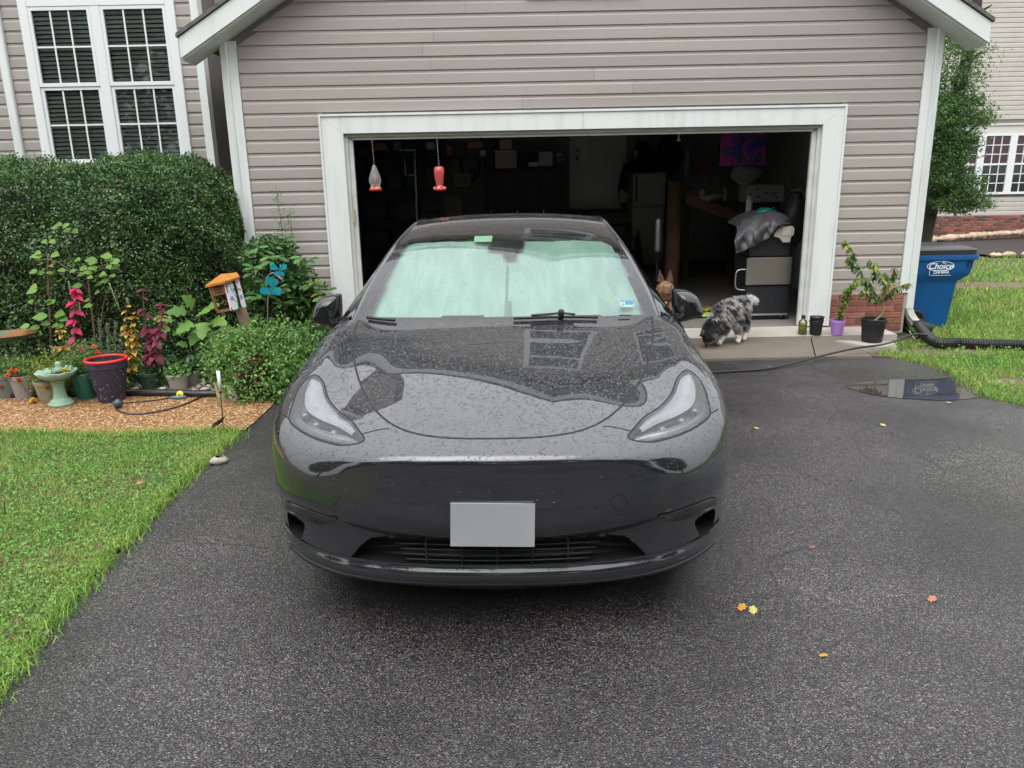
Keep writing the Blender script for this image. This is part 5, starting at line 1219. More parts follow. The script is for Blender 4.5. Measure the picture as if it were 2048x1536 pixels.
M_dpane = mat('wine_dark_pane', (.045, .012, .018), .04, coat=.5); M_dpane2 = mat('green_dark_pane', (.018, .022, .022), .04, coat=.5)
for i in range(4):
    x0, x1 = wx[i] + .0, wx[i + 1] - .0; e = bpy.data.objects.new('window', None); link(e, nb); e.location = Vector(((x0 + x1) / 2, NY, wz0)) - wl(nb); WLOC[e] = Vector(((x0 + x1) / 2, NY, wz0))
    fr = MB(); fr.box((x0, NY - .04, wz0 - .06), (x0 + .09, NY + .02, wz1 + .059)); fr.box((x1 - .09, NY - .04, wz0 - .06), (x1 - .001, NY + .02, wz1 + .059)); fr.box((x0 + .0901, NY - .04, wz1), (x1 - .0901, NY + .02, wz1 + .059)); fr.box((x0 + .0901, NY - .045, wz0 - .06), (x1 - .0901, NY + .02, wz0)); fr.build('frame', M_vinyl, e)
    zm = (wz0 + wz1) / 2; a0, a1 = x0 + .0902, x1 - .0902
    boxp('meeting_rail', (a0, NY - .03, zm - .025), (a1, NY + .01, zm + .025), M_vinyl, e)
    for s0, s1, pm in ((wz0, zm - .0252, M_dpane2), (zm + .0252, wz1, M_dpane)):
        boxp('sash_backing', (a0, NY + .004, s0), (a1, NY + .012, s1), M_dark, e)
        for k in (1, 2):
            boxp('muntin', (a0 + (a1 - a0) * k / 3 - .011, NY - .02, s0), (a0 + (a1 - a0) * k / 3 + .011, NY - .004, s1), M_vinyl, e)
            boxp('muntin', (a0, NY - .0195, s0 + (s1 - s0) * k / 3 - .011), (a1, NY - .0045, s0 + (s1 - s0) * k / 3 + .011), M_vinyl, e)
        for kx in range(3):
            for kz in range(3):
                boxp('pane', (a0 + (a1 - a0) * kx / 3 + .0115, NY - .006, s0 + (s1 - s0) * kz / 3 + .0115), (a0 + (a1 - a0) * (kx + 1) / 3 - .0115, NY + .003, s0 + (s1 - s0) * (kz + 1) / 3 - .0115), pm, e)
# ================================================================== LAWN AND LARGE PLANTS
def blades(P, h, wd, lean, m, name, parent=None, kind='stuff'):
    """bent grass blades: 5 verts, 3 triangles each"""
    n = len(P); a = rng.uniform(0, 2 * math.pi, n); b = rng.uniform(0, 2 * math.pi, n)
    s = np.stack([np.cos(a), np.sin(a), np.zeros(n)], 1) * (wd / 2)[:, None]
    l = np.stack([np.cos(b), np.sin(b), np.zeros(n)], 1) * (lean * h)[:, None]; up = np.array([0, 0, 1.])
    mid = P + l * .35 + up * (h * .6)[:, None]; tip = P + l + up * (h * np.sqrt(np.clip(1 - (lean * .8) ** 2, .08, 1)))[:, None]
    V = np.stack([P - s, P + s, mid - s * .8, mid + s * .8, tip], 1).reshape(-1, 3); i = np.arange(n)[:, None] * 5
    F_ = np.concatenate([i + np.array([[0, 1, 3]]), i + np.array([[0, 3, 2]]), i + np.array([[2, 3, 4]])])
    return nobj(name, V, F_, m, parent, False, 3)
def sample_poly(poly, n):
    P = np.array(poly); lo, hi = P.min(0), P.max(0); r = np.zeros((0, 2))
    while len(r) < n:
        q = rng.uniform(lo, hi, (n * 2, 2)); r = np.concatenate([r, q[inpoly(q, poly)]])
    return r[:n]
def vnoise(P, s, seed=0):
    """cheap smooth value noise in 2D"""
    r = np.random.default_rng(seed); T = r.random((64, 64)); q = P * s; i = np.floor(q).astype(int); f = q - i; f = f * f * (3 - 2 * f)
    g = lambda a, b: T[a % 64, b % 64]
    return (g(i[:, 0], i[:, 1]) * (1 - f[:, 0]) + g(i[:, 0] + 1, i[:, 1]) * f[:, 0]) * (1 - f[:, 1]) + (g(i[:, 0], i[:, 1] + 1) * (1 - f[:, 0]) + g(i[:, 0] + 1, i[:, 1] + 1) * f[:, 0]) * f[:, 1]
M_gr1 = mat('grass_blades', (.17, .36, .055), .5, island=.55, transl=.4, spec=.35, col2=(.32, .42, .10), vs=1.6)
M_gr2 = mat('grass_dry', (.32, .29, .11), .6, island=.3, transl=.3)
M_clov = mat('clover_leaves', (.14, .34, .06), .5, island=.3, transl=.3)
le = left_edge; ledge = [(p[0] - .01, p[1]) for p in le if p[1] < gnd(490, 862).y + .05]
lawnL = ledge + [(le[-1][0] - 1.2, .9), (-4.6, 1.2), (-5.0, gnd(-300, 872).y), g2(0, 868), g2(120, 873), g2(300, 871), g2(440, 868), g2(487, 863)]
tag(sheet('lawn', [(p[0], p[1]) for p in lawnL], .004, M_soil), kind='structure')
P = sample_poly(lawnL, 150000); w_ = np.exp(-((P[:, 1] - 2.6) / 2.2) ** 2) * .6 + .45; vis = P[:, 0] > -.74 * P[:, 1] - .7
P = P[vis & (rng.random(len(P)) < w_)]
nv = vnoise(P, 3.2, 3); P = P[rng.random(len(P)) < .35 + .95 * nv]
n = len(P); nv = vnoise(P, 2.2, 5)
tag(blades(np.column_stack([P, np.full(n, .0)]), .016 + .036 * rng.random(n) * (.4 + 1.1 * nv), .0026 + .0028 * rng.random(n), .45 + .6 * rng.random(n), M_gr1, 'grass'), kind='stuff', label='short wet green grass of the front lawn left of the driveway', cat='grass')
k = rng.choice(n, n // 6, replace=False)
tag(blades(np.column_stack([P[k], np.zeros(len(k))]), .03 + .03 * rng.random(len(k)), .002 + .002 * rng.random(len(k)), .7 + .3 * rng.random(len(k)), M_gr2, 'dry_grass'), kind='stuff', label='dry straw coloured blades among the front lawn grass', cat='grass')
# fringe of blades along the edges of lawn with driveway and walkway
E = []
pts = ledge + []
for a, b_ in list(zip(ledge[:-1], ledge[1:])) + [(g2(0, 868), g2(120, 873)), (g2(120, 873), g2(300, 871)), (g2(300, 871), g2(487, 864))]:
    L_ = math.dist(a, b_); m_ = int(L_ * 900); t = rng.random(m_)[:, None]; E.append(np.array(a) * (1 - t) + np.array(b_) * t + rng.normal(0, .032, (m_, 2)))
E = np.concatenate(E); n = len(E)
tag(blades(np.column_stack([E, np.zeros(n)]), .03 + .06 * rng.random(n) ** 2, .003 + .003 * rng.random(n), .5 + .5 * rng.random(n), M_gr1, 'edge_grass'), kind='stuff', label='ragged grass fringe along the driveway and walkway edge', cat='grass')
E = []; redge = [p for p in right_edge if p[0] > e1.x + .12]
for a, b_ in zip(redge[:-1], redge[1:]):
    L_ = math.dist(a, b_); m_ = int(L_ * 700); t = rng.random(m_)[:, None]; E.append(np.array(a) * (1 - t) + np.array(b_) * t + rng.normal(0, .035, (m_, 2)))
E = np.concatenate(E); n = len(E)
tag(blades(np.column_stack([E, np.zeros(n)]), .025 + .05 * rng.random(n) ** 2, .0035 + .003 * rng.random(n), .5 + .5 * rng.random(n), M_gr1, 'edge_grass'), kind='stuff', label='ragged grass fringe round the puddle side of the driveway', cat='grass')
# clover and broad-leaf weeds
def flat_leaves(poly, n, lo, hi, m, name, label, z=.03):
    P = sample_poly(poly, n); n = len(P); a = rng.uniform(0, 6.28, n); U = np.stack([np.cos(a), np.sin(a), rng.uniform(-.1, .5, n)], 1); U = unit(U)
    N_ = unit(np.stack([rng.normal(0, .35, n), rng.normal(0, .35, n), np.ones(n)], 1)); N_ = unit(N_ - U * (N_ * U).sum(1, keepdims=True)); L = rng.uniform(lo, hi, n)
    V, Q = leaves_np(np.column_stack([P, z * rng.random(n) + .008]), N_, U, L, L * .8); return tag(nobj(name, V, Q, m, None, False, 3), label, 'ground cover', kind='stuff')
near = [p for p in lawnL if p[0] > -3.6]
flat_leaves(near, 9000, .010, .022, M_clov, 'clover', 'small clover leaves through the front lawn')
# right lawn
lawnR = [(p[0] - .004, p[1] - .004) for p in right_edge if p[0] > e1.x - .1] + [(8.5, 4.6), (18, 7.5), (18, 15.5), (at(1945, 517, 15.6).x, 15.4), (6.2, 15.4), (5.4, 10.5), (4.4, 8.9), (4.35, 7.7), (e1.x + .1, 7.4)]
tag(sheet('side_lawn', lawnR, .002, M_soil), kind='structure')
P = sample_poly(lawnR, 380000); pr = np.clip(1.7 * np.exp(-(P[:, 1] - 5.5) / 2.6), .05, 1); vis = (P[:, 0] < .85 * P[:, 1] + 1.5)
P = P[vis & (rng.random(len(P)) < pr)]
dirt = ((P[:, 0] - gnd(1985, 722).x) / .55) ** 2 + ((P[:, 1] - gnd(1985, 722).y) / .13) ** 2
d1 = gnd(1880, 706); d2 = gnd(2040, 765); d3 = gnd(2010, 572)
bare = (((P[:, 0] - d1.x) / .42) ** 2 + ((P[:, 1] - d1.y) / .16) ** 2 < 1) | (((P[:, 0] - d2.x) / .22) ** 2 + ((P[:, 1] - d2.y) / .1) ** 2 < 1) | (((P[:, 0] - d3.x) / 1.3) ** 2 + ((P[:, 1] - d3.y) / .35) ** 2 < 1)
P = P[~bare | (rng.random(len(P)) < .12)]; n = len(P); far = np.clip((P[:, 1] - 6) / 8, 0, 1)
tag(blades(np.column_stack([P, np.zeros(n)]), (.03 + .045 * rng.random(n)) * (1 + .5 * far), (.0035 + .003 * rng.random(n)) * (1 + 2.5 * far), .4 + .5 * rng.random(n), M_gr1, 'grass'), kind='stuff', label='lush green grass of the side lawn right of the garage', cat='grass')
flat_leaves([(p[0], p[1]) for p in lawnR if p[1] < 8.5] + [(6.0, 8.4)], 9000, .016, .034, M_clov, 'clover', 'broad clover leaves near the puddle and black pipe', .05)
# bare soil patches
M_dirt = mat('bare_dirt', (.12, .085, .055), .95, col2=(.17, .12, .08), vs=14, bump=.6, bs=60)
for d, rx, ry in ((d1, .46, .2), (d2, .26, .12), (d3, 1.35, .38)):
    tag(sheet('bare_soil', [(d.x + rx * math.cos(a) * (1 + .12 * math.sin(5 * a)), d.y + ry * math.sin(a) * (1 + .15 * math.cos(4 * a))) for a in np.linspace(0, 6.28, 28)[:-1]], .006, M_dirt), kind='structure')
# gravelly strip between slab and grass
g_ = [g2(1745, 713), g2(1800, 717), g2(1835, 722), g2(1800, 702), g2(1770, 690), (e1.x, 7.45), (e0.x + .05, 7.5)]
tag(sheet('soil_strip', g_, .005, M_dirt), kind='structure')
# neighbour's mulch bed with stone edging
nbx0 = at(1942, 500, 17).x
tag(sheet('mulch_bed', [(nbx0 - .3, 15.7), (24, 14.9), (24, 20.4), (nbx0 + 1.0, 20.3), (nbx0 - .2, 18.5)], .02, M_mulch2), kind='structure')
M_stone = mat('tan_stone', (.42, .30, .20), .85, col2=(.52, .40, .29), vs=8, rnd=.2, bump=.4, bs=20); M_stone2 = mat('river_stone', (.33, .29, .245), .7, col2=(.42, .38, .33), vs=12, rnd=.3)
def stone_mesh(seed, m):
    r = random.Random(seed); q = MB(); V = []; S, K = 8, 5
    for i in range(K):
        t = math.pi * (i + .5) / K
        for j in range(S):
            a = 2 * math.pi * j / S; k = 1 + r.uniform(-.14, .14); V.append((math.sin(t) * math.cos(a) * k, math.sin(t) * math.sin(a) * k, math.cos(t) * k))
    F_ = [(i * S + j, i * S + (j + 1) % S, (i + 1) * S + (j + 1) % S, (i + 1) * S + j) for i in range(K - 1) for j in range(S)] + [tuple(range(S)), tuple((K - 1) * S + j for j in range(S - 1, -1, -1))]
    return mesh_from('stone', V, F_, m, True)
sm = [stone_mesh(i, M_stone) for i in range(4)]
edg = thing('stone_edging', (nbx0 + 2, 16, 0), 'row of tan edging stones round the neighbour mulch bed', 'edging')
x = nbx0 - .3
while x < nbx0 + 3.2:
    wv = random.uniform(.11, .2); t = (x - nbx0 + .3) / 10; put('edging_stone', random.choice(sm), edg, (x, 15.62 - .8 * t * .35, .05), (0, 0, random.uniform(0, 6)), (wv, .09, random.uniform(.05, .09))); x += wv * 1.9
for t in np.linspace(0, 1, 26):
    p = Vector((nbx0 - .1 + t * 4.2, 19.2 + .3 * math.sin(t * 2) + .6 * t, .06 + .12 * math.sin(t * math.pi * .5))); put('edging_stone', random.choice(sm), edg, p, (0, 0, random.uniform(0, 6)), (random.uniform(.1, .17), .1, random.uniform(.06, .11)))

# ---- foliage makers
def shell(n, c, r, depth=.25, power=.5, zmin=None, seed=0, lumps=.12):
    """points near the surface of a lumpy ellipsoid (superellipsoid with power<1 boxier)"""
    g = np.random.default_rng(seed); d = unit(g.normal(size=(n, 3))); d = np.sign(d) * np.abs(d) ** power; d = d / (np.abs(d) ** 2).sum(1, keepdims=True) ** .5 * 1.0
    s = (np.abs(d) ** (1 / max(power, .2)) ).sum(1, keepdims=True) ** power if False else 1
    ph = g.uniform(0, 6.28, 6); lump = 1 + lumps * (np.sin(d[:, 0] * 7 + ph[0]) * np.sin(d[:, 2] * 6 + ph[1]) + .6 * np.sin(d[:, 1] * 11 + ph[2] + d[:, 2] * 9) + .5 * np.sin(d[:, 0] * 17 + ph[3]) * np.sin(d[:, 2] * 15 + ph[4]))
    k = lump * (1 - depth * g.random(n) ** 1.6); return np.array(c) + d * np.array(r) * k[:, None], d
def foliage(name, P, D, lo, hi, ratio, m, parent, droop=.2, seed=0, rnd=.8, curl=.15):
    g = np.random.default_rng(seed + 1); n = len(P); U = unit(D * .6 + g.normal(0, rnd, (n, 3)) + np.array([0, 0, -droop])); N_ = g.normal(0, .6, (n, 3)) + D * .5 + np.array([0, 0, .7])
    N_ = unit(N_ - U * (N_ * U).sum(1, keepdims=True)); L = g.uniform(lo, hi, n); V, Q = leaves_np(P, N_, U, L, L * ratio, .18, curl); return nobj(name, V, Q, m, parent, False, 3)
# hedge against the left wing: boxy volume with a noisy surface
hd = thing('hedge', (-5.0, 7.9, 0), 'big dense dark green clipped shrub under the twin window', 'hedge')
_th = np.linspace(0, math.pi * .78, 400); _cy = 7.98 - 1.02 * np.sign(np.cos(_th)) * np.abs(np.cos(_th)) ** .55; _cz = .04 + 1.90 * np.abs(np.sin(_th)) ** .62
_al = np.concatenate([[0], np.cumsum(np.hypot(np.diff(_cy), np.diff(_cz)))])
def hedge_pts(n, seed):
    """smooth hedge section swept along x, rounded at its right end"""
    g = np.random.default_rng(seed); x0, x1 = -7.4, -2.74; a = g.random(n) * _al[-1]; th = np.interp(a, _al, _th)
    u = g.random(n); x = x0 + (x1 - x0) * u; e = np.clip((x - x1 + .75) / .75, 0, 1); s_ = np.sqrt(np.clip(1 - e ** 2.6, 0, 1)); extra = g.random(n) < .12
    x = np.where(extra, x1 - .75 * g.random(n) ** 3, x); e = np.clip((x - x1 + .75) / .75, 0, 1); s_ = np.sqrt(np.clip(1 - e ** 2.6, 0.0, 1))
    cy = np.interp(th, _th, _cy); cz = np.interp(th, _th, _cz); dy = np.interp(th, _th, np.gradient(_cz, _th)); dz = np.interp(th, _th, -np.gradient(_cy, _th)); D = unit(np.stack([e ** 2 * 1.2 * 1.5, -dy, -dz * -1 * -1], 1))
    D[:, 2] = np.abs(D[:, 2]); P = np.stack([x, 7.98 + (cy - 7.98) * s_, .04 + (cz - .04) * (.62 + .38 * s_)], 1)
    q = np.column_stack([P[:, 0] + P[:, 1] * .7, P[:, 2] + P[:, 1] * .9]); lump = .20 * (vnoise(q + 50, 2.4, 11) - .5) + .13 * (vnoise(q + 50, 6.5, 12) - .5) + .06 * (vnoise(q + 50, 15, 13) - .5)
    P += D * (lump - .17 * g.random(n) ** 2.0)[:, None]
    P[:, 2] = np.maximum(P[:, 2], .03); return P, D
M_hl = mat('hedge_leaves', (.050, .120, .030), .30, island=.6, transl=.24, spec=.7, col2=(.082, .165, .042), vs=2.5)
M_hl2 = mat('hedge_new_leaves', (.11, .22, .05), .4, island=.35, transl=.3)
P, D = hedge_pts(125000, 21); foliage('crown', P, D, .022, .040, .56, M_hl, hd, .0, 21)
P, D = hedge_pts(2600, 23); k = vnoise(np.column_stack([P[:, 0], P[:, 2]]) + 30, 2.2, 17) > .62; P, D = P[k] + D[k] * .02, D[k]; foliage('brown_leaves', P, D, .022, .036, .5, mat('hedge_brown_leaves', (.11, .07, .04), .7, island=.4), hd, .2, 24)
P, D = hedge_pts(26000, 22); k = (D[:, 2] > .5) | (P[:, 2] > 1.2 + .5 * rng.random(len(P))); k &= rng.random(len(P)) < .55; P = P[k] + D[k] * .03; foliage('new_growth', P, D[k], .016, .026, .55, M_hl2, hd, -.5, 22)
# upright sprigs
q = MB(); LP = []; LD = []
for i in range(210):
    x = random.choice([random.uniform(-5.9, -3.2), random.uniform(-5.5, -4.9), random.uniform(-3.9, -3.3)]); y = random.uniform(7.55, 8.5); h = random.uniform(.06, .22); b0 = Vector((x, y, 1.80 - .25 * max(0, min(1, (x + 3.6) / .6)))); d = Vector((random.uniform(-.2, .2), random.uniform(-.2, .1), 1)).normalized()
    q.tube([b0, b0 + d * h], [.0025, .001], 4, False)
    for k in range(int(h / .010)): LP.append(b0 + d * (.03 + k * .010)); a = random.uniform(0, 6.28); LD.append((math.cos(a), math.sin(a), .5))
q.build('sprig_stems', mat('twig_brown', (.07, .05, .035), .8), hd)['kind'] = 'stuff'; foliage('sprig_leaves', np.array(LP), unit(np.array(LD)), .014, .022, .5, M_hl2, hd, -.4, 33, .2)
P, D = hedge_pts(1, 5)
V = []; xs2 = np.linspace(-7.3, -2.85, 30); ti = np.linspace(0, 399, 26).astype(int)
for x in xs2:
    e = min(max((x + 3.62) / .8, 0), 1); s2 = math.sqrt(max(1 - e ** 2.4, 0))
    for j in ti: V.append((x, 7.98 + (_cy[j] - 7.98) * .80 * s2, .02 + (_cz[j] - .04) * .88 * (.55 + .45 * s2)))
q = MB(); q.add(V, [(i * 26 + j, i * 26 + j + 1, (i + 1) * 26 + j + 1, (i + 1) * 26 + j) for i in range(29) for j in range(25)]); q.build('dark_core', mat('hedge_inner_shade', (.006, .010, .005), .9), hd, True)  # solid near-black core: the hedge's inner shade put into its colour
# bare twigs showing at the shaded foot
q = MB()
for i in range(60):
    x = random.uniform(-6.0, -3.1); q.tube([(x, 7.2 + random.uniform(0, .2), 0), (x + random.uniform(-.15, .15), 7.15, .4), (x + random.uniform(-.3, .3), 7.0, .8)], [.012, .008, .003], 5, False)
q.build('twigs', MATS['twig_brown'], hd)
# tree at the right corner
tr = thing('small_leaved_tree', (6.4, 11.6, 0), 'small-leaved tree leaning out beyond the right garage corner', 'tree')
q = MB(); q.tube(crv([(6.35, 11.9, 0), (6.4, 11.8, 1.2), (6.5, 11.7, 2.4), (6.6, 11.6, 3.8), (6.5, 11.6, 5.2)], 5), [.13 - .004 * i for i in range(21)], 10)
for (z0, x1, z1) in ((1.3, 6.75, 1.75), (1.7, 6.8, 2.4), (2.3, 6.75, 2.7), (2.0, 6.7, 1.5), (2.9, 6.7, 3.3), (3.4, 6.7, 3.9)): q.tube(crv([(6.45, 11.7, z0), ((6.45 + x1) / 2, 11.55, (z0 + z1) / 2 + .12), (x1, 11.4, z1)], 4), [.04, .035, .03, .027, .024, .02, .016, .012, .006], 6)
q.build('trunk', mat('dark_bark', (.035, .03, .025), .9, col2=(.06, .05, .04), vs=10, bump=.6, bs=30), tr, True)
LPs = []; LDs = []
for (px, py, rx, rz, cnt) in ((1880, 230, .42, .30, 2700), (1920, 215, .40, .22, 2250), (1945, 240, .22, .10, 750), (1870, 280, .30, .30, 2100), (1905, 280, .30, .20, 1350), (1915, 300, .26, .18, 1350), (1885, 310, .34, .22, 2250), (1925, 275, .20, .09, 600), (1870, 345, .22, .22, 1050), (1890, 360, .30, .24, 1950), (1925, 372, .28, .20, 1650), (1905, 395, .30, .18, 1500), (1945, 395, .18, .12, 750), (1960, 408, .12, .08, 390), (1880, 405, .18, .10, 525), (1858, 230, .22, .5, 1350), (1860, 380, .14, .25, 525), (1915, 418, .14, .08, 375), (1890, 180, .5, .3, 2250), (1910, 120, .5, .35, 2250), (1880, 60, .5, .4, 2250), (1968, 232, .1, .05, 180), (1898, 330, .2, .1, 600)):
    c = at(px, py, 11.5 + random.uniform(-.3, .3)); P, D = shell(cnt, c, (rx, .35, rz), .55, .9, seed=px + py, lumps=.3); LPs.append(P); LDs.append(D)
P = np.concatenate(LPs); D = np.concatenate(LDs); M_tl = mat('tree_leaves', (.075, .16, .042), .4, island=.5, transl=.3, spec=.4, col2=(.10, .19, .05), vs=3)
foliage('crown', P, D, .030, .05, .5, M_tl, tr, .3, 77)
# ================================================================== GARDEN ON THE LEFT
def leaf_mesh(name, m, wid=.5, fold=.18, curl=.25, kind='ovate', rim=None):
    """unit-length leaf along +y, face up +z"""
    prof = {'ovate': [(0, .06), (.12, .55), (.32, 1), (.55, .9), (.78, .5), (.93, .18), (1, 0.01)], 'lance': [(0, .05), (.2, .7), (.5, 1), (.8, .6), (1, .01)], 'obov': [(0, .05), (.25, .4), (.55, .9), (.78, 1), (.93, .6), (1, .05)],
            'fig': [(0, .10), (.06, .55), (.14, 1.0), (.22, .82), (.30, .55), (.40, .85), (.52, 1.05), (.60, .62), (.70, .50), (.84, .42), (1, .01)],
            'cole': [(0, .08), (.1, .65), (.18, .85), (.26, .8), (.34, 1), (.44, .9), (.52, .93), (.62, .72), (.72, .66), (.84, .35), (1, .01)]}[kind]
    V = []; F_ = []; n = len(prof)
    for t, wv in prof:
        z = -curl * t * t; h = wid / 2 * wv; V += [(-h, t, z + fold * h), (0, t, z), (h, t, z + fold * h)]
    for i in range(n - 1):
        a = i * 3; F_ += [(a, a + 1, a + 4, a + 3), (a + 1, a + 2, a + 5, a + 4)]
    me = mesh_from(name, V, F_, [m] if rim is None else [m, rim], True)
    return me
def orient(u, up=(0, 0, 1)):
    u = Vector(u).normalized(); n = Vector(up); n = (n - u * n.dot(u)); n = n.normalized() if n.length > 1e-4 else u.orthogonal().normalized(); s = u.cross(n)
    return Matrix((s, u, n)).transposed()
def put_leaf(me, parent, p, u, size, up=(0, 0, 1), nm='leaf'):
    return put(nm, me, parent, p, orient(u, up), size)
def pot(name, px, py, r0, r1, h, m, label, soil=True, z=.008, rim=.012, rimm=None, cat='flower pot', tilt=None, Y=None, n=28):
    """tapered pot: r0 foot radius, r1 mouth radius"""
    c = gnd(px, py, z) if Y is None else Vector((at(px, py, Y).x, Y, z)); c = c + Vector((0, r0, 0)); t = thing(name, c, label, cat)
    q = MB(); q.lathe([(r0 * .96, 0), (r0, .008), (r1 * .965, h * .80), (r1 * .97, h * .81), (r1 * 1.02, h * .83), (r1 * 1.03, h * .985), (r1 * 1.0, h), (r1 * .93, h * .99), (r1 * .9, h * .8)], c, n); o = q.build('pot_body', m, t); autosmooth(o, 40)
    if rimm is not None:
        q = MB(); q.tube([c + Vector((r1 * 1.0 * math.cos(a), r1 * 1.0 * math.sin(a), h)) for a in np.linspace(0, 2 * math.pi, 33)], rim, 8); q.build('rim', rimm, t, True)
    if soil:
        q = MB(); q.lathe([(r1 * .9, h * .86), (r1 * .5, h * .88), (0, h * .885)], c, n, cap=False); q.build('potting_soil', M_mulch, t, True)
    return t, c, c + Vector((0, 0, h * .87))
S_ = 1 / 250.     # rough metres per photo pixel at the bed's front
M_pgrey = mat('grey_plastic_pot', (.27, .255, .24), .6, col2=(.31, .295, .28), vs=9); M_pgrn = mat('grey_green_pot', (.16, .185, .165), .6); M_pstone = mat('mossy_stone_pot', (.25, .21, .145), .9, col2=(.32, .29, .2), vs=25, bump=.4, bs=60)
M_pteal = mat('teal_glazed_pot', (.012, .13, .095), .3, coat=.3); M_pdk = mat('dark_green_pot', (.03, .075, .045), .5); M_pblue = mat('speckled_navy_pot', (.022, .022, .045), .45, col2=(.035, .035, .065), vs=30); M_red = mat('red_rim', (.55, .02, .015), .4)
M_ppale = mat('pale_taupe_pot', (.40, .375, .34), .6); M_pcream = mat('cream_pot', (.55, .42, .25), .6, col2=(.62, .52, .36), vs=10); M_pwhite = mat('white_pot', (.70, .70, .68), .45); M_pterr = mat('terracotta', (.28, .07, .035), .7, col2=(.33, .1, .05), vs=12); M_pblack = mat('black_nursery_pot', (.012, .012, .013), .45)
M_stem = mat('green_stem', (.10, .15, .04), .6); M_stemb = mat('brown_stem', (.14, .08, .05), .7); M_stemr = mat('maroon_stem', (.12, .03, .04), .6)
pA = pot('flower_pot', 8, 797, .10, .125, .20, M_pgrn, 'grey-green marigold pot cut by the left edge')
pB = pot('flower_pot', 42, 799, .078, .105, .195, M_pgrey, 'taupe grey marigold pot second from the left edge')
pC = pot('flower_pot', 92, 805, .09, .115, .17, M_pstone, 'mossy stone pot behind the small green birdbath')
pD = pot('flower_pot', 165, 800, .075, .105, .215, M_pteal, 'glossy teal pot between birdbath and navy pot')
pE = pot('flower_pot', 212, 807, .10, .150, .34, M_pblue, 'tall speckled navy pot with a bright red rim', rimm=M_red, rim=.013)
pF = pot('flower_pot', 293, 780, .075, .10, .14, M_pdk, 'dark green pot holding the dark red coleus', z=.02)
pG = pot('flower_pot', 352, 783, .065, .09, .14, M_ppale, 'pale taupe pot, front one of the pair by the stones', z=.02)
pH = pot('flower_pot', 378, 772, .065, .09, .13, M_ppale, 'pale taupe pot, rear one of the pair by the stones', z=.02)
pI = pot('flower_pot', 442, 796, .05, .062, .135, M_pcream, 'cream pot left of the small white pot')
pJ = pot('flower_pot', 466, 801, .040, .052, .13, M_pwhite, 'small white pot between the cream and red pots')
pK = pot('flower_pot', 495, 799, .040, .052, .085, M_pterr, 'small dark red pot under the green bush')
pL = pot('flower_pot', 384, 745, .09, .12, .15, M_pblack, 'black pot holding the lobed-leaf fig plant', z=.02)
pM = pot('flower_pot', 628, 735, .10, .15, .22, mat('slate_blue_pot', (.10, .15, .18), .5), 'slate blue pot just left of the car fender', z=.02)
pN = pot('flower_pot', 636, 722, .06, .085, .26, M_pterr, 'terracotta pot with a wide lip beside the car fender', z=.02)
# speckles of paint on the navy pot
q = MB(); c = pE[1]
for i in range(45):
    a = random.uniform(math.pi * 1.05, math.pi * 1.95); t = random.random(); r_ = .10 + .05 * t * .97; h = .34 * t * .8; p = c + Vector((r_ * math.cos(a), r_ * math.sin(a), h)); s_ = random.uniform(.0015, .0045); q.lathe([(0, .0012), (s_, .0008), (s_, -.002)], p, 6, axis=(math.cos(a), math.sin(a), -.1))
q.build('paint_flecks', mat('pale_flecks', (.3, .32, .36), .6), pE[0])
def bushy(t, top, n, r, h, m, lo, hi, ratio, stem=True, seed=1, droop=.1, rnd=.9):
    """small mound of foliage over a pot"""
    P, D = shell(n, top + Vector((0, 0, h * .45)), (r, r, h * .6), .9, .9, seed=seed, lumps=.25); P[:, 2] = np.maximum(P[:, 2], top.z - .04)
    o = foliage('foliage', P, D, lo, hi, ratio, m, t, droop, seed, rnd); q = MB(); rr = random.Random(seed)
    for i in range(7):
        a = rr.uniform(0, 6.28); q.tube([top + Vector((0, 0, -.01)), top + Vector((math.cos(a) * r * .35, math.sin(a) * r * .35, h * .4)), top + Vector((math.cos(a) * r * .7, math.sin(a) * r * .7, h * .75))], [.003, .0025, .001], 5, False)
    q.build('stems', M_stem, t); return o
M_mari = mat('marigold_leaves', (.11, .21, .045), .5, island=.4, transl=.3); M_limey = mat('lime_leaves', (.17, .23, .03), .5, island=.35, transl=.35); M_grn = mat('fresh_green_leaves', (.11, .24, .05), .42, island=.4, transl=.3)
M_dgrn = mat('deep_green_leaves', (.06, .14, .04), .4, island=.4, transl=.25); M_silv = mat('silver_leaves', (.24, .30, .20), .55, island=.3, transl=.2)
M_or = mat('orange_petals', (.75, .12, .008), .5, rnd=.2); M_ye = mat('yellow_petals', (.80, .52, .01), .5, rnd=.15)
def pompom(parent, p, r, m, nm='flower'):
    q = MB(); rr = random.Random(int(p.x * 1000))
    for ring, (k, rad, z) in enumerate(((11, 1, 0), (9, .75, .25), (7, .5, .45), (4, .22, .55))):
        for i in range(k):
            a = 2 * math.pi * i / k + ring * .3; d = Vector((math.cos(a), math.sin(a), .25 + .4 * ring)); s = Vector((-math.sin(a), math.cos(a), 0)); c = Vector(p) + Vector((0, 0, z * r)); w_ = r * .32
            q.add([c, c + d * r * rad * .7 + s * w_, c + d * r * rad * 1.05, c + d * r * rad * .7 - s * w_], [(0, 1, 2), (0, 2, 3)])
    o = q.build(nm, m, parent); return o
bushy(pA[0], pA[2], 500, .13, .16, M_mari, .02, .045, .3, seed=41); bushy(pB[0], pB[2], 700, .12, .17, M_mari, .02, .045, .3, seed=42); bushy(pC[0], pC[2], 1100, .16, .18, M_limey, .018, .035, .35, seed=43, droop=.5); bushy(pD[0], pD[2], 900, .14, .26, M_mari, .018, .04, .3, seed=44)
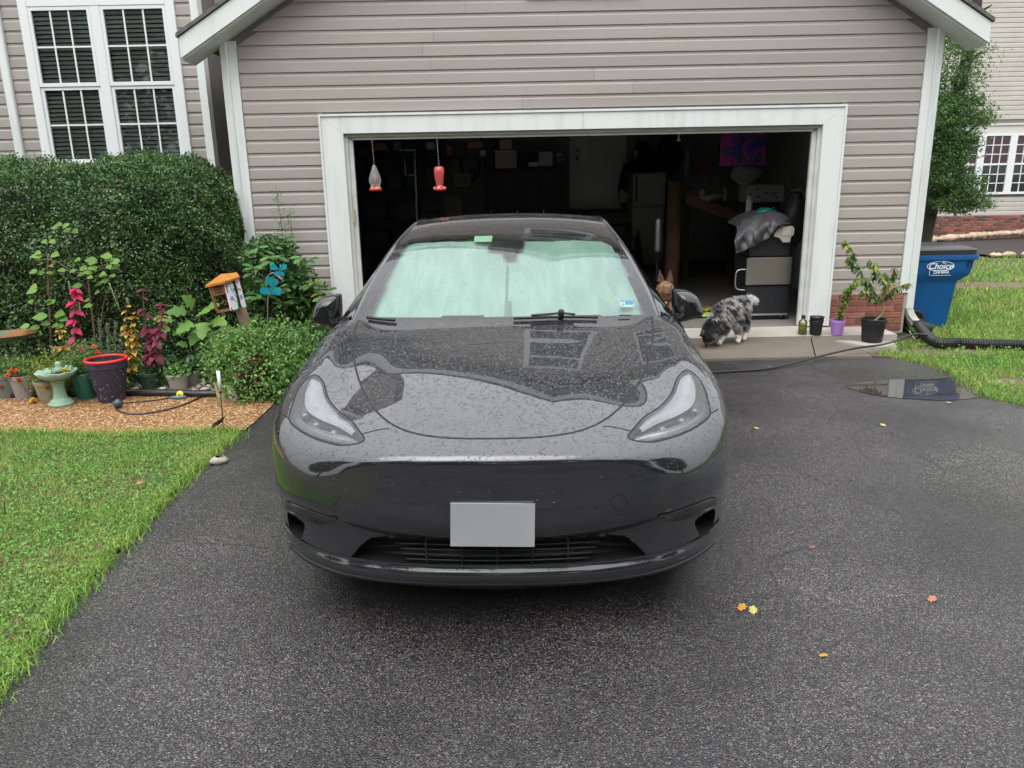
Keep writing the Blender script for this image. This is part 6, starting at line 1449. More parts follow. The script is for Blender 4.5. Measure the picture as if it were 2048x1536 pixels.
for t, lst, m in ((pA[0], ((21, 752), (4, 776)), M_or), (pB[0], ((23, 744), (33, 744), (37, 762), (15, 754)), M_or), (pC[0], ((66, 802), (92, 776), (80, 753), (138, 760), (130, 742), (137, 746)), M_ye), (pD[0], ((202, 730), (196, 707), (188, 696)), M_ye if False else M_or)):
    for (x, y) in lst:
        p = at(x, y, WLOC[t].y - .11); pompom(t, p, .026, m); q = MB(); q.tube([p, p + Vector((random.uniform(-.03, .03), .05, -.06)), WLOC[t] + Vector((0, 0, .18))], .002, 4); q.build('flower_stem', M_stem, t)
pompom(pC[0], at(136, 740, pC[1].y), .02, M_ye); p = gnd(66, 803, .02); pompom(pC[0], p, .03, M_ye)
bushy(pG[0], pG[2], 260, .09, .07, M_grn, .03, .05, .6, seed=45); bushy(pH[0], pH[2], 300, .12, .10, M_dgrn, .04, .06, .6, seed=46)
bushy(pE[0], pE[2] + Vector((0, 0, -.03)), 60, .10, .04, mat('dry_stalks', (.16, .12, .08), .8, island=.3), .03, .06, .12, seed=47)
bushy(pI[0], pI[2], 260, .07, .12, M_grn, .02, .035, .6, seed=48); bushy(pJ[0], pJ[2], 220, .06, .10, M_grn, .018, .03, .6, seed=49); bushy(pK[0], pK[2], 200, .06, .10, M_dgrn, .018, .03, .6, seed=50)
bushy(pM[0], pM[2], 420, .22, .20, M_dgrn, .05, .09, .5, seed=51); bushy(pN[0], pN[2], 160, .10, .10, mat('rusty_leaves', (.16, .05, .035), .6, island=.4), .03, .06, .5, seed=52)
# ---- small green birdbath with scalloped bowl
bb = thing('birdbath', gnd(115, 814, .008), 'small pale green birdbath with scalloped bowl and a perched figurine', 'birdbath')
M_bb = mat('pale_green_concrete', (.20, .33, .22), .7, col2=(.27, .40, .30), vs=14, bump=.3, bs=40); c = gnd(115, 813, .008) + Vector((0, .06, 0)); hb = .235
q = MB(); q.lathe([(.092, 0), (.095, .012), (.088, .022), (.078, .026), (.078, .036), (.066, .044), (.055, .05), (.05, .06)], c, 28); q.build('foot', M_bb, bb, True)
q = MB(); V = []; n = 40
for (r_, z) in ((.052, .055), (.044, .09), (.040, .14), (.046, .18), (.060, hb - .03)):
    for i in range(n): a = 2 * math.pi * i / n; k = r_ * (1 + .045 * math.cos(a * 14)); V.append(c + Vector((k * math.cos(a), k * math.sin(a), z)))
q.add(V, [(k * n + i, k * n + (i + 1) % n, (k + 1) * n + (i + 1) % n, (k + 1) * n + i) for k in range(4) for i in range(n)]); q.build('fluted_column', M_bb, bb, True)
q = MB(); V = []; prof = ((.05, -.03), (.09, -.02), (.125, .0), (.145, .03), (.14, .036), (.10, .016), (.0, .008)); n = 48
for (r_, z) in prof:
    for i in range(n): a = 2 * math.pi * i / n; s = (r_ / .145) ** 2; k = r_ * (1 + .05 * s * abs(math.cos(a * 5))); V.append(c + Vector((k * math.cos(a), k * math.sin(a), hb + z + .012 * s * abs(math.cos(a * 5)))))
q.add(V, [(k * n + i, k * n + (i + 1) % n, (k + 1) * n + (i + 1) % n, (k + 1) * n + i) for k in range(len(prof) - 1) for i in range(n)]); q.build('scalloped_bowl', M_bb, bb, True)
q = MB(); q.lathe([(.112, .018), (0, .0185)], c + Vector((0, 0, hb)), 28, cap=False); q.build('water', mat('bath_water', (.05, .055, .04), .02, coat=1), bb, True)
q = MB(); p = c + Vector((-.005, .05, hb + .02)); q.lathe([(.028, 0), (.034, .015), (.024, .04), (.018, .05), (.023, .062), (.02, .078), (0, .088)], p, 14); q.build('figurine', M_bb, bb, True)
for dx in (.055, .085):
    q = MB(); p = c + Vector((dx, .06, hb + .025)); q.lathe([(.012, 0), (.018, .012), (.012, .03), (.011, .036), (.012, .044), (0, .05)], p, 10); q.build('figurine', M_bb, bb, True)
# ---- mosaic glass birdbath bowl on a dark stand at the far left
gb = thing('glass_birdbath', gnd(10, 790, 0) + Vector((0, .5, 0)), 'wide swirled glass bowl on a dark stand at the left edge', 'birdbath'); Yb = 6.5; c = at(18, 672, Yb)
M_gbowl = mat('swirled_glass', (.10, .20, .17), .12, coat=1, col2=(.34, .12, .03), vs=5, vd=2)
q = MB(); q.lathe([(.03, -.05), (.10, -.045), (.17, -.02), (.215, .02), (.22, .024), (.21, .02), (.16, -.012), (.08, -.03), (0, -.035)], c, 40); o = q.build('bowl', M_gbowl, gb, True)
for a in (.3, 2.4, 4.5):
    q = MB(); q.tube([c + Vector((.15 * math.cos(a), .15 * math.sin(a), -.02)), c + Vector((.04 * math.cos(a), .04 * math.sin(a), -.3)), Vector((c.x + .14 * math.cos(a), c.y + .14 * math.sin(a), .0))], .008, 6); q.build('stand_leg', M_blk, gb, True)
# ---- coleus plants: each leaf its own piece
M_cmag = leafmat('magenta_coleus', (.50, .015, .09), rnd=.25, rough=.5); M_cdk = leafmat('dark_red_coleus', (.16, .012, .035), rnd=.35); M_cy = leafmat('yellow_edge_coleus', (.50, .32, .03), rnd=.2); M_cc = leafmat('rust_centre_coleus', (.25, .055, .02), rnd=.2)
me_mag = leaf_mesh('coleus_leaf_magenta', M_cmag, .62, .15, .35, 'cole'); me_dk = leaf_mesh('coleus_leaf_dark', M_cdk, .6, .15, .35, 'cole')
def edged_leaf():
    me = leaf_mesh('coleus_leaf_edged', M_cy, .62, .12, .3, 'cole'); k = len(me.vertices)
    V = [tuple(v.co) for v in me.vertices]; F_ = [tuple(p.vertices) for p in me.polygons]; V2 = [((x * .66), .06 + y * .82, z + .012) for x, y, z in V]
    m2 = mesh_from('coleus_leaf_edged', V + V2, F_ + [tuple(i + k for i in f) for f in F_], [M_cy, M_cc], True)
    for i, p in enumerate(m2.polygons): p.material_index = 1 if i >= len(F_) else 0
    return m2
me_ed = edged_leaf()
def coleus(name, pts, Y, me, label, lsz, pairs, spike=None, seed=1, base=None):
    """pts: list of stems, each a list of image points from base to tip"""
    rr = random.Random(seed); b0 = at(*pts[0][0], Y); t = thing(name, (b0.x, Y, .02), label, 'plant'); q = MB()
    for st in pts:
        P = [at(x, y, Y + rr.uniform(-.03, .03)) for x, y in st]; P = [Vector((P[0].x, P[0].y, .02))] + P if base else P; C = crv(P, 6); q.tube(C, [.006 * (1 - .6 * i / len(C)) for i in range(len(C))], 6, False)
        n = len(C); k0 = int(n * .25); a = rr.uniform(0, 3)
        for j in range(pairs):
            f = j / max(1, pairs - 1); p = C[min(n - 1, int(k0 + (n - 1 - k0) * f))]; a += 1.5 + rr.uniform(-.3, .3); s = lsz * (1.0 - .35 * f) * rr.uniform(.7, 1.15)
            for sg in (0, math.pi):
                d = Vector((math.cos(a + sg), math.sin(a + sg) * .8, -.05 - .55 * (1 - f) + rr.uniform(-.2, .2))); put_leaf(me, t, p, d, s, (rr.uniform(-.2, .2), -.5, 1))
            if rr.random() < .6: put_leaf(me, t, p, (rr.uniform(-.4, .4), -1, -.5), s * .8, (0, -.6, 1))
    q.build('stems', M_stem, t)
    if spike:
        for (x0, y0, x1, y1) in spike:
            q = MB(); A, B = at(x0, y0, Y), at(x1, y1, Y); q.tube([A, B], .002, 5)
            for i in range(26):
                p = A.lerp(B, i / 26); an = i * 2.4; q.lathe([(0, .004), (.005, 0), (0, -.004)], p + Vector((math.cos(an) * .006, math.sin(an) * .006, 0)), 5)
            q.build('flower_spike', mat('pale_spike', (.35, .36, .18), .6), t, True)
    return t
Yc = 6.5
coleus('coleus', [[(152, 740), (150, 690), (148, 640), (150, 590), (150, 578)]], Yc, me_mag, 'tall magenta-red coleus with drooping leaves behind the teal pot', .108, 13, spike=[(142, 590, 137, 562), (160, 625, 158, 603)], seed=3, base=True)
coleus('coleus', [[(300, 745), (298, 700), (290, 640), (285, 580)], [(305, 745), (312, 690), (322, 650), (322, 610)], [(297, 745), (300, 700), (306, 670)]], Yc - .25, me_dk, 'dark crimson coleus rising from the dark green pot', .105, 10, seed=5)
coleus('coleus', [[(250, 745), (258, 700), (252, 650), (254, 612)], [(262, 745), (268, 700), (266, 660), (268, 625)], [(240, 745), (250, 720), (262, 712)]], Yc - .3, me_ed, 'yellow-edged rust coleus right of the navy pot', .085, 10, spike=[(240, 622, 218, 565), (256, 607, 254, 596)], seed=6, base=True)
coleus('coleus', [[(128, 760), (126, 720), (124, 670), (120, 660)], [(124, 760), (118, 720), (112, 695)]], Yc - .2, me_ed, 'pale yellow coleus left of the magenta one', .08, 7, seed=8, base=True)
# ---- silvery rosemary-like plant
sv = thing('silver_shrub', (at(215, 740, 6.35).x, 6.35, .02), 'silvery narrow-leaved herb standing behind the navy pot', 'plant'); LP = []; LD = []; q = MB()
for (x0, y0, x1, y1) in ((205, 740, 197, 640), (215, 740, 215, 650), (222, 740, 232, 645), (228, 745, 245, 660), (200, 745, 185, 680), (180, 745, 168, 680), (190, 750, 178, 700), (235, 745, 258, 680)):
    A, B = at(x0, y0, 6.3), at(x1, y1, 6.3 + random.uniform(-.1, .1)); A.z = .03; q.tube([A, A.lerp(B, .5) + Vector((random.uniform(-.02, .02), 0, 0)), B], [.005, .004, .002], 5, False)
    for i in range(70):
        t = .3 + .7 * i / 70; LP.append(A.lerp(B, t)); a = i * 2.4; LD.append((math.cos(a), math.sin(a), .75))
q.build('stems', M_stemb, sv); foliage('narrow_leaves', np.array(LP), unit(np.array(LD)), .028, .045, .17, M_silv, sv, -.3, 55, .15)
# ---- vine on stakes with round light green leaves
vn = thing('climbing_vine', (at(95, 760, 6.75).x, 6.75, .0), 'round-leaved climbing vine trained on thin brown stakes before the hedge', 'vine'); M_vl = leafmat('vine_leaves', (.16, .30, .055), rnd=.25, transl=.4); me_v = leaf_mesh('vine_leaf', M_vl, .78, .1, .12, 'ovate'); Yv = 6.75
for pts, r_ in (([(104, 770), (102, 680), (98, 600), (96, 530), (97, 508)], .008), ([(200, 770), (190, 680), (176, 560), (172, 520)], .008), ([(70, 520), (110, 522), (150, 545), (180, 540), (215, 530), (245, 545)], .005), ([(100, 640), (97, 580), (104, 520)], .004), ([(200, 700), (205, 620), (215, 580)], .004), ([(104, 660), (75, 630), (66, 560)], .0035)):
    P = [at(x, y, Yv + random.uniform(-.04, .04)) for x, y in pts]; 
    if pts[0][1] == 770: P[0].z = 0
    q = MB(); q.tube(crv(P, 6), r_, 6); q.build('stem', M_stemb, vn, True)
for (x, y, s) in ((85, 512, .09), (103, 508, .10), (78, 528, .07), (90, 545, .075), (75, 540, .07), (107, 545, .07), (100, 530, .07), (160, 535, .09), (178, 525, .11), (195, 520, .12), (210, 515, .10), (225, 512, .10), (240, 520, .08), (215, 530, .07), (200, 548, .085), (185, 545, .08), (215, 550, .08), (170, 545, .08), (225, 535, .07), (152, 540, .07), (120, 452, .08), (138, 446, .08), (112, 448, .07), (130, 458, .09), (145, 460, .08), (188, 560, .08), (165, 570, .10), (175, 553, .07), (75, 578, .10), (62, 572, .09), (218, 560, .07), (110, 628, .11), (95, 632, .12), (120, 635, .10), (85, 645, .09), (105, 650, .08), (80, 655, .08), (190, 585, .07), (132, 540, .08), (118, 560, .08), (205, 565, .08), (60, 600, .08), (232, 550, .07), (150, 520, .08), (95, 600, .08), (110, 600, .07), (185, 610, .08), (170, 600, .07), (86, 480, .07), (100, 480, .07), (70, 505, .07), (240, 530, .07), (196, 535, .09), (60, 650, .09), (72, 665, .08), (128, 650, .08)):
    a = random.uniform(-.6, .6); put_leaf(me_v, vn, at(x, y, Yv - random.uniform(.02, .12)), (math.sin(a) + random.choice((-.8, .8)), -.5, random.uniform(-.35, .15)), s * random.uniform(.85, 1.1), (random.uniform(-.2, .2), -.75, .8))
q = MB(); q.tube(crv([at(129, 462, Yv), at(135, 500, Yv), at(150, 540, Yv)], 5), .003, 5); q.build('stem', M_stem, vn, True)
# ---- fig plant with lobed leaves, and a second smaller one
M_fl = leafmat('fig_leaves', (.15, .29, .06), rnd=.3, transl=.35); me_f = leaf_mesh('fig_leaf', M_fl, .95, .08, .15, 'fig')
fg = thing('fig_plant', pL[2], 'young fig plant with big lobed light green leaves', 'plant'); q = MB()
for (x, y) in ((375, 650), (400, 630), (420, 640), (440, 670)): q.tube(crv([pL[2], at((384 + x) / 2, 690, pL[1].y), at(x, y, pL[1].y)], 5), [.008] * 6 + [.006] * 5, 6, False)
q.build('stems', M_stem, fg)
for (x, y, s, dx, dz) in ((372, 622, .17, -.9, .1), (388, 612, .16, -.2, .6), (400, 625, .18, .5, .2), (415, 615, .15, .9, .3), (425, 640, .17, 1, -.1), (405, 645, .18, .1, -.5), (385, 645, .17, -.6, -.3), (440, 655, .14, .9, -.2), (420, 665, .15, .5, -.5), (395, 665, .14, -.3, -.6), (370, 660, .12, -.9, -.2), (375, 690, .10, -.6, .3), (395, 695, .11, .5, .3), (388, 706, .10, 0, .2), (345, 640, .12, -.8, .2), (338, 655, .13, -.6, -.3), (330, 640, .10, -.9, .3)):
    put_leaf(me_f, fg, at(x, y, pL[1].y - .05 + random.uniform(-.1, .1)), (dx, -.55, dz), s, (dx * .3, -.7, .75))
# ---- bushy mint-like shrub and red basal coleus, behind the small pots
ms = thing('mint_bush', (at(530, 780, 6.1).x, 6.1, 0), 'rounded bright green small-leaved bush left of the car', 'bush'); LPs = []; LDs = []
for (px, py, Y, rx, rz, cnt) in ((500, 700, 6.2, .30, .22, 3000), (560, 700, 6.25, .26, .24, 2800), (470, 730, 6.1, .22, .2, 1800), (540, 750, 6.0, .32, .22, 3200), (590, 740, 6.1, .16, .22, 1500), (500, 770, 6.0, .22, .12, 1200), (575, 775, 6.0, .14, .10, 700), (450, 700, 6.25, .14, .14, 700)):
    P, D = shell(cnt, at(px, py, Y), (rx, .28, rz), .6, .85, seed=px, lumps=.25); P[:, 2] = np.maximum(P[:, 2], .03); LPs.append(P); LDs.append(D)
M_mint = mat('mint_leaves', (.12, .26, .05), .42, island=.45, transl=.3, col2=(.17, .31, .08), vs=6); P = np.concatenate(LPs); D = np.concatenate(LDs); foliage('foliage', P, D, .026, .042, .55, M_mint, ms, .0, 61, .7)
q = MB()
for i in range(34):
    b0 = at(random.uniform(470, 590), 785, 6.15); b0.z = 0; q.tube([b0, b0 + Vector((random.uniform(-.1, .1), random.uniform(-.1, .1), random.uniform(.25, .45)))], .003, 4, False)
q.build('stems', M_stemb, ms); rdc = thing('low_red_coleus', (at(512, 785, 5.95).x, 5.95, 0), 'low dark red leafy plant at the foot of the green bush', 'plant')
P, D = shell(420, at(512, 752, 5.92), (.16, .12, .16), .8, .9, seed=71); foliage('leaves', P, D, .03, .05, .6, mat('wine_leaves', (.11, .012, .03), .5, island=.35, transl=.2), rdc, .2, 72); q = MB(); [q.tube([(rdc.location.x, 5.95, 0), tuple(P[i])], .003, 4) for i in range(0, 60, 8)]; q.build('stems', M_stemr, rdc)
# ---- broad-leaved shrub against the garage corner
M_rh = leafmat('glossy_broad_leaves', (.09, .19, .055), rnd=.45, rough=.3, transl=.25); me_r = leaf_mesh('broad_leaf', M_rh, .36, .2, .2, 'obov'); M_rh2 = leafmat('yellowing_leaves', (.25, .28, .05), rnd=.3); me_r2 = leaf_mesh('broad_leaf_yellow', M_rh2, .36, .2, .2, 'obov')
rh = thing('broad_leaf_shrub', (at(560, 700, 7.4).x, 7.4, 0), 'glossy broad-leaved shrub in front of the garage corner', 'shrub'); q = MB(); cl = [(520, 500), (560, 490), (505, 540), (545, 520), (590, 545), (610, 520), (560, 580), (600, 600), (625, 570), (640, 610), (520, 590), (540, 640), (580, 640), (620, 650), (510, 630), (565, 610), (650, 640), (600, 670), (555, 665), (645, 590), (530, 560), (580, 560)]
for i, (x, y) in enumerate(cl):
    Y = 7.35 + random.uniform(-.3, .25); c = at(x, y, Y); q.tube(crv([Vector((at(570, 700, 7.4).x + random.uniform(-.2, .2), 7.4, 0)), Vector(((c.x * 2 + at(570, 700, 7.4).x) / 3, 7.4, c.z * .6)), c], 4), [.010, .009, .008, .007, .006, .005, .004, .003, .003], 5, False)
    for k in range(11):
        a = k * 2.4; el = random.uniform(-.3, .5); yel = (x > 610 and random.random() < .35); put_leaf(me_r2 if yel else me_r, rh, c + Vector((random.uniform(-.03, .03), 0, random.uniform(-.03, .03))), (math.cos(a), math.sin(a) * .8 - .3, el), random.uniform(.09, .14), (math.cos(a) * -.2, -.5, 1))
q.build('stems', M_stemb, rh)
_P = []; _D = []
for (px, py, rx, rz, cnt) in ((540, 510, .24, .18, 1000), (575, 560, .26, .2, 900), (525, 590, .18, .22, 700), (610, 600, .22, .22, 900), (570, 640, .28, .16, 900), (640, 650, .16, .16, 500)):
    P, D = shell(cnt, at(px, py, 7.5), (rx, .2, rz), .8, .9, seed=81 + px); _P.append(P); _D.append(D)
foliage('small_foliage', np.concatenate(_P), np.concatenate(_D), .045, .085, .5, mat('shrub_mass_leaves', (.075, .165, .045), .35, island=.5, transl=.3), rh, .1, 82)
# wispy climber on the siding
wc = thing('wispy_climber', (at(570, 620, 7.95).x, 7.95, 0), 'thin wispy climber reaching up the garage siding', 'vine'); q = MB(); LP = []; LD = []
for pts in ([(572, 600), (568, 500), (560, 430), (553, 380)], [(590, 600), (585, 520), (583, 460), (580, 415)], [(560, 600), (556, 520), (552, 470)]):
    C = crv([at(x, y, 7.98) for x, y in pts], 10); q.tube(C, .003, 5, False)
    for i, p in enumerate(C):
        for k in range(int(3 + 9 * (1 - i / len(C)))): a = random.uniform(0, 6.28); LP.append(p + Vector((random.gauss(0, .028), -abs(random.gauss(0, .03)), random.gauss(0, .025)))); LD.append((math.cos(a), -.5, math.sin(a)))
q.build('stems', M_stem, wc); foliage('leaves', np.array(LP), unit(np.array(LD)), .018, .034, .5, M_grn, wc, .0, 83, .4)
# wooden lattice behind the shrub
lt = thing('lattice_panel', (at(560, 640, 7.85).x, 7.85, 0), 'weathered wooden slat panel half hidden behind the broad-leaved shrub', 'trellis'); M_wd = mat('weathered_grey_wood', (.17, .145, .12), .85, col2=(.24, .20, .17), vs=12, stretch=(1, 1, .2))
for i in range(9):
    x = at(522 + i * 12, 600, 7.85).x; q = MB(); q.box((x, 7.84, .05), (x + .035, 7.86, .78 + .03 * math.sin(i * 2))); q.build('slat', M_wd, lt)
q = MB(); q.box((at(518, 600, 7.85).x, 7.861, .3), (at(632, 600, 7.85).x, 7.885, .35)); q.build('cross_rail', M_wd, lt); q = MB(); q.box((at(518, 600, 7.85).x, 7.861, .66), (at(632, 600, 7.85).x, 7.885, .71)); q.build('cross_rail', M_wd, lt)
# ---- painted bird house on a leaning log
Ybh = 6.45
bh = thing('birdhouse_post', gnd(505, 735, 0), 'leaning rough log post that carries the painted bird house', 'post'); A, B = at(503, 690, Ybh + .16), at(481, 616, Ybh + .16); A2 = A + (A - B) * .6; A2.z = max(A2.z, .0); q = MB(); q.tube([A2, A, A.lerp(B, .5), B], [.05, .05, .048, .044], 12); q.build('log', mat('rough_bark', (.19, .12, .075), .9, col2=(.26, .18, .12), vs=14, bump=.8, bs=40, stretch=(1, 1, .3)), bh, True)
hs_ = thing('bird_house', at(455, 615, Ybh), 'small painted bird house with orange roof and a tree on its white side', 'bird house')
corners = {k: at(x, y, Y) for k, (x, y, Y) in dict(fl=(436, 625, 6.42), fr=(463, 622, 6.33), br=(492, 613, 6.50), tl=(414, 572, 6.42), tf=(449, 565, 6.33), tb=(477, 556, 6.50), bl=(432, 625, 6.42)).items()}
M_bhw = mat('brown_cedar', (.20, .075, .035), .7, col2=(.26, .11, .05), vs=8); M_bhp = mat('white_painted_panel', (.70, .70, .72), .5); M_roofo = mat('orange_paint', (.36, .13, .014), .55, col2=(.46, .19, .03), vs=14)
f0, f1, f2, f3 = at(433, 627, 6.44), at(463, 621, 6.34), at(449, 565, 6.34), at(416, 573, 6.44); s0, s1, s2, s3 = f1, at(493, 613, 6.52), at(477, 556, 6.52), f2
back = Vector((.02, .16, .0)); q = MB(); n1 = (f1 - f0).cross(f3 - f0).normalized(); n1 = n1 if n1.y < 0 else -n1
for t0, t1, nm in ((.62, 1.0, 'louvred_front'), (0, .10, 'floor_board')):
    q = MB(); q.prism([f0.lerp(f3, t0), f1.lerp(f2, t0), f1.lerp(f2, t1), f0.lerp(f3, t1)], -n1 * .012); fo = q.build(nm, M_bhw, hs_)
    if nm == 'louvred_front':
        for t in (.70, .79, .88):
            q = MB(); a, b_ = f0.lerp(f3, t).lerp(f1.lerp(f2, t), .3), f0.lerp(f3, t).lerp(f1.lerp(f2, t), .75); q.prism([a + n1 * .001, b_ + n1 * .001, b_.lerp(f2, .02) + n1 * .001 + Vector((0, 0, .008)), a + n1 * .001 + Vector((0, 0, .008))], n1 * .002); q.build('louvre_slot', M_blk, fo)
q = MB(); q.prism([f0, f0.lerp(f1, .13), f3.lerp(f2, .13), f3], -n1 * .012); q.build('front_stile', M_bhw, hs_)
q = MB(); q.prism([f0 - n1 * .12, f1 - n1 * .1, f2 - n1 * .1, f3 - n1 * .12], -n1 * .01); q.build('inner_back', mat('dark_cavity', (.02, .015, .012), .9), hs_)
for i in range(16):
    t, u = random.uniform(.12, .55), random.uniform(.2, .9); q = MB(); p = f0.lerp(f3, t).lerp(f1.lerp(f2, t), u) - n1 * .05; q.tube([p + Vector((random.uniform(-.02, .02), 0, random.uniform(-.02, .02))), p + Vector((random.uniform(-.02, .02), .05, random.uniform(-.02, .02)))], .006, 6); q.build('nest_stick', mat('tan_sticks', (.28, .15, .08), .8, rnd=.4), hs_)
n2 = (s1 - s0).cross(s3 - s0).normalized(); n2 = n2 if n2.y < 0 else -n2
q = MB(); q.prism([s0, s1, s2, s3], -n2 * .012); sp_ = q.build('painted_side', M_bhp, hs_)
def sidept(u, v): return s0.lerp(s1, u).lerp(s3.lerp(s2, u), v) + n2 * .001
def paint(poly, m, nm): q = MB(); q.prism([sidept(u, v) for u, v in poly], n2 * .0015); return q.build(nm, m, sp_)
M_pg = mat('green_paint', (.02, .35, .10), .5); M_pv = mat('violet_paint', (.22, .16, .55), .5); M_pr = mat('red_pink_paint', (.62, .06, .14), .5)
paint([(.42, .0), (.72, .0), (.60, .25), (.58, .40), (.52, .40), (.50, .25)], M_pg, 'painted_tree')
for a, b_ in (((.53, .38), (.28, .72)), ((.57, .38), (.82, .68)), ((.36, .6), (.30, .85)), ((.74, .58), (.70, .82)), ((.52, .2), (.3, .38)), ((.6, .2), (.8, .42))):
    d = Vector((b_[0] - a[0], b_[1] - a[1])); nn = Vector((-d.y, d.x)).normalized() * .018; paint([(a[0] - nn.x, a[1] - nn.y), (b_[0] - nn.x * .4, b_[1] - nn.y * .4), (b_[0] + nn.x * .4, b_[1] + nn.y * .4), (a[0] + nn.x, a[1] + nn.y)], M_pg, 'painted_branch')
for u, v, m in ((.5, .66, M_pv), (.22, .40, M_pv), (.82, .36, M_pv), (.14, .90, M_pv), (.34, .92, M_pr), (.5, .93, M_pr), (.66, .90, M_pr), (.82, .88, M_pr), (.88, .62, M_pr)):
    R_ = .10 if m is M_pv else .055
    for k in range(6): a = k * 1.047; paint([(u, v), (u + R_ * math.cos(a - .3), v + R_ * .8 * math.sin(a - .3)), (u + R_ * 1.25 * math.cos(a), v + R_ * math.sin(a)), (u + R_ * math.cos(a + .3), v + R_ * .8 * math.sin(a + .3))], m, 'painted_petal')
rv = [at(411, 575, 6.40), at(450, 567, 6.29), at(480, 557, 6.50), at(474, 549, 6.62), at(442, 552, 6.62)]; q = MB(); q.prism(rv, (0, 0, .018)); q.build('orange_roof', M_roofo, hs_)
# ---- glass butterflies on stake
bf = thing('butterfly_stake', gnd(530, 745, 0) + Vector((0, .3, 0)), 'garden stake with blue glass butterflies and a spiral of wire', 'garden ornament'); Yq = 6.9; M_bg = mat('blue_glass', (.01, .22, .42), .08, coat=1, trans=.35, col2=(.01, .40, .42), vs=20); me_w = leaf_mesh('butterfly_wing', M_bg, .7, .05, .05, 'obov')
P = [at(x, y, Yq) for x, y in ((530, 650), (535, 610), (541, 588))]; P[0] = Vector((P[0].x, Yq, 0)); q = MB(); q.tube(crv(P, 5), .005, 6); q.tube(crv([at(541, 588, Yq), at(530, 565, Yq), at(540, 548, Yq), at(556, 546, Yq), at(566, 560, Yq), at(560, 530, Yq)], 5), .003, 5); q.build('wire', M_metal, bf, True)
for (x, y, s, dx, dz) in ((558, 540, .085, -.9, .55), (558, 540, .085, .9, .55), (558, 542, .06, -.6, -.5), (558, 542, .06, .6, -.5), (545, 575, .10, -.3, .9), (545, 575, .09, .5, .8), (541, 588, .10, -.9, .5), (541, 588, .11, 1, .35), (541, 588, .06, .1, .6)): put_leaf(me_w, bf, at(x, y, Yq - .02), (dx, -.1, dz), s, (.1, -1, .2), 'glass_wing')
q = MB(); q.tube([at(552, 548, Yq), at(566, 562, Yq)], [.012, .006], 8); q.build('glass_body', mat('pink_glass', (.6, .4, .4), .1, coat=1), bf, True)
# ---- solar stake light, hose with sprayer, edging tube, stones
sl2 = thing('solar_stake_light', gnd(446, 860, 0), 'fallen-apart solar stake light with white tube by the walkway', 'garden light'); A = gnd(447, 861, 0); B = at(441, 783, A.y); C_ = at(436, 742, A.y); q = MB(); q.tube([A, B], .0045, 6); q.build('stake', M_blk, sl2, True); q = MB(); q.tube([B, C_], [.0115, .012], 12); q.build('white_tube', mat('frosted_white', (.78, .79, .78), .4), sl2, True); q = MB(); q.lathe([(.008, 0), (.013, .008), (.01, .02)], B - Vector((0, 0, .012)), 10); q.build('collar', M_blk, sl2, True)
q = MB(); a = at(447, 838, A.y); b_ = at(424, 853, A.y - .03); d = (b_ - a); q.obox((a + b_) / 2, d / 2, (0, .022, .008), Vector((0, -.003, .006))); q.build('solar_panel', mat('solar_black', (.01, .01, .013), .25), sl2)
hz = thing('garden_hose', gnd(235, 815, .008), 'thin black drip hose looped on the walkway with a blue-grey float', 'hose'); q = MB(); q.tube(crv([gnd(x, y, .014) for x, y in ((432, 765), (415, 785), (385, 802), (350, 815), (300, 826), (262, 828), (238, 822), (229, 812))], 8), .0075, 8); q.tube(crv([gnd(x, y, .016) for x, y in ((244, 806), (275, 804), (320, 799), (340, 795))], 6), .005, 8); q.build('tube', mat('black_rubber_hose', (.02, .02, .02), .45), hz, True)
q = MB(); c = gnd(235, 818, .008) + Vector((0, .02, .038)); V = []; q.lathe([(.012 if i in (0, 8) else .036 * math.sin(math.pi * i / 8) + .0, -.036 * math.cos(math.pi * i / 8)) for i in range(9)], c, 20); q.build('float_ball', mat('slate_plastic', (.035, .06, .075), .35), hz, True)
q = MB(); q.tube([gnd(340, 795, .02), gnd(352, 795, .022), gnd(372, 794, .022)], [.011, .014, .014], 10); q.build('grip', mat('grey_blue_grip', (.10, .17, .22), .4), hz, True); c = gnd(361, 797, .008) + Vector((0, 0, .035))
q = MB(); q.lathe([(0, .012), (.012, .011), (.026, .008), (.030, .0), (.026, -.01), (0, -.012)], c, 20, axis=(0, -1, .25)); q.build('yellow_dial', mat('yellow_plastic', (.80, .58, .01), .4), hz, True); q = MB(); q.lathe([(0, .016), (.01, .014), (.011, .012)], c, 12, axis=(0, -1, .25)); q.build('dial_hub', mat('dark_yellow', (.5, .35, .01), .5), hz, True)
et = thing('edging_tube', gnd(300, 786, 0), 'black flexible edging tube along the planting bed', 'edging'); q = MB(); q.tube(crv([gnd(x, y, .03) + Vector((0, .03, 0)) for x, y in ((-150, 792), (0, 791), (120, 790), (200, 789), (260, 788), (330, 788), (400, 790), (430, 789), (520, 790), (600, 778))], 6), .032, 12); q.build('tube', mat('black_poly_tube', (.012, .013, .014), .35), et, True)
smr = [stone_mesh(20 + i, M_stone2) for i in range(5)]; k = 0
place_names = ['beside the dark green pot', 'under the fig plant', 'by the taupe pots', 'left of the cream pot']
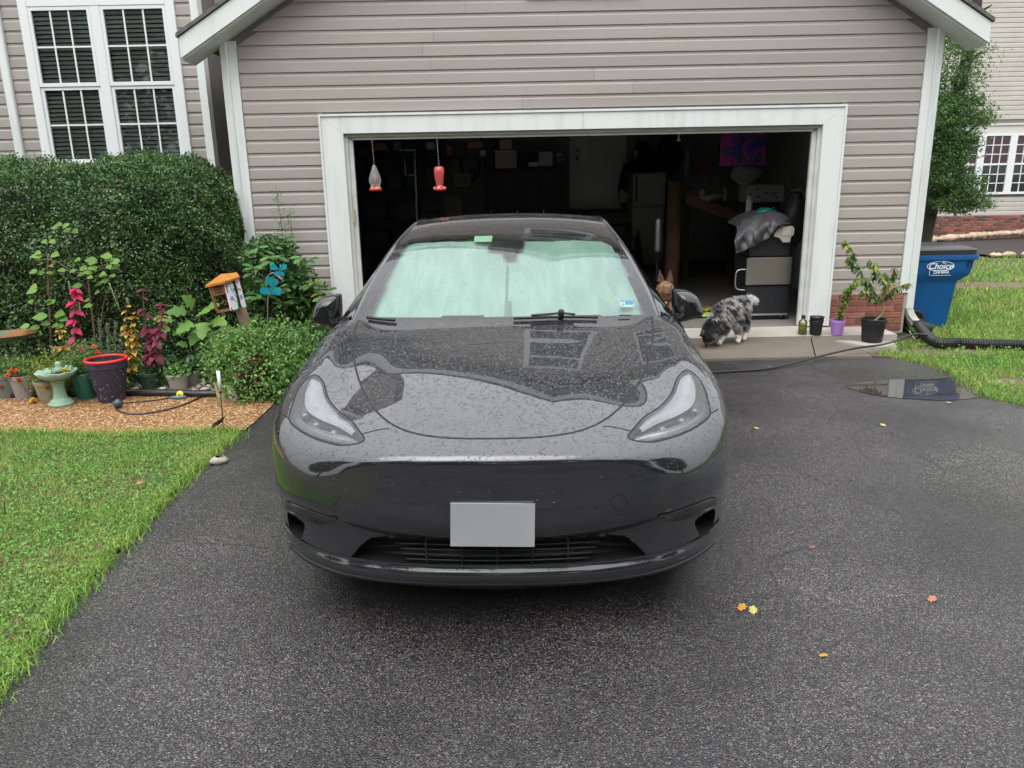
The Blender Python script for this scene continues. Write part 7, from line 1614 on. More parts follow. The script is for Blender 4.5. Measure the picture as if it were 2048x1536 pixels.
for (x, y, s, lab) in ((265, 760, .05, 'grey stone left of the dark green pot, upper one'), (275, 772, .055, 'tan flat stone against the dark green pot'), (285, 778, .065, 'long pale stone lying before the dark green pot'), (258, 776, .035, 'small pale stone right of the navy pot'), (268, 782, .03, 'smallest grey stone beside the edging tube'), (262, 745, .045, 'round grey stone behind the yellow coleus'), (255, 738, .06, 'large dark stone behind the navy pot'), (398, 778, .032, 'pale stone right of the taupe pots'), (410, 782, .03, 'flat tan stone between taupe and cream pots'), (405, 772, .03, 'small round stone near the hose end'), (418, 776, .028, 'grey pebble next to the cream pot'), (388, 786, .03, 'tan pebble before the taupe pots'), (325, 782, .03, 'grey pebble left of the taupe pots'), (60, 745, .06, 'grey stone behind the taupe marigold pot')):
    p = gnd(x, y, .02); o = put('garden_stone', smr[k % 5], None, (p.x, p.y + s * .6, .02 + s * .5), (random.uniform(-.2, .2), 0, random.uniform(0, 6)), (s * random.uniform(1, 1.5), s * random.uniform(.8, 1.1), s * random.uniform(.55, .8))); tag(o, lab, 'stone', 'stones in the planting bed'); k += 1
# pea-stone infill of the bed
n = 900; P = sample_poly([g2(250, 784), g2(430, 784), g2(430, 765), g2(250, 765)], n); P = np.column_stack([P, np.full(n, .012)]); r_ = rng.uniform(.008, .018, n); V, Q = domes(P, np.tile([0, 0, 1.], (n, 1)), r_, .8); tag(nobj('pea_stones', V, Q, mat('pea_stone', (.30, .26, .22), .8, island=.5), None, True, 3), 'small pale stones filling the bed near the pots', 'gravel', kind='stuff')
# loose bits under the hedge: green ground litter
flat_leaves([g2(-50, 775), g2(430, 770), g2(560, 765), (-2.6, 7.2), (-6, 7.2)], 2600, .03, .06, mat('bed_litter', (.06, .055, .03), .8, island=.6), 'leaf_litter', 'dead leaf litter scattered on the dark planting bed', .02)

# filler herbs between the pots
for i, (px, py, Y, r_, h, n_, m, lab) in enumerate(((150, 745, 6.3, .20, .26, 1300, M_mari, 'feathery green herb behind the birdbath and teal pot'), (215, 730, 6.45, .20, .22, 1000, M_dgrn, 'leafy dark green herb behind the navy pot'), (265, 760, 6.3, .14, .14, 600, M_grn, 'low fresh green plant below the yellow coleus'), (330, 755, 6.35, .16, .16, 800, M_dgrn, 'low dark green plant between the green and taupe pots'), (85, 750, 6.2, .18, .18, 900, M_limey, 'lime green filler plant left of the birdbath'), (25, 745, 6.5, .20, .16, 700, M_mari, 'feathery plant behind the marigold pots'), (430, 730, 6.3, .14, .24, 700, M_dgrn, 'dark leafy plant between the fig and the green bush'), (650, 700, 6.6, .22, .30, 1200, M_grn, 'fresh green plant just beside the car fender'))):
    c = at(px, py, Y); t = thing('filler_plant', (c.x, Y, .01), lab, 'plant'); bushy(t, Vector((c.x, Y, .03)), n_, r_, h + .12, m, .022, .05, .42, seed=400 + i)
# ================================================================== THINGS AT THE RIGHT GARAGE CORNER
def text_mesh(txt, size, shear=0., extrude=.0006, font_scale=1.0):
    cu = bpy.data.curves.new('t', 'FONT'); cu.body = txt; cu.size = size; cu.shear = shear; cu.extrude = extrude; cu.align_x = 'CENTER'; cu.align_y = 'CENTER'; cu.offset = size * .012
    o = bpy.data.objects.new('t', cu); COL.objects.link(o); bpy.context.view_layer.update()
    me = bpy.data.meshes.new_from_object(o.evaluated_get(bpy.context.evaluated_depsgraph_get())); bpy.data.objects.remove(o); return me
# ---- blue wheeled bin seen from its side
BY = 8.28
bn = thing('wheeled_bin', (4.63, BY + .28, 0), 'blue wheeled rubbish bin with black lid beside the garage corner', 'bin')
M_bin = mat('blue_bin_plastic', (.003, .075, .235), .42, col2=(.004, .085, .26), vs=6, bump=.05, bs=60); M_lid = mat('black_lid_plastic', (.022, .023, .024), .4)
def rrect(x0, x1, y0, y1, z, r, k=5):
    P = []
    for cx, cy, a0 in ((x1 - r, y0 + r, -90), (x1 - r, y1 - r, 0), (x0 + r, y1 - r, 90), (x0 + r, y0 + r, 180)):
        for i in range(k + 1): a = R(a0 + 90 * i / k); P.append(Vector((cx + r * math.cos(a), cy + r * math.sin(a), z)))
    return P
def loft(loops, cap0=True, cap1=True):
    q = MB(); n = len(loops[0]); V = [p for l in loops for p in l]; F_ = [(k * n + i, k * n + (i + 1) % n, (k + 1) * n + (i + 1) % n, (k + 1) * n + i) for k in range(len(loops) - 1) for i in range(n)]
    if cap0: F_.append(tuple(range(n - 1, -1, -1)))
    if cap1: F_.append(tuple((len(loops) - 1) * n + i for i in range(n)))
    q.add(V, F_); return q
zb_ = lambda px, py: at(px, py, BY).z
xR = lambda px, py: at(px, py, BY).x
z_rim, z_sh1, z_sh0 = zb_(1955, 508), zb_(1943, 546), zb_(1920, 564)
xb, xn, xs1, xt, xrim = xR(1897, 662), xR(1919, 566), xR(1943, 545), xR(1950, 514), xR(1957, 505)
XL = 4.345
L_ = [rrect(XL + .06, xb, BY + .05, BY + .50, .01, .05), rrect(XL + .055, xb + .01, BY + .045, BY + .505, .05, .05), rrect(XL + .02, xn, BY + .015, BY + .535, z_sh0 - .02, .06), rrect(XL + .015, xn + .012, BY + .01, BY + .54, z_sh0 + .01, .06),
      rrect(XL - .0, xs1 - .02, BY - .03, BY + .57, z_sh1 - .02, .06), rrect(XL - .005, xs1, BY - .035, BY + .575, z_sh1 + .03, .06), rrect(XL - .01, xt, BY - .045, BY + .585, z_rim - .06, .06)]
o = loft(L_, True, False).build('bin_body', M_bin, bn); autosmooth(o, 30)
o = loft([rrect(XL - .02, xrim, BY - .06, BY + .60, z_rim - .055, .06), rrect(XL - .022, xrim + .004, BY - .062, BY + .602, z_rim - .01, .06), rrect(XL - .02, xrim, BY - .06, BY + .60, z_rim, .06)]).build('rim', M_bin, bn); autosmooth(o, 30)
zl = z_rim
o = loft([rrect(XL - .01, xrim - .02, BY - .05, BY + .59, zl + .002, .06), rrect(XL - .01, xrim - .02, BY - .05, BY + .59, zl + .05, .06), rrect(XL + .0, xrim - .03, BY - .04, BY + .58, zl + .06, .06), rrect(XL + .05, xrim - .10, BY + .02, BY + .52, zl + .085, .08), rrect(XL + .12, xrim - .25, BY + .1, BY + .45, zl + .10, .08)]).build('lid', M_lid, bn); autosmooth(o, 30)
for k in range(2):
    q = MB(); q.box((xt - .06 - k * .035, BY - .052, z_rim - .13), (xt - .054 - k * .035, BY - .043, z_rim - .065)); q.build('grip_slot', M_seam, bn)
for yy in (BY - .005, BY + .50):
    q = MB(); wc_ = at(1826, 651, BY); q.lathe([(.02, -.025), (.085, -.024), (.108, -.018), (.112, 0), (.108, .018), (.085, .024), (.075, .012), (.03, .010), (.022, .026), (0, .027)], (wc_.x, yy, .113), 28, axis=(0, -1, 0)); wh = q.build('wheel', M_blk, bn, True)
    for k in range(6):
        a = k * math.pi / 3; q = MB(); q.obox((wc_.x + .05 * math.cos(a), yy - .018, .113 + .05 * math.sin(a)), (.03 * math.cos(a), 0, .03 * math.sin(a)), (0, .004, 0), (-.006 * math.sin(a), 0, .006 * math.cos(a))); q.build('spoke', M_blk, wh)
M_print = mat('white_print', (.72, .78, .82), .5)
lc = at(1881, 532.5, BY - .045); ly = BY - .0475
def place_text(me, c, nm, parent, m):
    me.materials.clear(); me.materials.append(m); o = put(nm, me, parent, c, (R(90), 0, 0)); return o
lg = place_text(text_mesh('Choice', .092, .25), Vector((lc.x, ly, lc.z - .002)), 'lettering', bn, M_print)
q = MB(); q.tube([Vector((lc.x + .145 * math.cos(a), ly, lc.z + .052 * math.sin(a))) for a in np.linspace(0, 2 * math.pi, 49)], .0035, 6); q.build('logo_oval', M_print, bn)
st_ = []; sc = Vector((lc.x + .028, ly - .001, lc.z + .046))
for k in range(10): a = math.pi / 2 + k * math.pi / 5; rr_s = .022 if k % 2 == 0 else .009; st_.append(sc + Vector((rr_s * math.cos(a), 0, rr_s * math.sin(a))))
q = MB(); q.prism(st_, (0, -.001, 0)); q.build('logo_star', M_print, bn)
pc = at(1880, 545, BY - .045); place_text(text_mesh('234-4444', .044, 0), Vector((pc.x + .01, ly, pc.z)), 'lettering', bn, M_print)
for dz, x0, x1 in ((-.030, -.10, .12), (.026, -.06, .08)):
    q = MB(); q.box((pc.x + x0, ly - .001, pc.z + dz - .0018), (pc.x + x1, ly + .0005, pc.z + dz + .0018)); q.build('print_line', M_print, bn)
q = MB(); q.box((pc.x - .118, ly - .001, pc.z - .03), (pc.x - .114, ly + .0005, pc.z + .026)); q.build('print_line', M_print, bn)
# ---- black corrugated drain pipe from the downspout to the right
pp = thing('corrugated_pipe', gnd(1850, 682, 0), 'black corrugated drain pipe lying along the edge of the side lawn', 'pipe')
C = crv([Vector((GX1 + .08, GY - .17, .11)), gnd(1870, 684, .07) , gnd(1920, 686, .06), gnd(1980, 689, .055), gnd(2048, 690, .055), gnd(2140, 694, .055), gnd(2300, 700, .055), gnd(2700, 715, .055)], 60); C2 = []; rs = []
for i, p in enumerate(C): C2.append(p); rs.append(.050 + (.0055 if i % 4 < 2 else -.0025))
# resample evenly so that the ribs have one width
Lc = [0]
for a, b_ in zip(C[:-1], C[1:]): Lc.append(Lc[-1] + (b_ - a).length)
npt = int(Lc[-1] / .0055); C3 = []; j = 0
for i in range(npt):
    d = i * .0055
    while j < len(Lc) - 2 and Lc[j + 1] < d: j += 1
    C3.append(C[j].lerp(C[j + 1], (d - Lc[j]) / max(1e-6, Lc[j + 1] - Lc[j])))
q = MB(); q.tube(C3, [.052 if i % 4 < 2 else .043 for i in range(npt)], 16); o = q.build('ribbed_tube', mat('black_drain_plastic', (.014, .014, .015), .38), pp)
q = MB(); a = Vector((GX1 + .09, GY - .20, .10)); q.tube([a + Vector((-.03, .03, .04)), a, a + Vector((.10, -.05, -.03))], [.06, .062, .058], 16); q.build('coupling', M_blk, pp, True)
# ---- charging cable across the driveway, and thin grey conduit loop
cb = thing('charging_cable', gnd(1560, 735, .01), 'long black charging cable curving from the car to the garage corner', 'cable'); q = MB()
pts = [gnd(1380, 745, .014), gnd(1423, 744.5, .014), gnd(1470, 742, .014), gnd(1530, 738, .014), gnd(1580, 728, .03), gnd(1630, 715, .05), gnd(1680, 703, .07), gnd(1720, 695, .09), gnd(1760, 690, .10), gnd(1790, 682, .10), gnd(1815, 672, .12), gnd(1838, 668, .14), gnd(1858, 672, .10), gnd(1868, 685, .03)]
q.tube(crv(pts, 10), .0105, 10); q.build('cable', mat('cable_black', (.02, .021, .021), .35), cb, True); q = MB(); q.tube([gnd(1372, 746, .02), gnd(1384, 745, .016)], [.02, .013], 10); q.build('plug', M_blk, cb, True)
q = MB(); q.tube(crv([gnd(1818, 662, .12), gnd(1828, 676, .08), gnd(1836, 686, .02)], 6), .006, 8); tag(q.build('grey_conduit', mat('conduit_grey', (.25, .26, .26), .5), None, True), 'short grey conduit end beside the downspout elbow', 'conduit')
# ---- bottle with yellow liquid, pots and pepper plant
bt = thing('bottle', gnd(1607, 670, .06), 'clear bottle half filled with yellow liquid at the door trim', 'bottle'); c = gnd(1607, 670, .06) + Vector((0, .04, 0))
q = MB(); q.lathe([(.040, 0), (.043, .006), (.043, .13), (.036, .145), (.018, .16), (.016, .175)], c, 20); q.build('glass', M_lens, bt, True)
q = MB(); q.lathe([(.038, .004), (.0405, .008), (.0405, .112), (0, .112)], c, 20); q.build('yellow_liquid', mat('yellow_liquid', (.42, .37, .02), .15, col2=(.5, .44, .05), vs=9), bt, True); q = MB(); q.lathe([(.020, .17), (.020, .195), (.012, .205), (0, .205)], c, 14); q.build('cap', M_blk, bt, True)
p1_ = pot('nursery_pot', 1635, 671, .058, .070, .155, M_pblack, 'nested empty black nursery pots beside the yellow bottle', soil=False, z=.06)
c = p1_[1]; q = MB(); q.lathe([(.066, .13), (.069, .175), (.073, .178), (.074, .19), (.068, .19), (.060, .12)], c + Vector((.003, 0, 0)), 28, cap=False); q.build('inner_pot', M_pblack, p1_[0], True)
p2_ = pot('nursery_pot', 1678, 671, .057, .073, .155, mat('lilac_plastic', (.42, .22, .60), .45), 'lilac plastic pot with a small twisting vine', z=.06)
p3_ = pot('nursery_pot', 1752, 687, .095, .115, .235, M_pblack, 'large black nursery pot holding the tall pepper plant', z=.058)
vt = thing('twisting_vine', p2_[2], 'small twisting green vine growing from the lilac pot', 'plant'); LP = []; LD = []; C = crv([p2_[2], at(1683, 628, p2_[1].y), at(1690, 600, p2_[1].y), at(1694, 585, p2_[1].y - .03), at(1706, 572, p2_[1].y - .04)], 10); q = MB(); q.tube(C, .003, 5)
for p in C:
    for k in range(5): a = random.uniform(0, 6.28); LP.append(p + Vector((random.gauss(0, .012), random.gauss(0, .012), 0))); LD.append((math.cos(a), math.sin(a) - .3, .2))
q.build('stem', M_stem, vt); foliage('leaves', np.array(LP), unit(np.array(LD)), .035, .055, .6, leafmat('yellow_green_vine', (.17, .26, .04), island=.4), vt, .2, 91, .3)
pe = thing('pepper_plant', p3_[2], 'tall drooping pepper plant with yellowing leaves against the siding', 'plant'); q = MB(); M_pl = leafmat('pepper_leaves', (.10, .17, .045), rnd=.4); M_py = leafmat('pepper_leaves_yellow', (.40, .36, .05), rnd=.25); M_pb = leafmat('pepper_leaves_brown', (.17, .11, .05), rnd=.3)
me_p = [leaf_mesh('pepper_leaf', M_pl, .42, .2, .3, 'lance'), leaf_mesh('pepper_leaf_yellow', M_py, .42, .2, .3, 'lance'), leaf_mesh('pepper_leaf_brown', M_pb, .36, .3, .4, 'lance')]; Yp = p3_[1].y; b0 = p3_[2]
trunk = [b0, at(1764, 628, Yp), at(1768, 605, Yp)]; q.tube(crv(trunk, 6), .009, 7, False); brs = [[(1768, 605), (1755, 590), (1735, 570), (1720, 540), (1705, 505), (1690, 480)], [(1768, 605), (1745, 595), (1725, 580)], [(1768, 605), (1770, 570), (1755, 540), (1740, 520)], [(1768, 600), (1775, 565), (1770, 545)], [(1768, 605), (1785, 578), (1800, 572), (1818, 566)], [(1755, 590), (1730, 560), (1712, 560)], [(1735, 570), (1748, 548), (1752, 525)], [(1770, 570), (1788, 550), (1792, 535)], [(1720, 540), (1704, 530), (1698, 512)]]
for br in brs:
    C = crv([at(x, y, Yp + random.uniform(-.05, .1)) for x, y in br], 7); q.tube(C, [.006 - .004 * i / len(C) for i in range(len(C))], 6, False)
    for i, p in enumerate(C[4:]):
        for k in range(random.choice((3, 4, 5))):
            r_ = random.random(); a = random.uniform(0, 6.28); put_leaf(me_p[0 if r_ < .72 else (1 if r_ < .88 else 2)], pe, p, (math.cos(a) * .8, math.sin(a) * .6 - .2, -.9 + random.uniform(-.3, .6)), random.uniform(.04, .08), (math.cos(a), math.sin(a) - .4, .3))
q.build('stems', mat('pale_green_stem', (.20, .20, .09), .6), pe); pompom(pe, at(1788, 572, Yp - .05), .028, mat('yellow_fruit', (.6, .5, .04), .4), 'yellow_leaf_cluster')
# ---- pump-jack bits: short wire stake at the far left of the lawn, stones by the lawn edge
wkt = thing('wire_stake', gnd(10, 1040, 0), 'small bent black wire stake in the lawn at the left edge', 'stake'); A = gnd(11, 1038, 0); B = at(9, 1003, A.y); q = MB(); q.tube([A, B, B + Vector((-.03, 0, .004))], .003, 6); q.build('wire', M_blk, wkt, True)
for (x, y, s, lab) in ((438, 926, .05, 'flat grey stone where lawn meets driveway'), (205, 1135, .018, 'small pale stone at the driveway edge, lower left'), (88, 1268, .02, 'small pinkish stone lowest along the lawn edge')):
    p = gnd(x, y, 0); tag(put('edge_stone', smr[k % 5], None, (p.x, p.y, s * .35), (0, 0, .4), (s * 1.2, s * .9, s * .5)), lab, 'stone')
# ---- fallen leaves on the asphalt
M_lf = {'yellow': mat('fallen_leaf_yellow', (.42, .38, .10), .6), 'orange': mat('fallen_leaf_orange', (.42, .20, .03), .6), 'brown': mat('fallen_leaf_brown', (.16, .07, .05), .6), 'red': mat('fallen_leaf_rust', (.36, .13, .08), .6)}
def oak(m):
    P = []; 
    for i in range(44):
        a = 2 * math.pi * i / 44; r_ = .35 + .22 * abs(math.cos(a * 3.5)) + .25 * abs(math.cos(a / 2)) ** 2; P.append((r_ * math.cos(a), r_ * .62 * math.sin(a), .04 * math.sin(a * 3)))
    return mesh_from('fallen_leaf', [(0, 0, .03)] + P + [(-.9, 0, .02), (-.5, .02, .02), (-.5, -.02, .02)], [(0, i + 1, (i + 1) % 44 + 1) for i in range(44)] + [(45, 46, 47)], m)
for x, y, s, m, lab in ((1483, 1215, .045, 'orange', 'orange oak leaf on the asphalt right of the car, left of its pair'), (1506, 1221, .040, 'yellow', 'yellow oak leaf touching the orange one'), (1863, 1198, .040, 'red', 'rust red leaf on the lower right asphalt'), (1514, 856, .035, 'yellow', 'pale yellow leaf just right of the headlight'), (1767, 850, .035, 'yellow', 'pale yellow leaf midway between car and puddle'), (1898, 805, .035, 'yellow', 'pale yellow leaf at the near puddle rim'), (1625, 1093, .03, 'brown', 'brown leaf right of the bumper'), (1538, 733, .03, 'yellow', 'pale leaf beside the charging cable'), (1998, 856, .03, 'brown', 'dark brown leaf near the right edge'), (1645, 1310, .025, 'orange', 'small orange leaf at the bottom right'), (1566, 784, .03, 'brown', 'dark leaf behind the headlight on wet asphalt'), (1786, 863, .02, 'brown', 'tiny brown scrap under the middle yellow leaf'), (385, 897, .03, 'brown', 'brown leaf lying in the front lawn'), (280, 965, .04, 'red', 'rusty leaf in the middle of the front lawn')):
    p = gnd(x, y, .006 if y > 1000 or x > 600 else .05); tag(put('fallen_leaf', oak(M_lf[m]), None, p, (random.uniform(-.1, .1), random.uniform(-.15, .15), random.uniform(0, 6.28)), s), lab, 'leaf', 'fallen leaves')
# ================================================================== DOGS
def dog(name, label, joints, edges, coat, root='pelvis', fur_len=(.018, .035), fur_n=9000, seed=1, base=(0, 0, 0)):
    """one continuous skinned body; coat(P, N) -> colours; fur strands as a child"""
    t = thing(name, base, label, 'dog'); names = list(joints); V = [Vector(joints[k][0]) - Vector(base) for k in names]; E = [(names.index(a), names.index(b_)) for a, b_ in edges]
    me = bpy.data.meshes.new('body'); me.from_pydata(V, E, []); o = bpy.data.objects.new('body', me); COL.objects.link(o)
    md = o.modifiers.new('skin', 'SKIN'); md.use_smooth_shade = True
    for i, k in enumerate(names):
        sv_ = me.skin_vertices[0].data[i]; r_ = joints[k][1]; sv_.radius = r_ if isinstance(r_, tuple) else (r_, r_); sv_.use_root = (k == root)
    ss = o.modifiers.new('sub', 'SUBSURF'); ss.levels = 2; ss.render_levels = 2
    bpy.context.view_layer.update(); ev = o.evaluated_get(bpy.context.evaluated_depsgraph_get()); m2 = bpy.data.meshes.new_from_object(ev); bpy.data.objects.remove(o)
    m2.name = 'body'; body = bpy.data.objects.new('body', m2); link(body, t); WLOC[body] = Vector(base)
    m2.polygons.foreach_set('use_smooth', [True] * len(m2.polygons)); n = len(m2.vertices); P = np.zeros(n * 3); m2.vertices.foreach_get('co', P); P = P.reshape(-1, 3); N_ = np.zeros(n * 3); m2.vertices.foreach_get('normal', N_); N_ = N_.reshape(-1, 3)
    def colour(mesh, cols):
        at_ = mesh.color_attributes.new('coat', 'FLOAT_COLOR', 'POINT'); at_.data.foreach_set('color', np.column_stack([cols, np.ones(len(cols))]).astype(np.float32).ravel())
    colour(m2, coat(P + np.array(base)))
    m_ = bpy.data.materials.get('dog_coat')
    if m_ is None:
        m_ = bpy.data.materials.new('dog_coat'); m_.use_nodes = True; nn = m_.node_tree; b = nn.nodes['Principled BSDF']; a = nn.nodes.new('ShaderNodeVertexColor'); a.layer_name = 'coat'
        ge = nn.nodes.new('ShaderNodeNewGeometry'); mr = nn.nodes.new('ShaderNodeMapRange'); mr.inputs['To Min'].default_value = .45; mr.inputs['To Max'].default_value = 1.55; nn.links.new(ge.outputs['Random Per Island'], mr.inputs['Value'])
        h = nn.nodes.new('ShaderNodeHueSaturation'); nn.links.new(a.outputs[0], h.inputs['Color']); nn.links.new(mr.outputs[0], h.inputs['Value']); nn.links.new(h.outputs[0], b.inputs['Base Color']); b.inputs['Roughness'].default_value = .65; b.inputs['Specular IOR Level'].default_value = .25
    m2.materials.clear(); m2.materials.append(m_)
    m2.calc_loop_triangles(); tri = np.array([lt_.vertices for lt_ in m2.loop_triangles]); ar = np.linalg.norm(np.cross(P[tri[:, 1]] - P[tri[:, 0]], P[tri[:, 2]] - P[tri[:, 0]]), axis=1)
    g = np.random.default_rng(seed); idx = g.choice(len(tri), fur_n, p=ar / ar.sum()); w_ = g.dirichlet((1, 1, 1), fur_n)[:, :, None]; FP = (P[tri[idx]] * w_).sum(1); FN = unit((N_[tri[idx]] * w_).sum(1)); col = coat(FP + np.array(base))
    flow = unit(np.array([.35, .25, -.75])[None] + g.normal(0, .25, (fur_n, 3))); d = unit(FN * .45 + flow * .8 - FN * (flow * FN).sum(1, keepdims=True) * .6); L = g.uniform(*fur_len, fur_n) * np.clip((FP[:, 2] + base[2] - .06) / .12, .25, 1); s = unit(np.cross(d, FN)) * (L * .10)[:, None]
    VV = np.stack([FP - s - FN * .002, FP + s - FN * .002, FP + d * L[:, None]], 1).reshape(-1, 3); Q = np.arange(fur_n * 3).reshape(-1, 3); fo = nobj('fur', VV, Q, m_, t, False, 3, local=True); fo['kind'] = 'stuff'; colour(fo.data, np.repeat(col, 3, 0)); return t, body
def n3(P, s, seed): return vnoise(np.column_stack([P[:, 0] + P[:, 2] * .6, P[:, 1] * .8 + P[:, 2]]) + 20, s, seed)
zf = .038
fpw = gnd(1437, 693, zf); fpw2 = gnd(1419, 690, zf); rp1 = gnd(1477, 689, zf + .005); rp2 = gnd(1488, 684, zf + .008); mz = gnd(1412, 696, zf); YS, YR = fpw.y + .02, rp2.y + .02
A_ = lambda x, y, Y: at(x, y, Y)
J = dict(pelvis=(A_(1480, 608, YR), (.100, .098)), loin=(A_(1466, 617, (YR * .55 + YS * .45)), (.100, .108)), chest=(A_(1451, 630, YS + .10), (.108, .122)), wither=(A_(1440, 637, YS + .01), (.098, .11)), neck=(A_(1428, 650, YS - .06), (.085, .085)), skull=(A_(1419, 667, YS - .11), (.084, .078)), muzzle=(A_(1413, 683, mz.y + .01), (.036, .034)), nose=(mz + Vector((.0, .005, .035)), (.024, .022)),
         tail1=(A_(1492, 600, YR + .04), .034), tail2=(A_(1502, 598, YR + .06), .034), tail3=(A_(1513, 603, YR + .08), .018),
         hipL=(A_(1474, 628, YR - .08), .070), kneeL=(A_(1473, 648, YR - .12), .052), hockL=(A_(1477, 663, rp1.y + .05), .028), footL=(rp1 + Vector((0, .015, .045)), .025), toeL=(rp1 + Vector((-.012, -.02, .022)), .025),
         hipR=(A_(1488, 622, YR + .02), .070), kneeR=(A_(1488, 642, YR - .0), .050), hockR=(A_(1492, 657, rp2.y + .06), .028), footR=(rp2 + Vector((0, .015, .045)), .025), toeR=(rp2 + Vector((-.008, -.02, .022)), .025),
         shL=(A_(1447, 650, YS + .03), .058), elL=(A_(1446, 664, YS + .05), .040), wrL=(A_(1441, 680, YS + .01), .027), toL=(fpw + Vector((-.008, -.005, .024)), .028),
         shR=(A_(1430, 652, YS + .05), .052), elR=(A_(1426, 666, YS + .07), .036), wrR=(A_(1422, 680, YS + .03), .026), toR=(fpw2 + Vector((0, .02, .024)), .026))
Ed = [('pelvis', 'loin'), ('loin', 'chest'), ('chest', 'wither'), ('wither', 'neck'), ('neck', 'skull'), ('skull', 'muzzle'), ('muzzle', 'nose'), ('pelvis', 'tail1'), ('tail1', 'tail2'), ('tail2', 'tail3'), ('pelvis', 'hipL'), ('hipL', 'kneeL'), ('kneeL', 'hockL'), ('hockL', 'footL'), ('footL', 'toeL'), ('pelvis', 'hipR'), ('hipR', 'kneeR'), ('kneeR', 'hockR'), ('hockR', 'footR'), ('footR', 'toeR'), ('chest', 'shL'), ('shL', 'elL'), ('elL', 'wrL'), ('wrL', 'toL'), ('chest', 'shR'), ('shR', 'elR'), ('elR', 'wrR'), ('wrR', 'toR')]
skp = np.array(J['skull'][0]); tlp = np.array(J['tail2'][0]); plv = np.array(J['loin'][0])
def merle(P):
    n = len(P); c = np.tile([.30, .29, .28], (n, 1)); k = n3(P, 16, 3)[:, None]; c = c * (.35 + 1.3 * k)
    bl = ((n3(P, 13, 5) > .66) | (n3(P, 34, 8) > .66)) & (P[:, 2] > .16); c[bl] = np.array([.022, .022, .026]); hd_ = np.linalg.norm(P - skp, axis=1) < .135; kk = n3(P, 18, 9) > .42; c[hd_ & kk] = (.020, .020, .022); c[hd_ & ~kk] = (.16, .155, .155)
    wh = (P[:, 2] < .145) & ~hd_; c[wh] = (.62, .58, .53); tl = (np.linalg.norm(P - tlp, axis=1) < .075) & (P[:, 0] > tlp[0] - .05); c[tl] = (.55, .54, .52); tan = (P[:, 2] < .22) & (P[:, 2] > .145) & ~hd_; c[tan] = c[tan] * .5 + np.array([.2, .17, .14]) * .5
    ruff = (np.abs(np.linalg.norm(P - np.array(J['neck'][0]), axis=1) - .07) < .03) & (n3(P, 20, 4) > .45) & ~bl & ~hd_; c[ruff] = (.42, .40, .38); return c
dg, _ = dog('dog', 'grey merle shaggy dog sniffing the wet concrete before the garage', J, Ed, merle, fur_n=22000, fur_len=(.022, .048), seed=4, base=tuple(Vector((J['chest'][0].x, J['chest'][0].y, zf))))
hd_dir = (J['nose'][0] - J['skull'][0]).normalized()
for sgn in (-1, 1):
    c = J['skull'][0] + Vector((sgn * .06, .0, .03)); q = MB(); q.add([c + Vector((-sgn * .022, -.015, .012)), c + Vector((sgn * .012, .018, .018)), c + Vector((sgn * .042, -.012, -.058)), c + Vector((-sgn * .005, -.03, -.045)), c + Vector((sgn * .018, -.028, -.01))], [(0, 1, 4), (1, 2, 4), (2, 3, 4), (3, 0, 4)]); o = q.build('ear', mat('dog_ear_dark', (.03, .028, .03), .7), dg, True); o.modifiers.new('s', 'SOLIDIFY').thickness = .006
    q = MB(); e = J['skull'][0] + hd_dir * .045 + Vector((sgn * .034, -.040, .016)); q.lathe([(0, .008), (.006, .005), (.008, 0), (.006, -.005), (0, -.008)], e, 10); q.build('eye', mat('dog_eye', (.012, .008, .006), .08, coat=1), dg, True)
q = MB(); q.lathe([(0, .014), (.012, .010), (.016, 0), (.012, -.010), (0, -.013)], J['nose'][0] + hd_dir * .016 + Vector((0, -.008, .004)), 12); q.build('nose', mat('dog_nose', (.01, .01, .011), .25), dg, True)
# ---- seated tan dog
YD = 8.62; zf2 = .095
def B_(x, y, dy=0): return at(x, y, YD + dy)
sx = B_(1328, 640).x
hh = B_(1330, 576)
J2 = dict(pelvis=(Vector((sx + .0, YD + .30, zf2 + .12)), (.12, .12)), belly=(Vector((sx, YD + .20, zf2 + .24)), (.125, .12)), chest=(Vector((sx + .0, YD + .08, zf2 + .37)), (.115, .125)), neck=(Vector((hh.x - .005, YD + .02, hh.z - .10)), (.100, .095)), skull=(Vector((hh.x, YD - .03, hh.z + .03)), (.112, .100)), snout=(Vector((hh.x, YD - .13, hh.z - .025)), (.052, .045)), nose=(Vector((hh.x, YD - .19, hh.z - .045)), (.028, .024)),
          shL=(Vector((sx - .075, YD + .06, zf2 + .33)), .055), elL=(Vector((sx - .08, YD + .03, zf2 + .20)), .04), wrL=(Vector((sx - .075, YD - .02, zf2 + .08)), .03), toL=(Vector((sx - .075, YD - .06, zf2 + .028)), .034), shR=(Vector((sx + .075, YD + .06, zf2 + .33)), .055), elR=(Vector((sx + .08, YD + .03, zf2 + .20)), .04), wrR=(Vector((sx + .075, YD - .02, zf2 + .08)), .03), toR=(Vector((sx + .075, YD - .06, zf2 + .028)), .034),
          thL=(Vector((sx - .13, YD + .20, zf2 + .12)), .085), ftL=(Vector((sx - .15, YD + .06, zf2 + .04)), .036), thR=(Vector((sx + .13, YD + .20, zf2 + .12)), .085), ftR=(Vector((sx + .15, YD + .06, zf2 + .04)), .036), tail1=(Vector((sx + .05, YD + .45, zf2 + .06)), .035), tail2=(Vector((sx + .2, YD + .55, zf2 + .04)), .025))
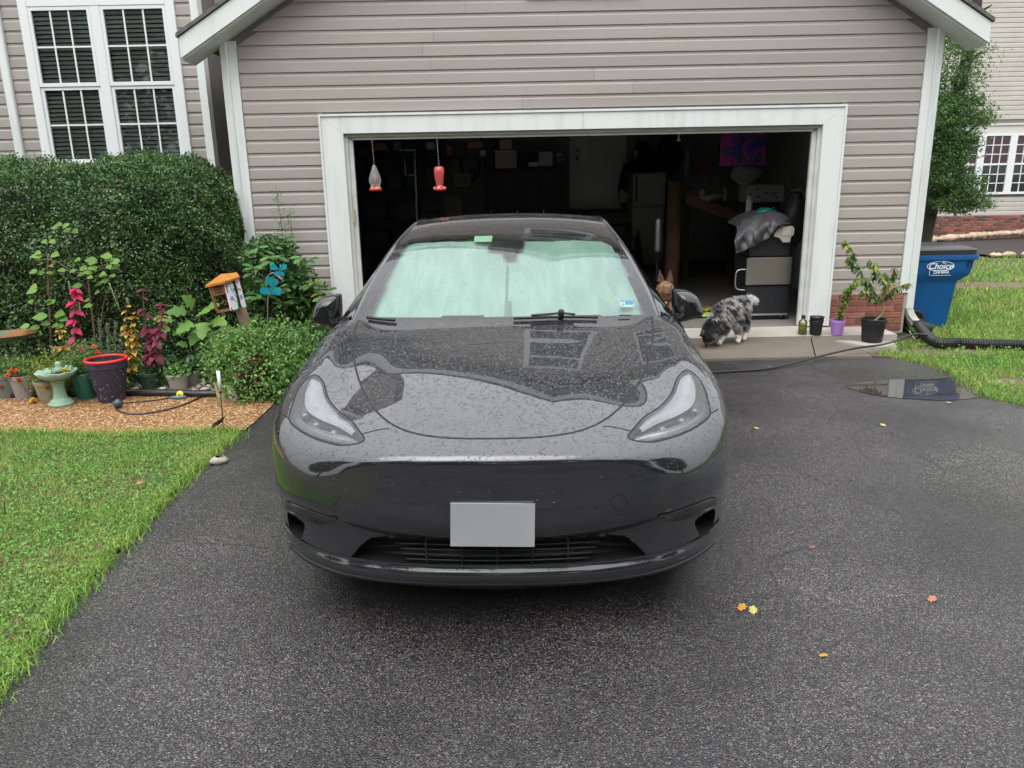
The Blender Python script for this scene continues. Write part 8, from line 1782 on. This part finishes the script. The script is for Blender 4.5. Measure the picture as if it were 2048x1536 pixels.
Ed2 = [('pelvis', 'belly'), ('belly', 'chest'), ('chest', 'neck'), ('neck', 'skull'), ('skull', 'snout'), ('snout', 'nose'), ('chest', 'shL'), ('shL', 'elL'), ('elL', 'wrL'), ('wrL', 'toL'), ('chest', 'shR'), ('shR', 'elR'), ('elR', 'wrR'), ('wrR', 'toR'), ('pelvis', 'thL'), ('thL', 'ftL'), ('pelvis', 'thR'), ('thR', 'ftR'), ('pelvis', 'tail1'), ('tail1', 'tail2')]
snp = np.array(J2['snout'][0])
def tan_coat(P):
    c = np.tile([.42, .22, .11], (len(P), 1)); c = c * (.6 + .8 * n3(P, 18, 3)[:, None]); back = P[:, 1] > YD + .16; c[back] = c[back] * .35; chest = (P[:, 1] < YD + .03) & (P[:, 2] < hh.z - .13); c[chest] = c[chest] * 1.15 + np.array([.04, .03, .02])
    hd_ = P[:, 2] > hh.z - .07; c[hd_] = c[hd_] * .5 + np.array([.36, .24, .17]) * .5; sn = np.linalg.norm(P - snp, axis=1) < .06; c[sn] = c[sn] * .5; return c
d2, _ = dog('dog', 'tan and dark shepherd-like dog sitting upright just inside the garage', J2, Ed2, tan_coat, fur_n=7000, fur_len=(.012, .028), seed=5, base=(sx, YD + .1, zf2))
for sgn, px in ((-1, 1319), (1, 1341)):
    tip = B_(px, 538, .02); b0 = J2['skull'][0] + Vector((sgn * .048, .02, .055)); q = MB(); q.add([b0 + Vector((-.046, .0, -.01)), b0 + Vector((.046, .0, -.01)), b0 + Vector((0, .045, -.005)), tip, b0 + Vector((0, .012, .016))], [(0, 4, 3), (4, 1, 3), (1, 2, 3), (2, 0, 3), (0, 1, 4)]); q.build('ear', mat('tan_ear', (.075, .042, .027), .8), d2)
    q = MB(); q.lathe([(0, .009), (.007, .006), (.009, 0), (.007, -.006), (0, -.009)], J2['skull'][0] + Vector((sgn * .044, -.098, .006)), 10); q.build('eye', MATS['dog_eye'], d2, True)
q = MB(); q.lathe([(0, .016), (.014, .011), (.019, 0), (.014, -.010), (0, -.013)], J2['nose'][0] + Vector((0, -.022, .006)), 12); q.build('nose', MATS['dog_nose'], d2, True)
q = MB(); q.tube([Vector((hh.x + .085 * math.cos(a), YD + .01 + .08 * math.sin(a), hh.z - .12 + .02 * math.sin(a))) for a in np.linspace(0, 6.28, 24)], .012, 6); q.build('collar', M_blk, d2, True); q = MB(); c = Vector((hh.x + .0, YD - .075, hh.z - .155)); q.lathe([(.016, 0), (.016, .004), (0, .005)], c, 14, axis=(0, -1, 0)); q.build('tag', M_metal, d2, True)
# ================================================================== TREES ACROSS THE STREET (mirrored in bumper and glass)
M_ft = mat('far_tree_leaves', (.035, .07, .022), .5, island=.5, transl=.2, col2=(.05, .09, .03), vs=.6)
def big_tree(x, y, h, rw, label, seed):
    t = thing('street_tree', (x, y, 0), label, 'tree', 'trees across the street'); q = MB(); rr = random.Random(seed)
    q.tube(crv([(x, y, 0), (x + .2, y, h * .3), (x, y + .2, h * .55), (x + .1, y, h * .85)], 4), [.32 - .022 * i for i in range(13)], 10)
    Ps = []; Ds = []
    for i in range(9):
        a = rr.uniform(0, 6.28); z = h * rr.uniform(.35, .88); r_ = rw * rr.uniform(.2, .62); c = (x + r_ * math.cos(a), y + r_ * math.sin(a), z); q.tube([(x, y, z * .7), ((x + c[0]) / 2, (y + c[1]) / 2, z * .9), c], [.12, .08, .03], 6)
        P, D = shell(900, c, (rw * .55, rw * .55, h * .17), .5, .9, seed=seed * 50 + i, lumps=.25); Ps.append(P); Ds.append(D)
    q.build('trunk', MATS['dark_bark'], t, True); foliage('crown', np.concatenate(Ps), np.concatenate(Ds), .28, .5, .6, M_ft, t, .2, seed)
for i, (x, y, h, rw, lab) in enumerate(((-17, -13, 9.5, 3.8, 'tall street tree far left behind the viewer'), (-10.5, -15, 10.5, 4.2, 'broad street tree left behind the viewer'), (-4.0, -16, 10, 4.0, 'street tree behind the viewer, left of the middle'), (2.5, -16.5, 11, 4.2, 'tallest street tree behind the viewer'), (9, -15.5, 10, 4.2, 'street tree right behind the viewer'), (15.5, -13, 9.5, 4.0, 'street tree far right behind the viewer'), (21, -6, 9, 4, 'street tree at the right end of the row'), (-20, -4, 9, 4, 'street tree at the left end of the row'))): big_tree(x, y, h, rw, lab, 300 + i)
hg = thing('street_hedge', (0, -11.5, 0), 'low dense hedge row across the street', 'hedge'); g = np.random.default_rng(9); n = 9000; P = np.stack([g.uniform(-22, 22, n), -11.2 + g.normal(0, .35, n), g.uniform(.05, 2.6, n)], 1); foliage('crown', P, np.tile([0, 1., .2], (n, 1)), .14, .26, .6, M_ft, hg, .1, 10); q = MB(); q.box((-22, -12, 0), (22, -11.5, 2.3)); q.build('dark_core', MATS['hedge_inner_shade'], hg)  # dark box inside the row: its shaded depth given as colour
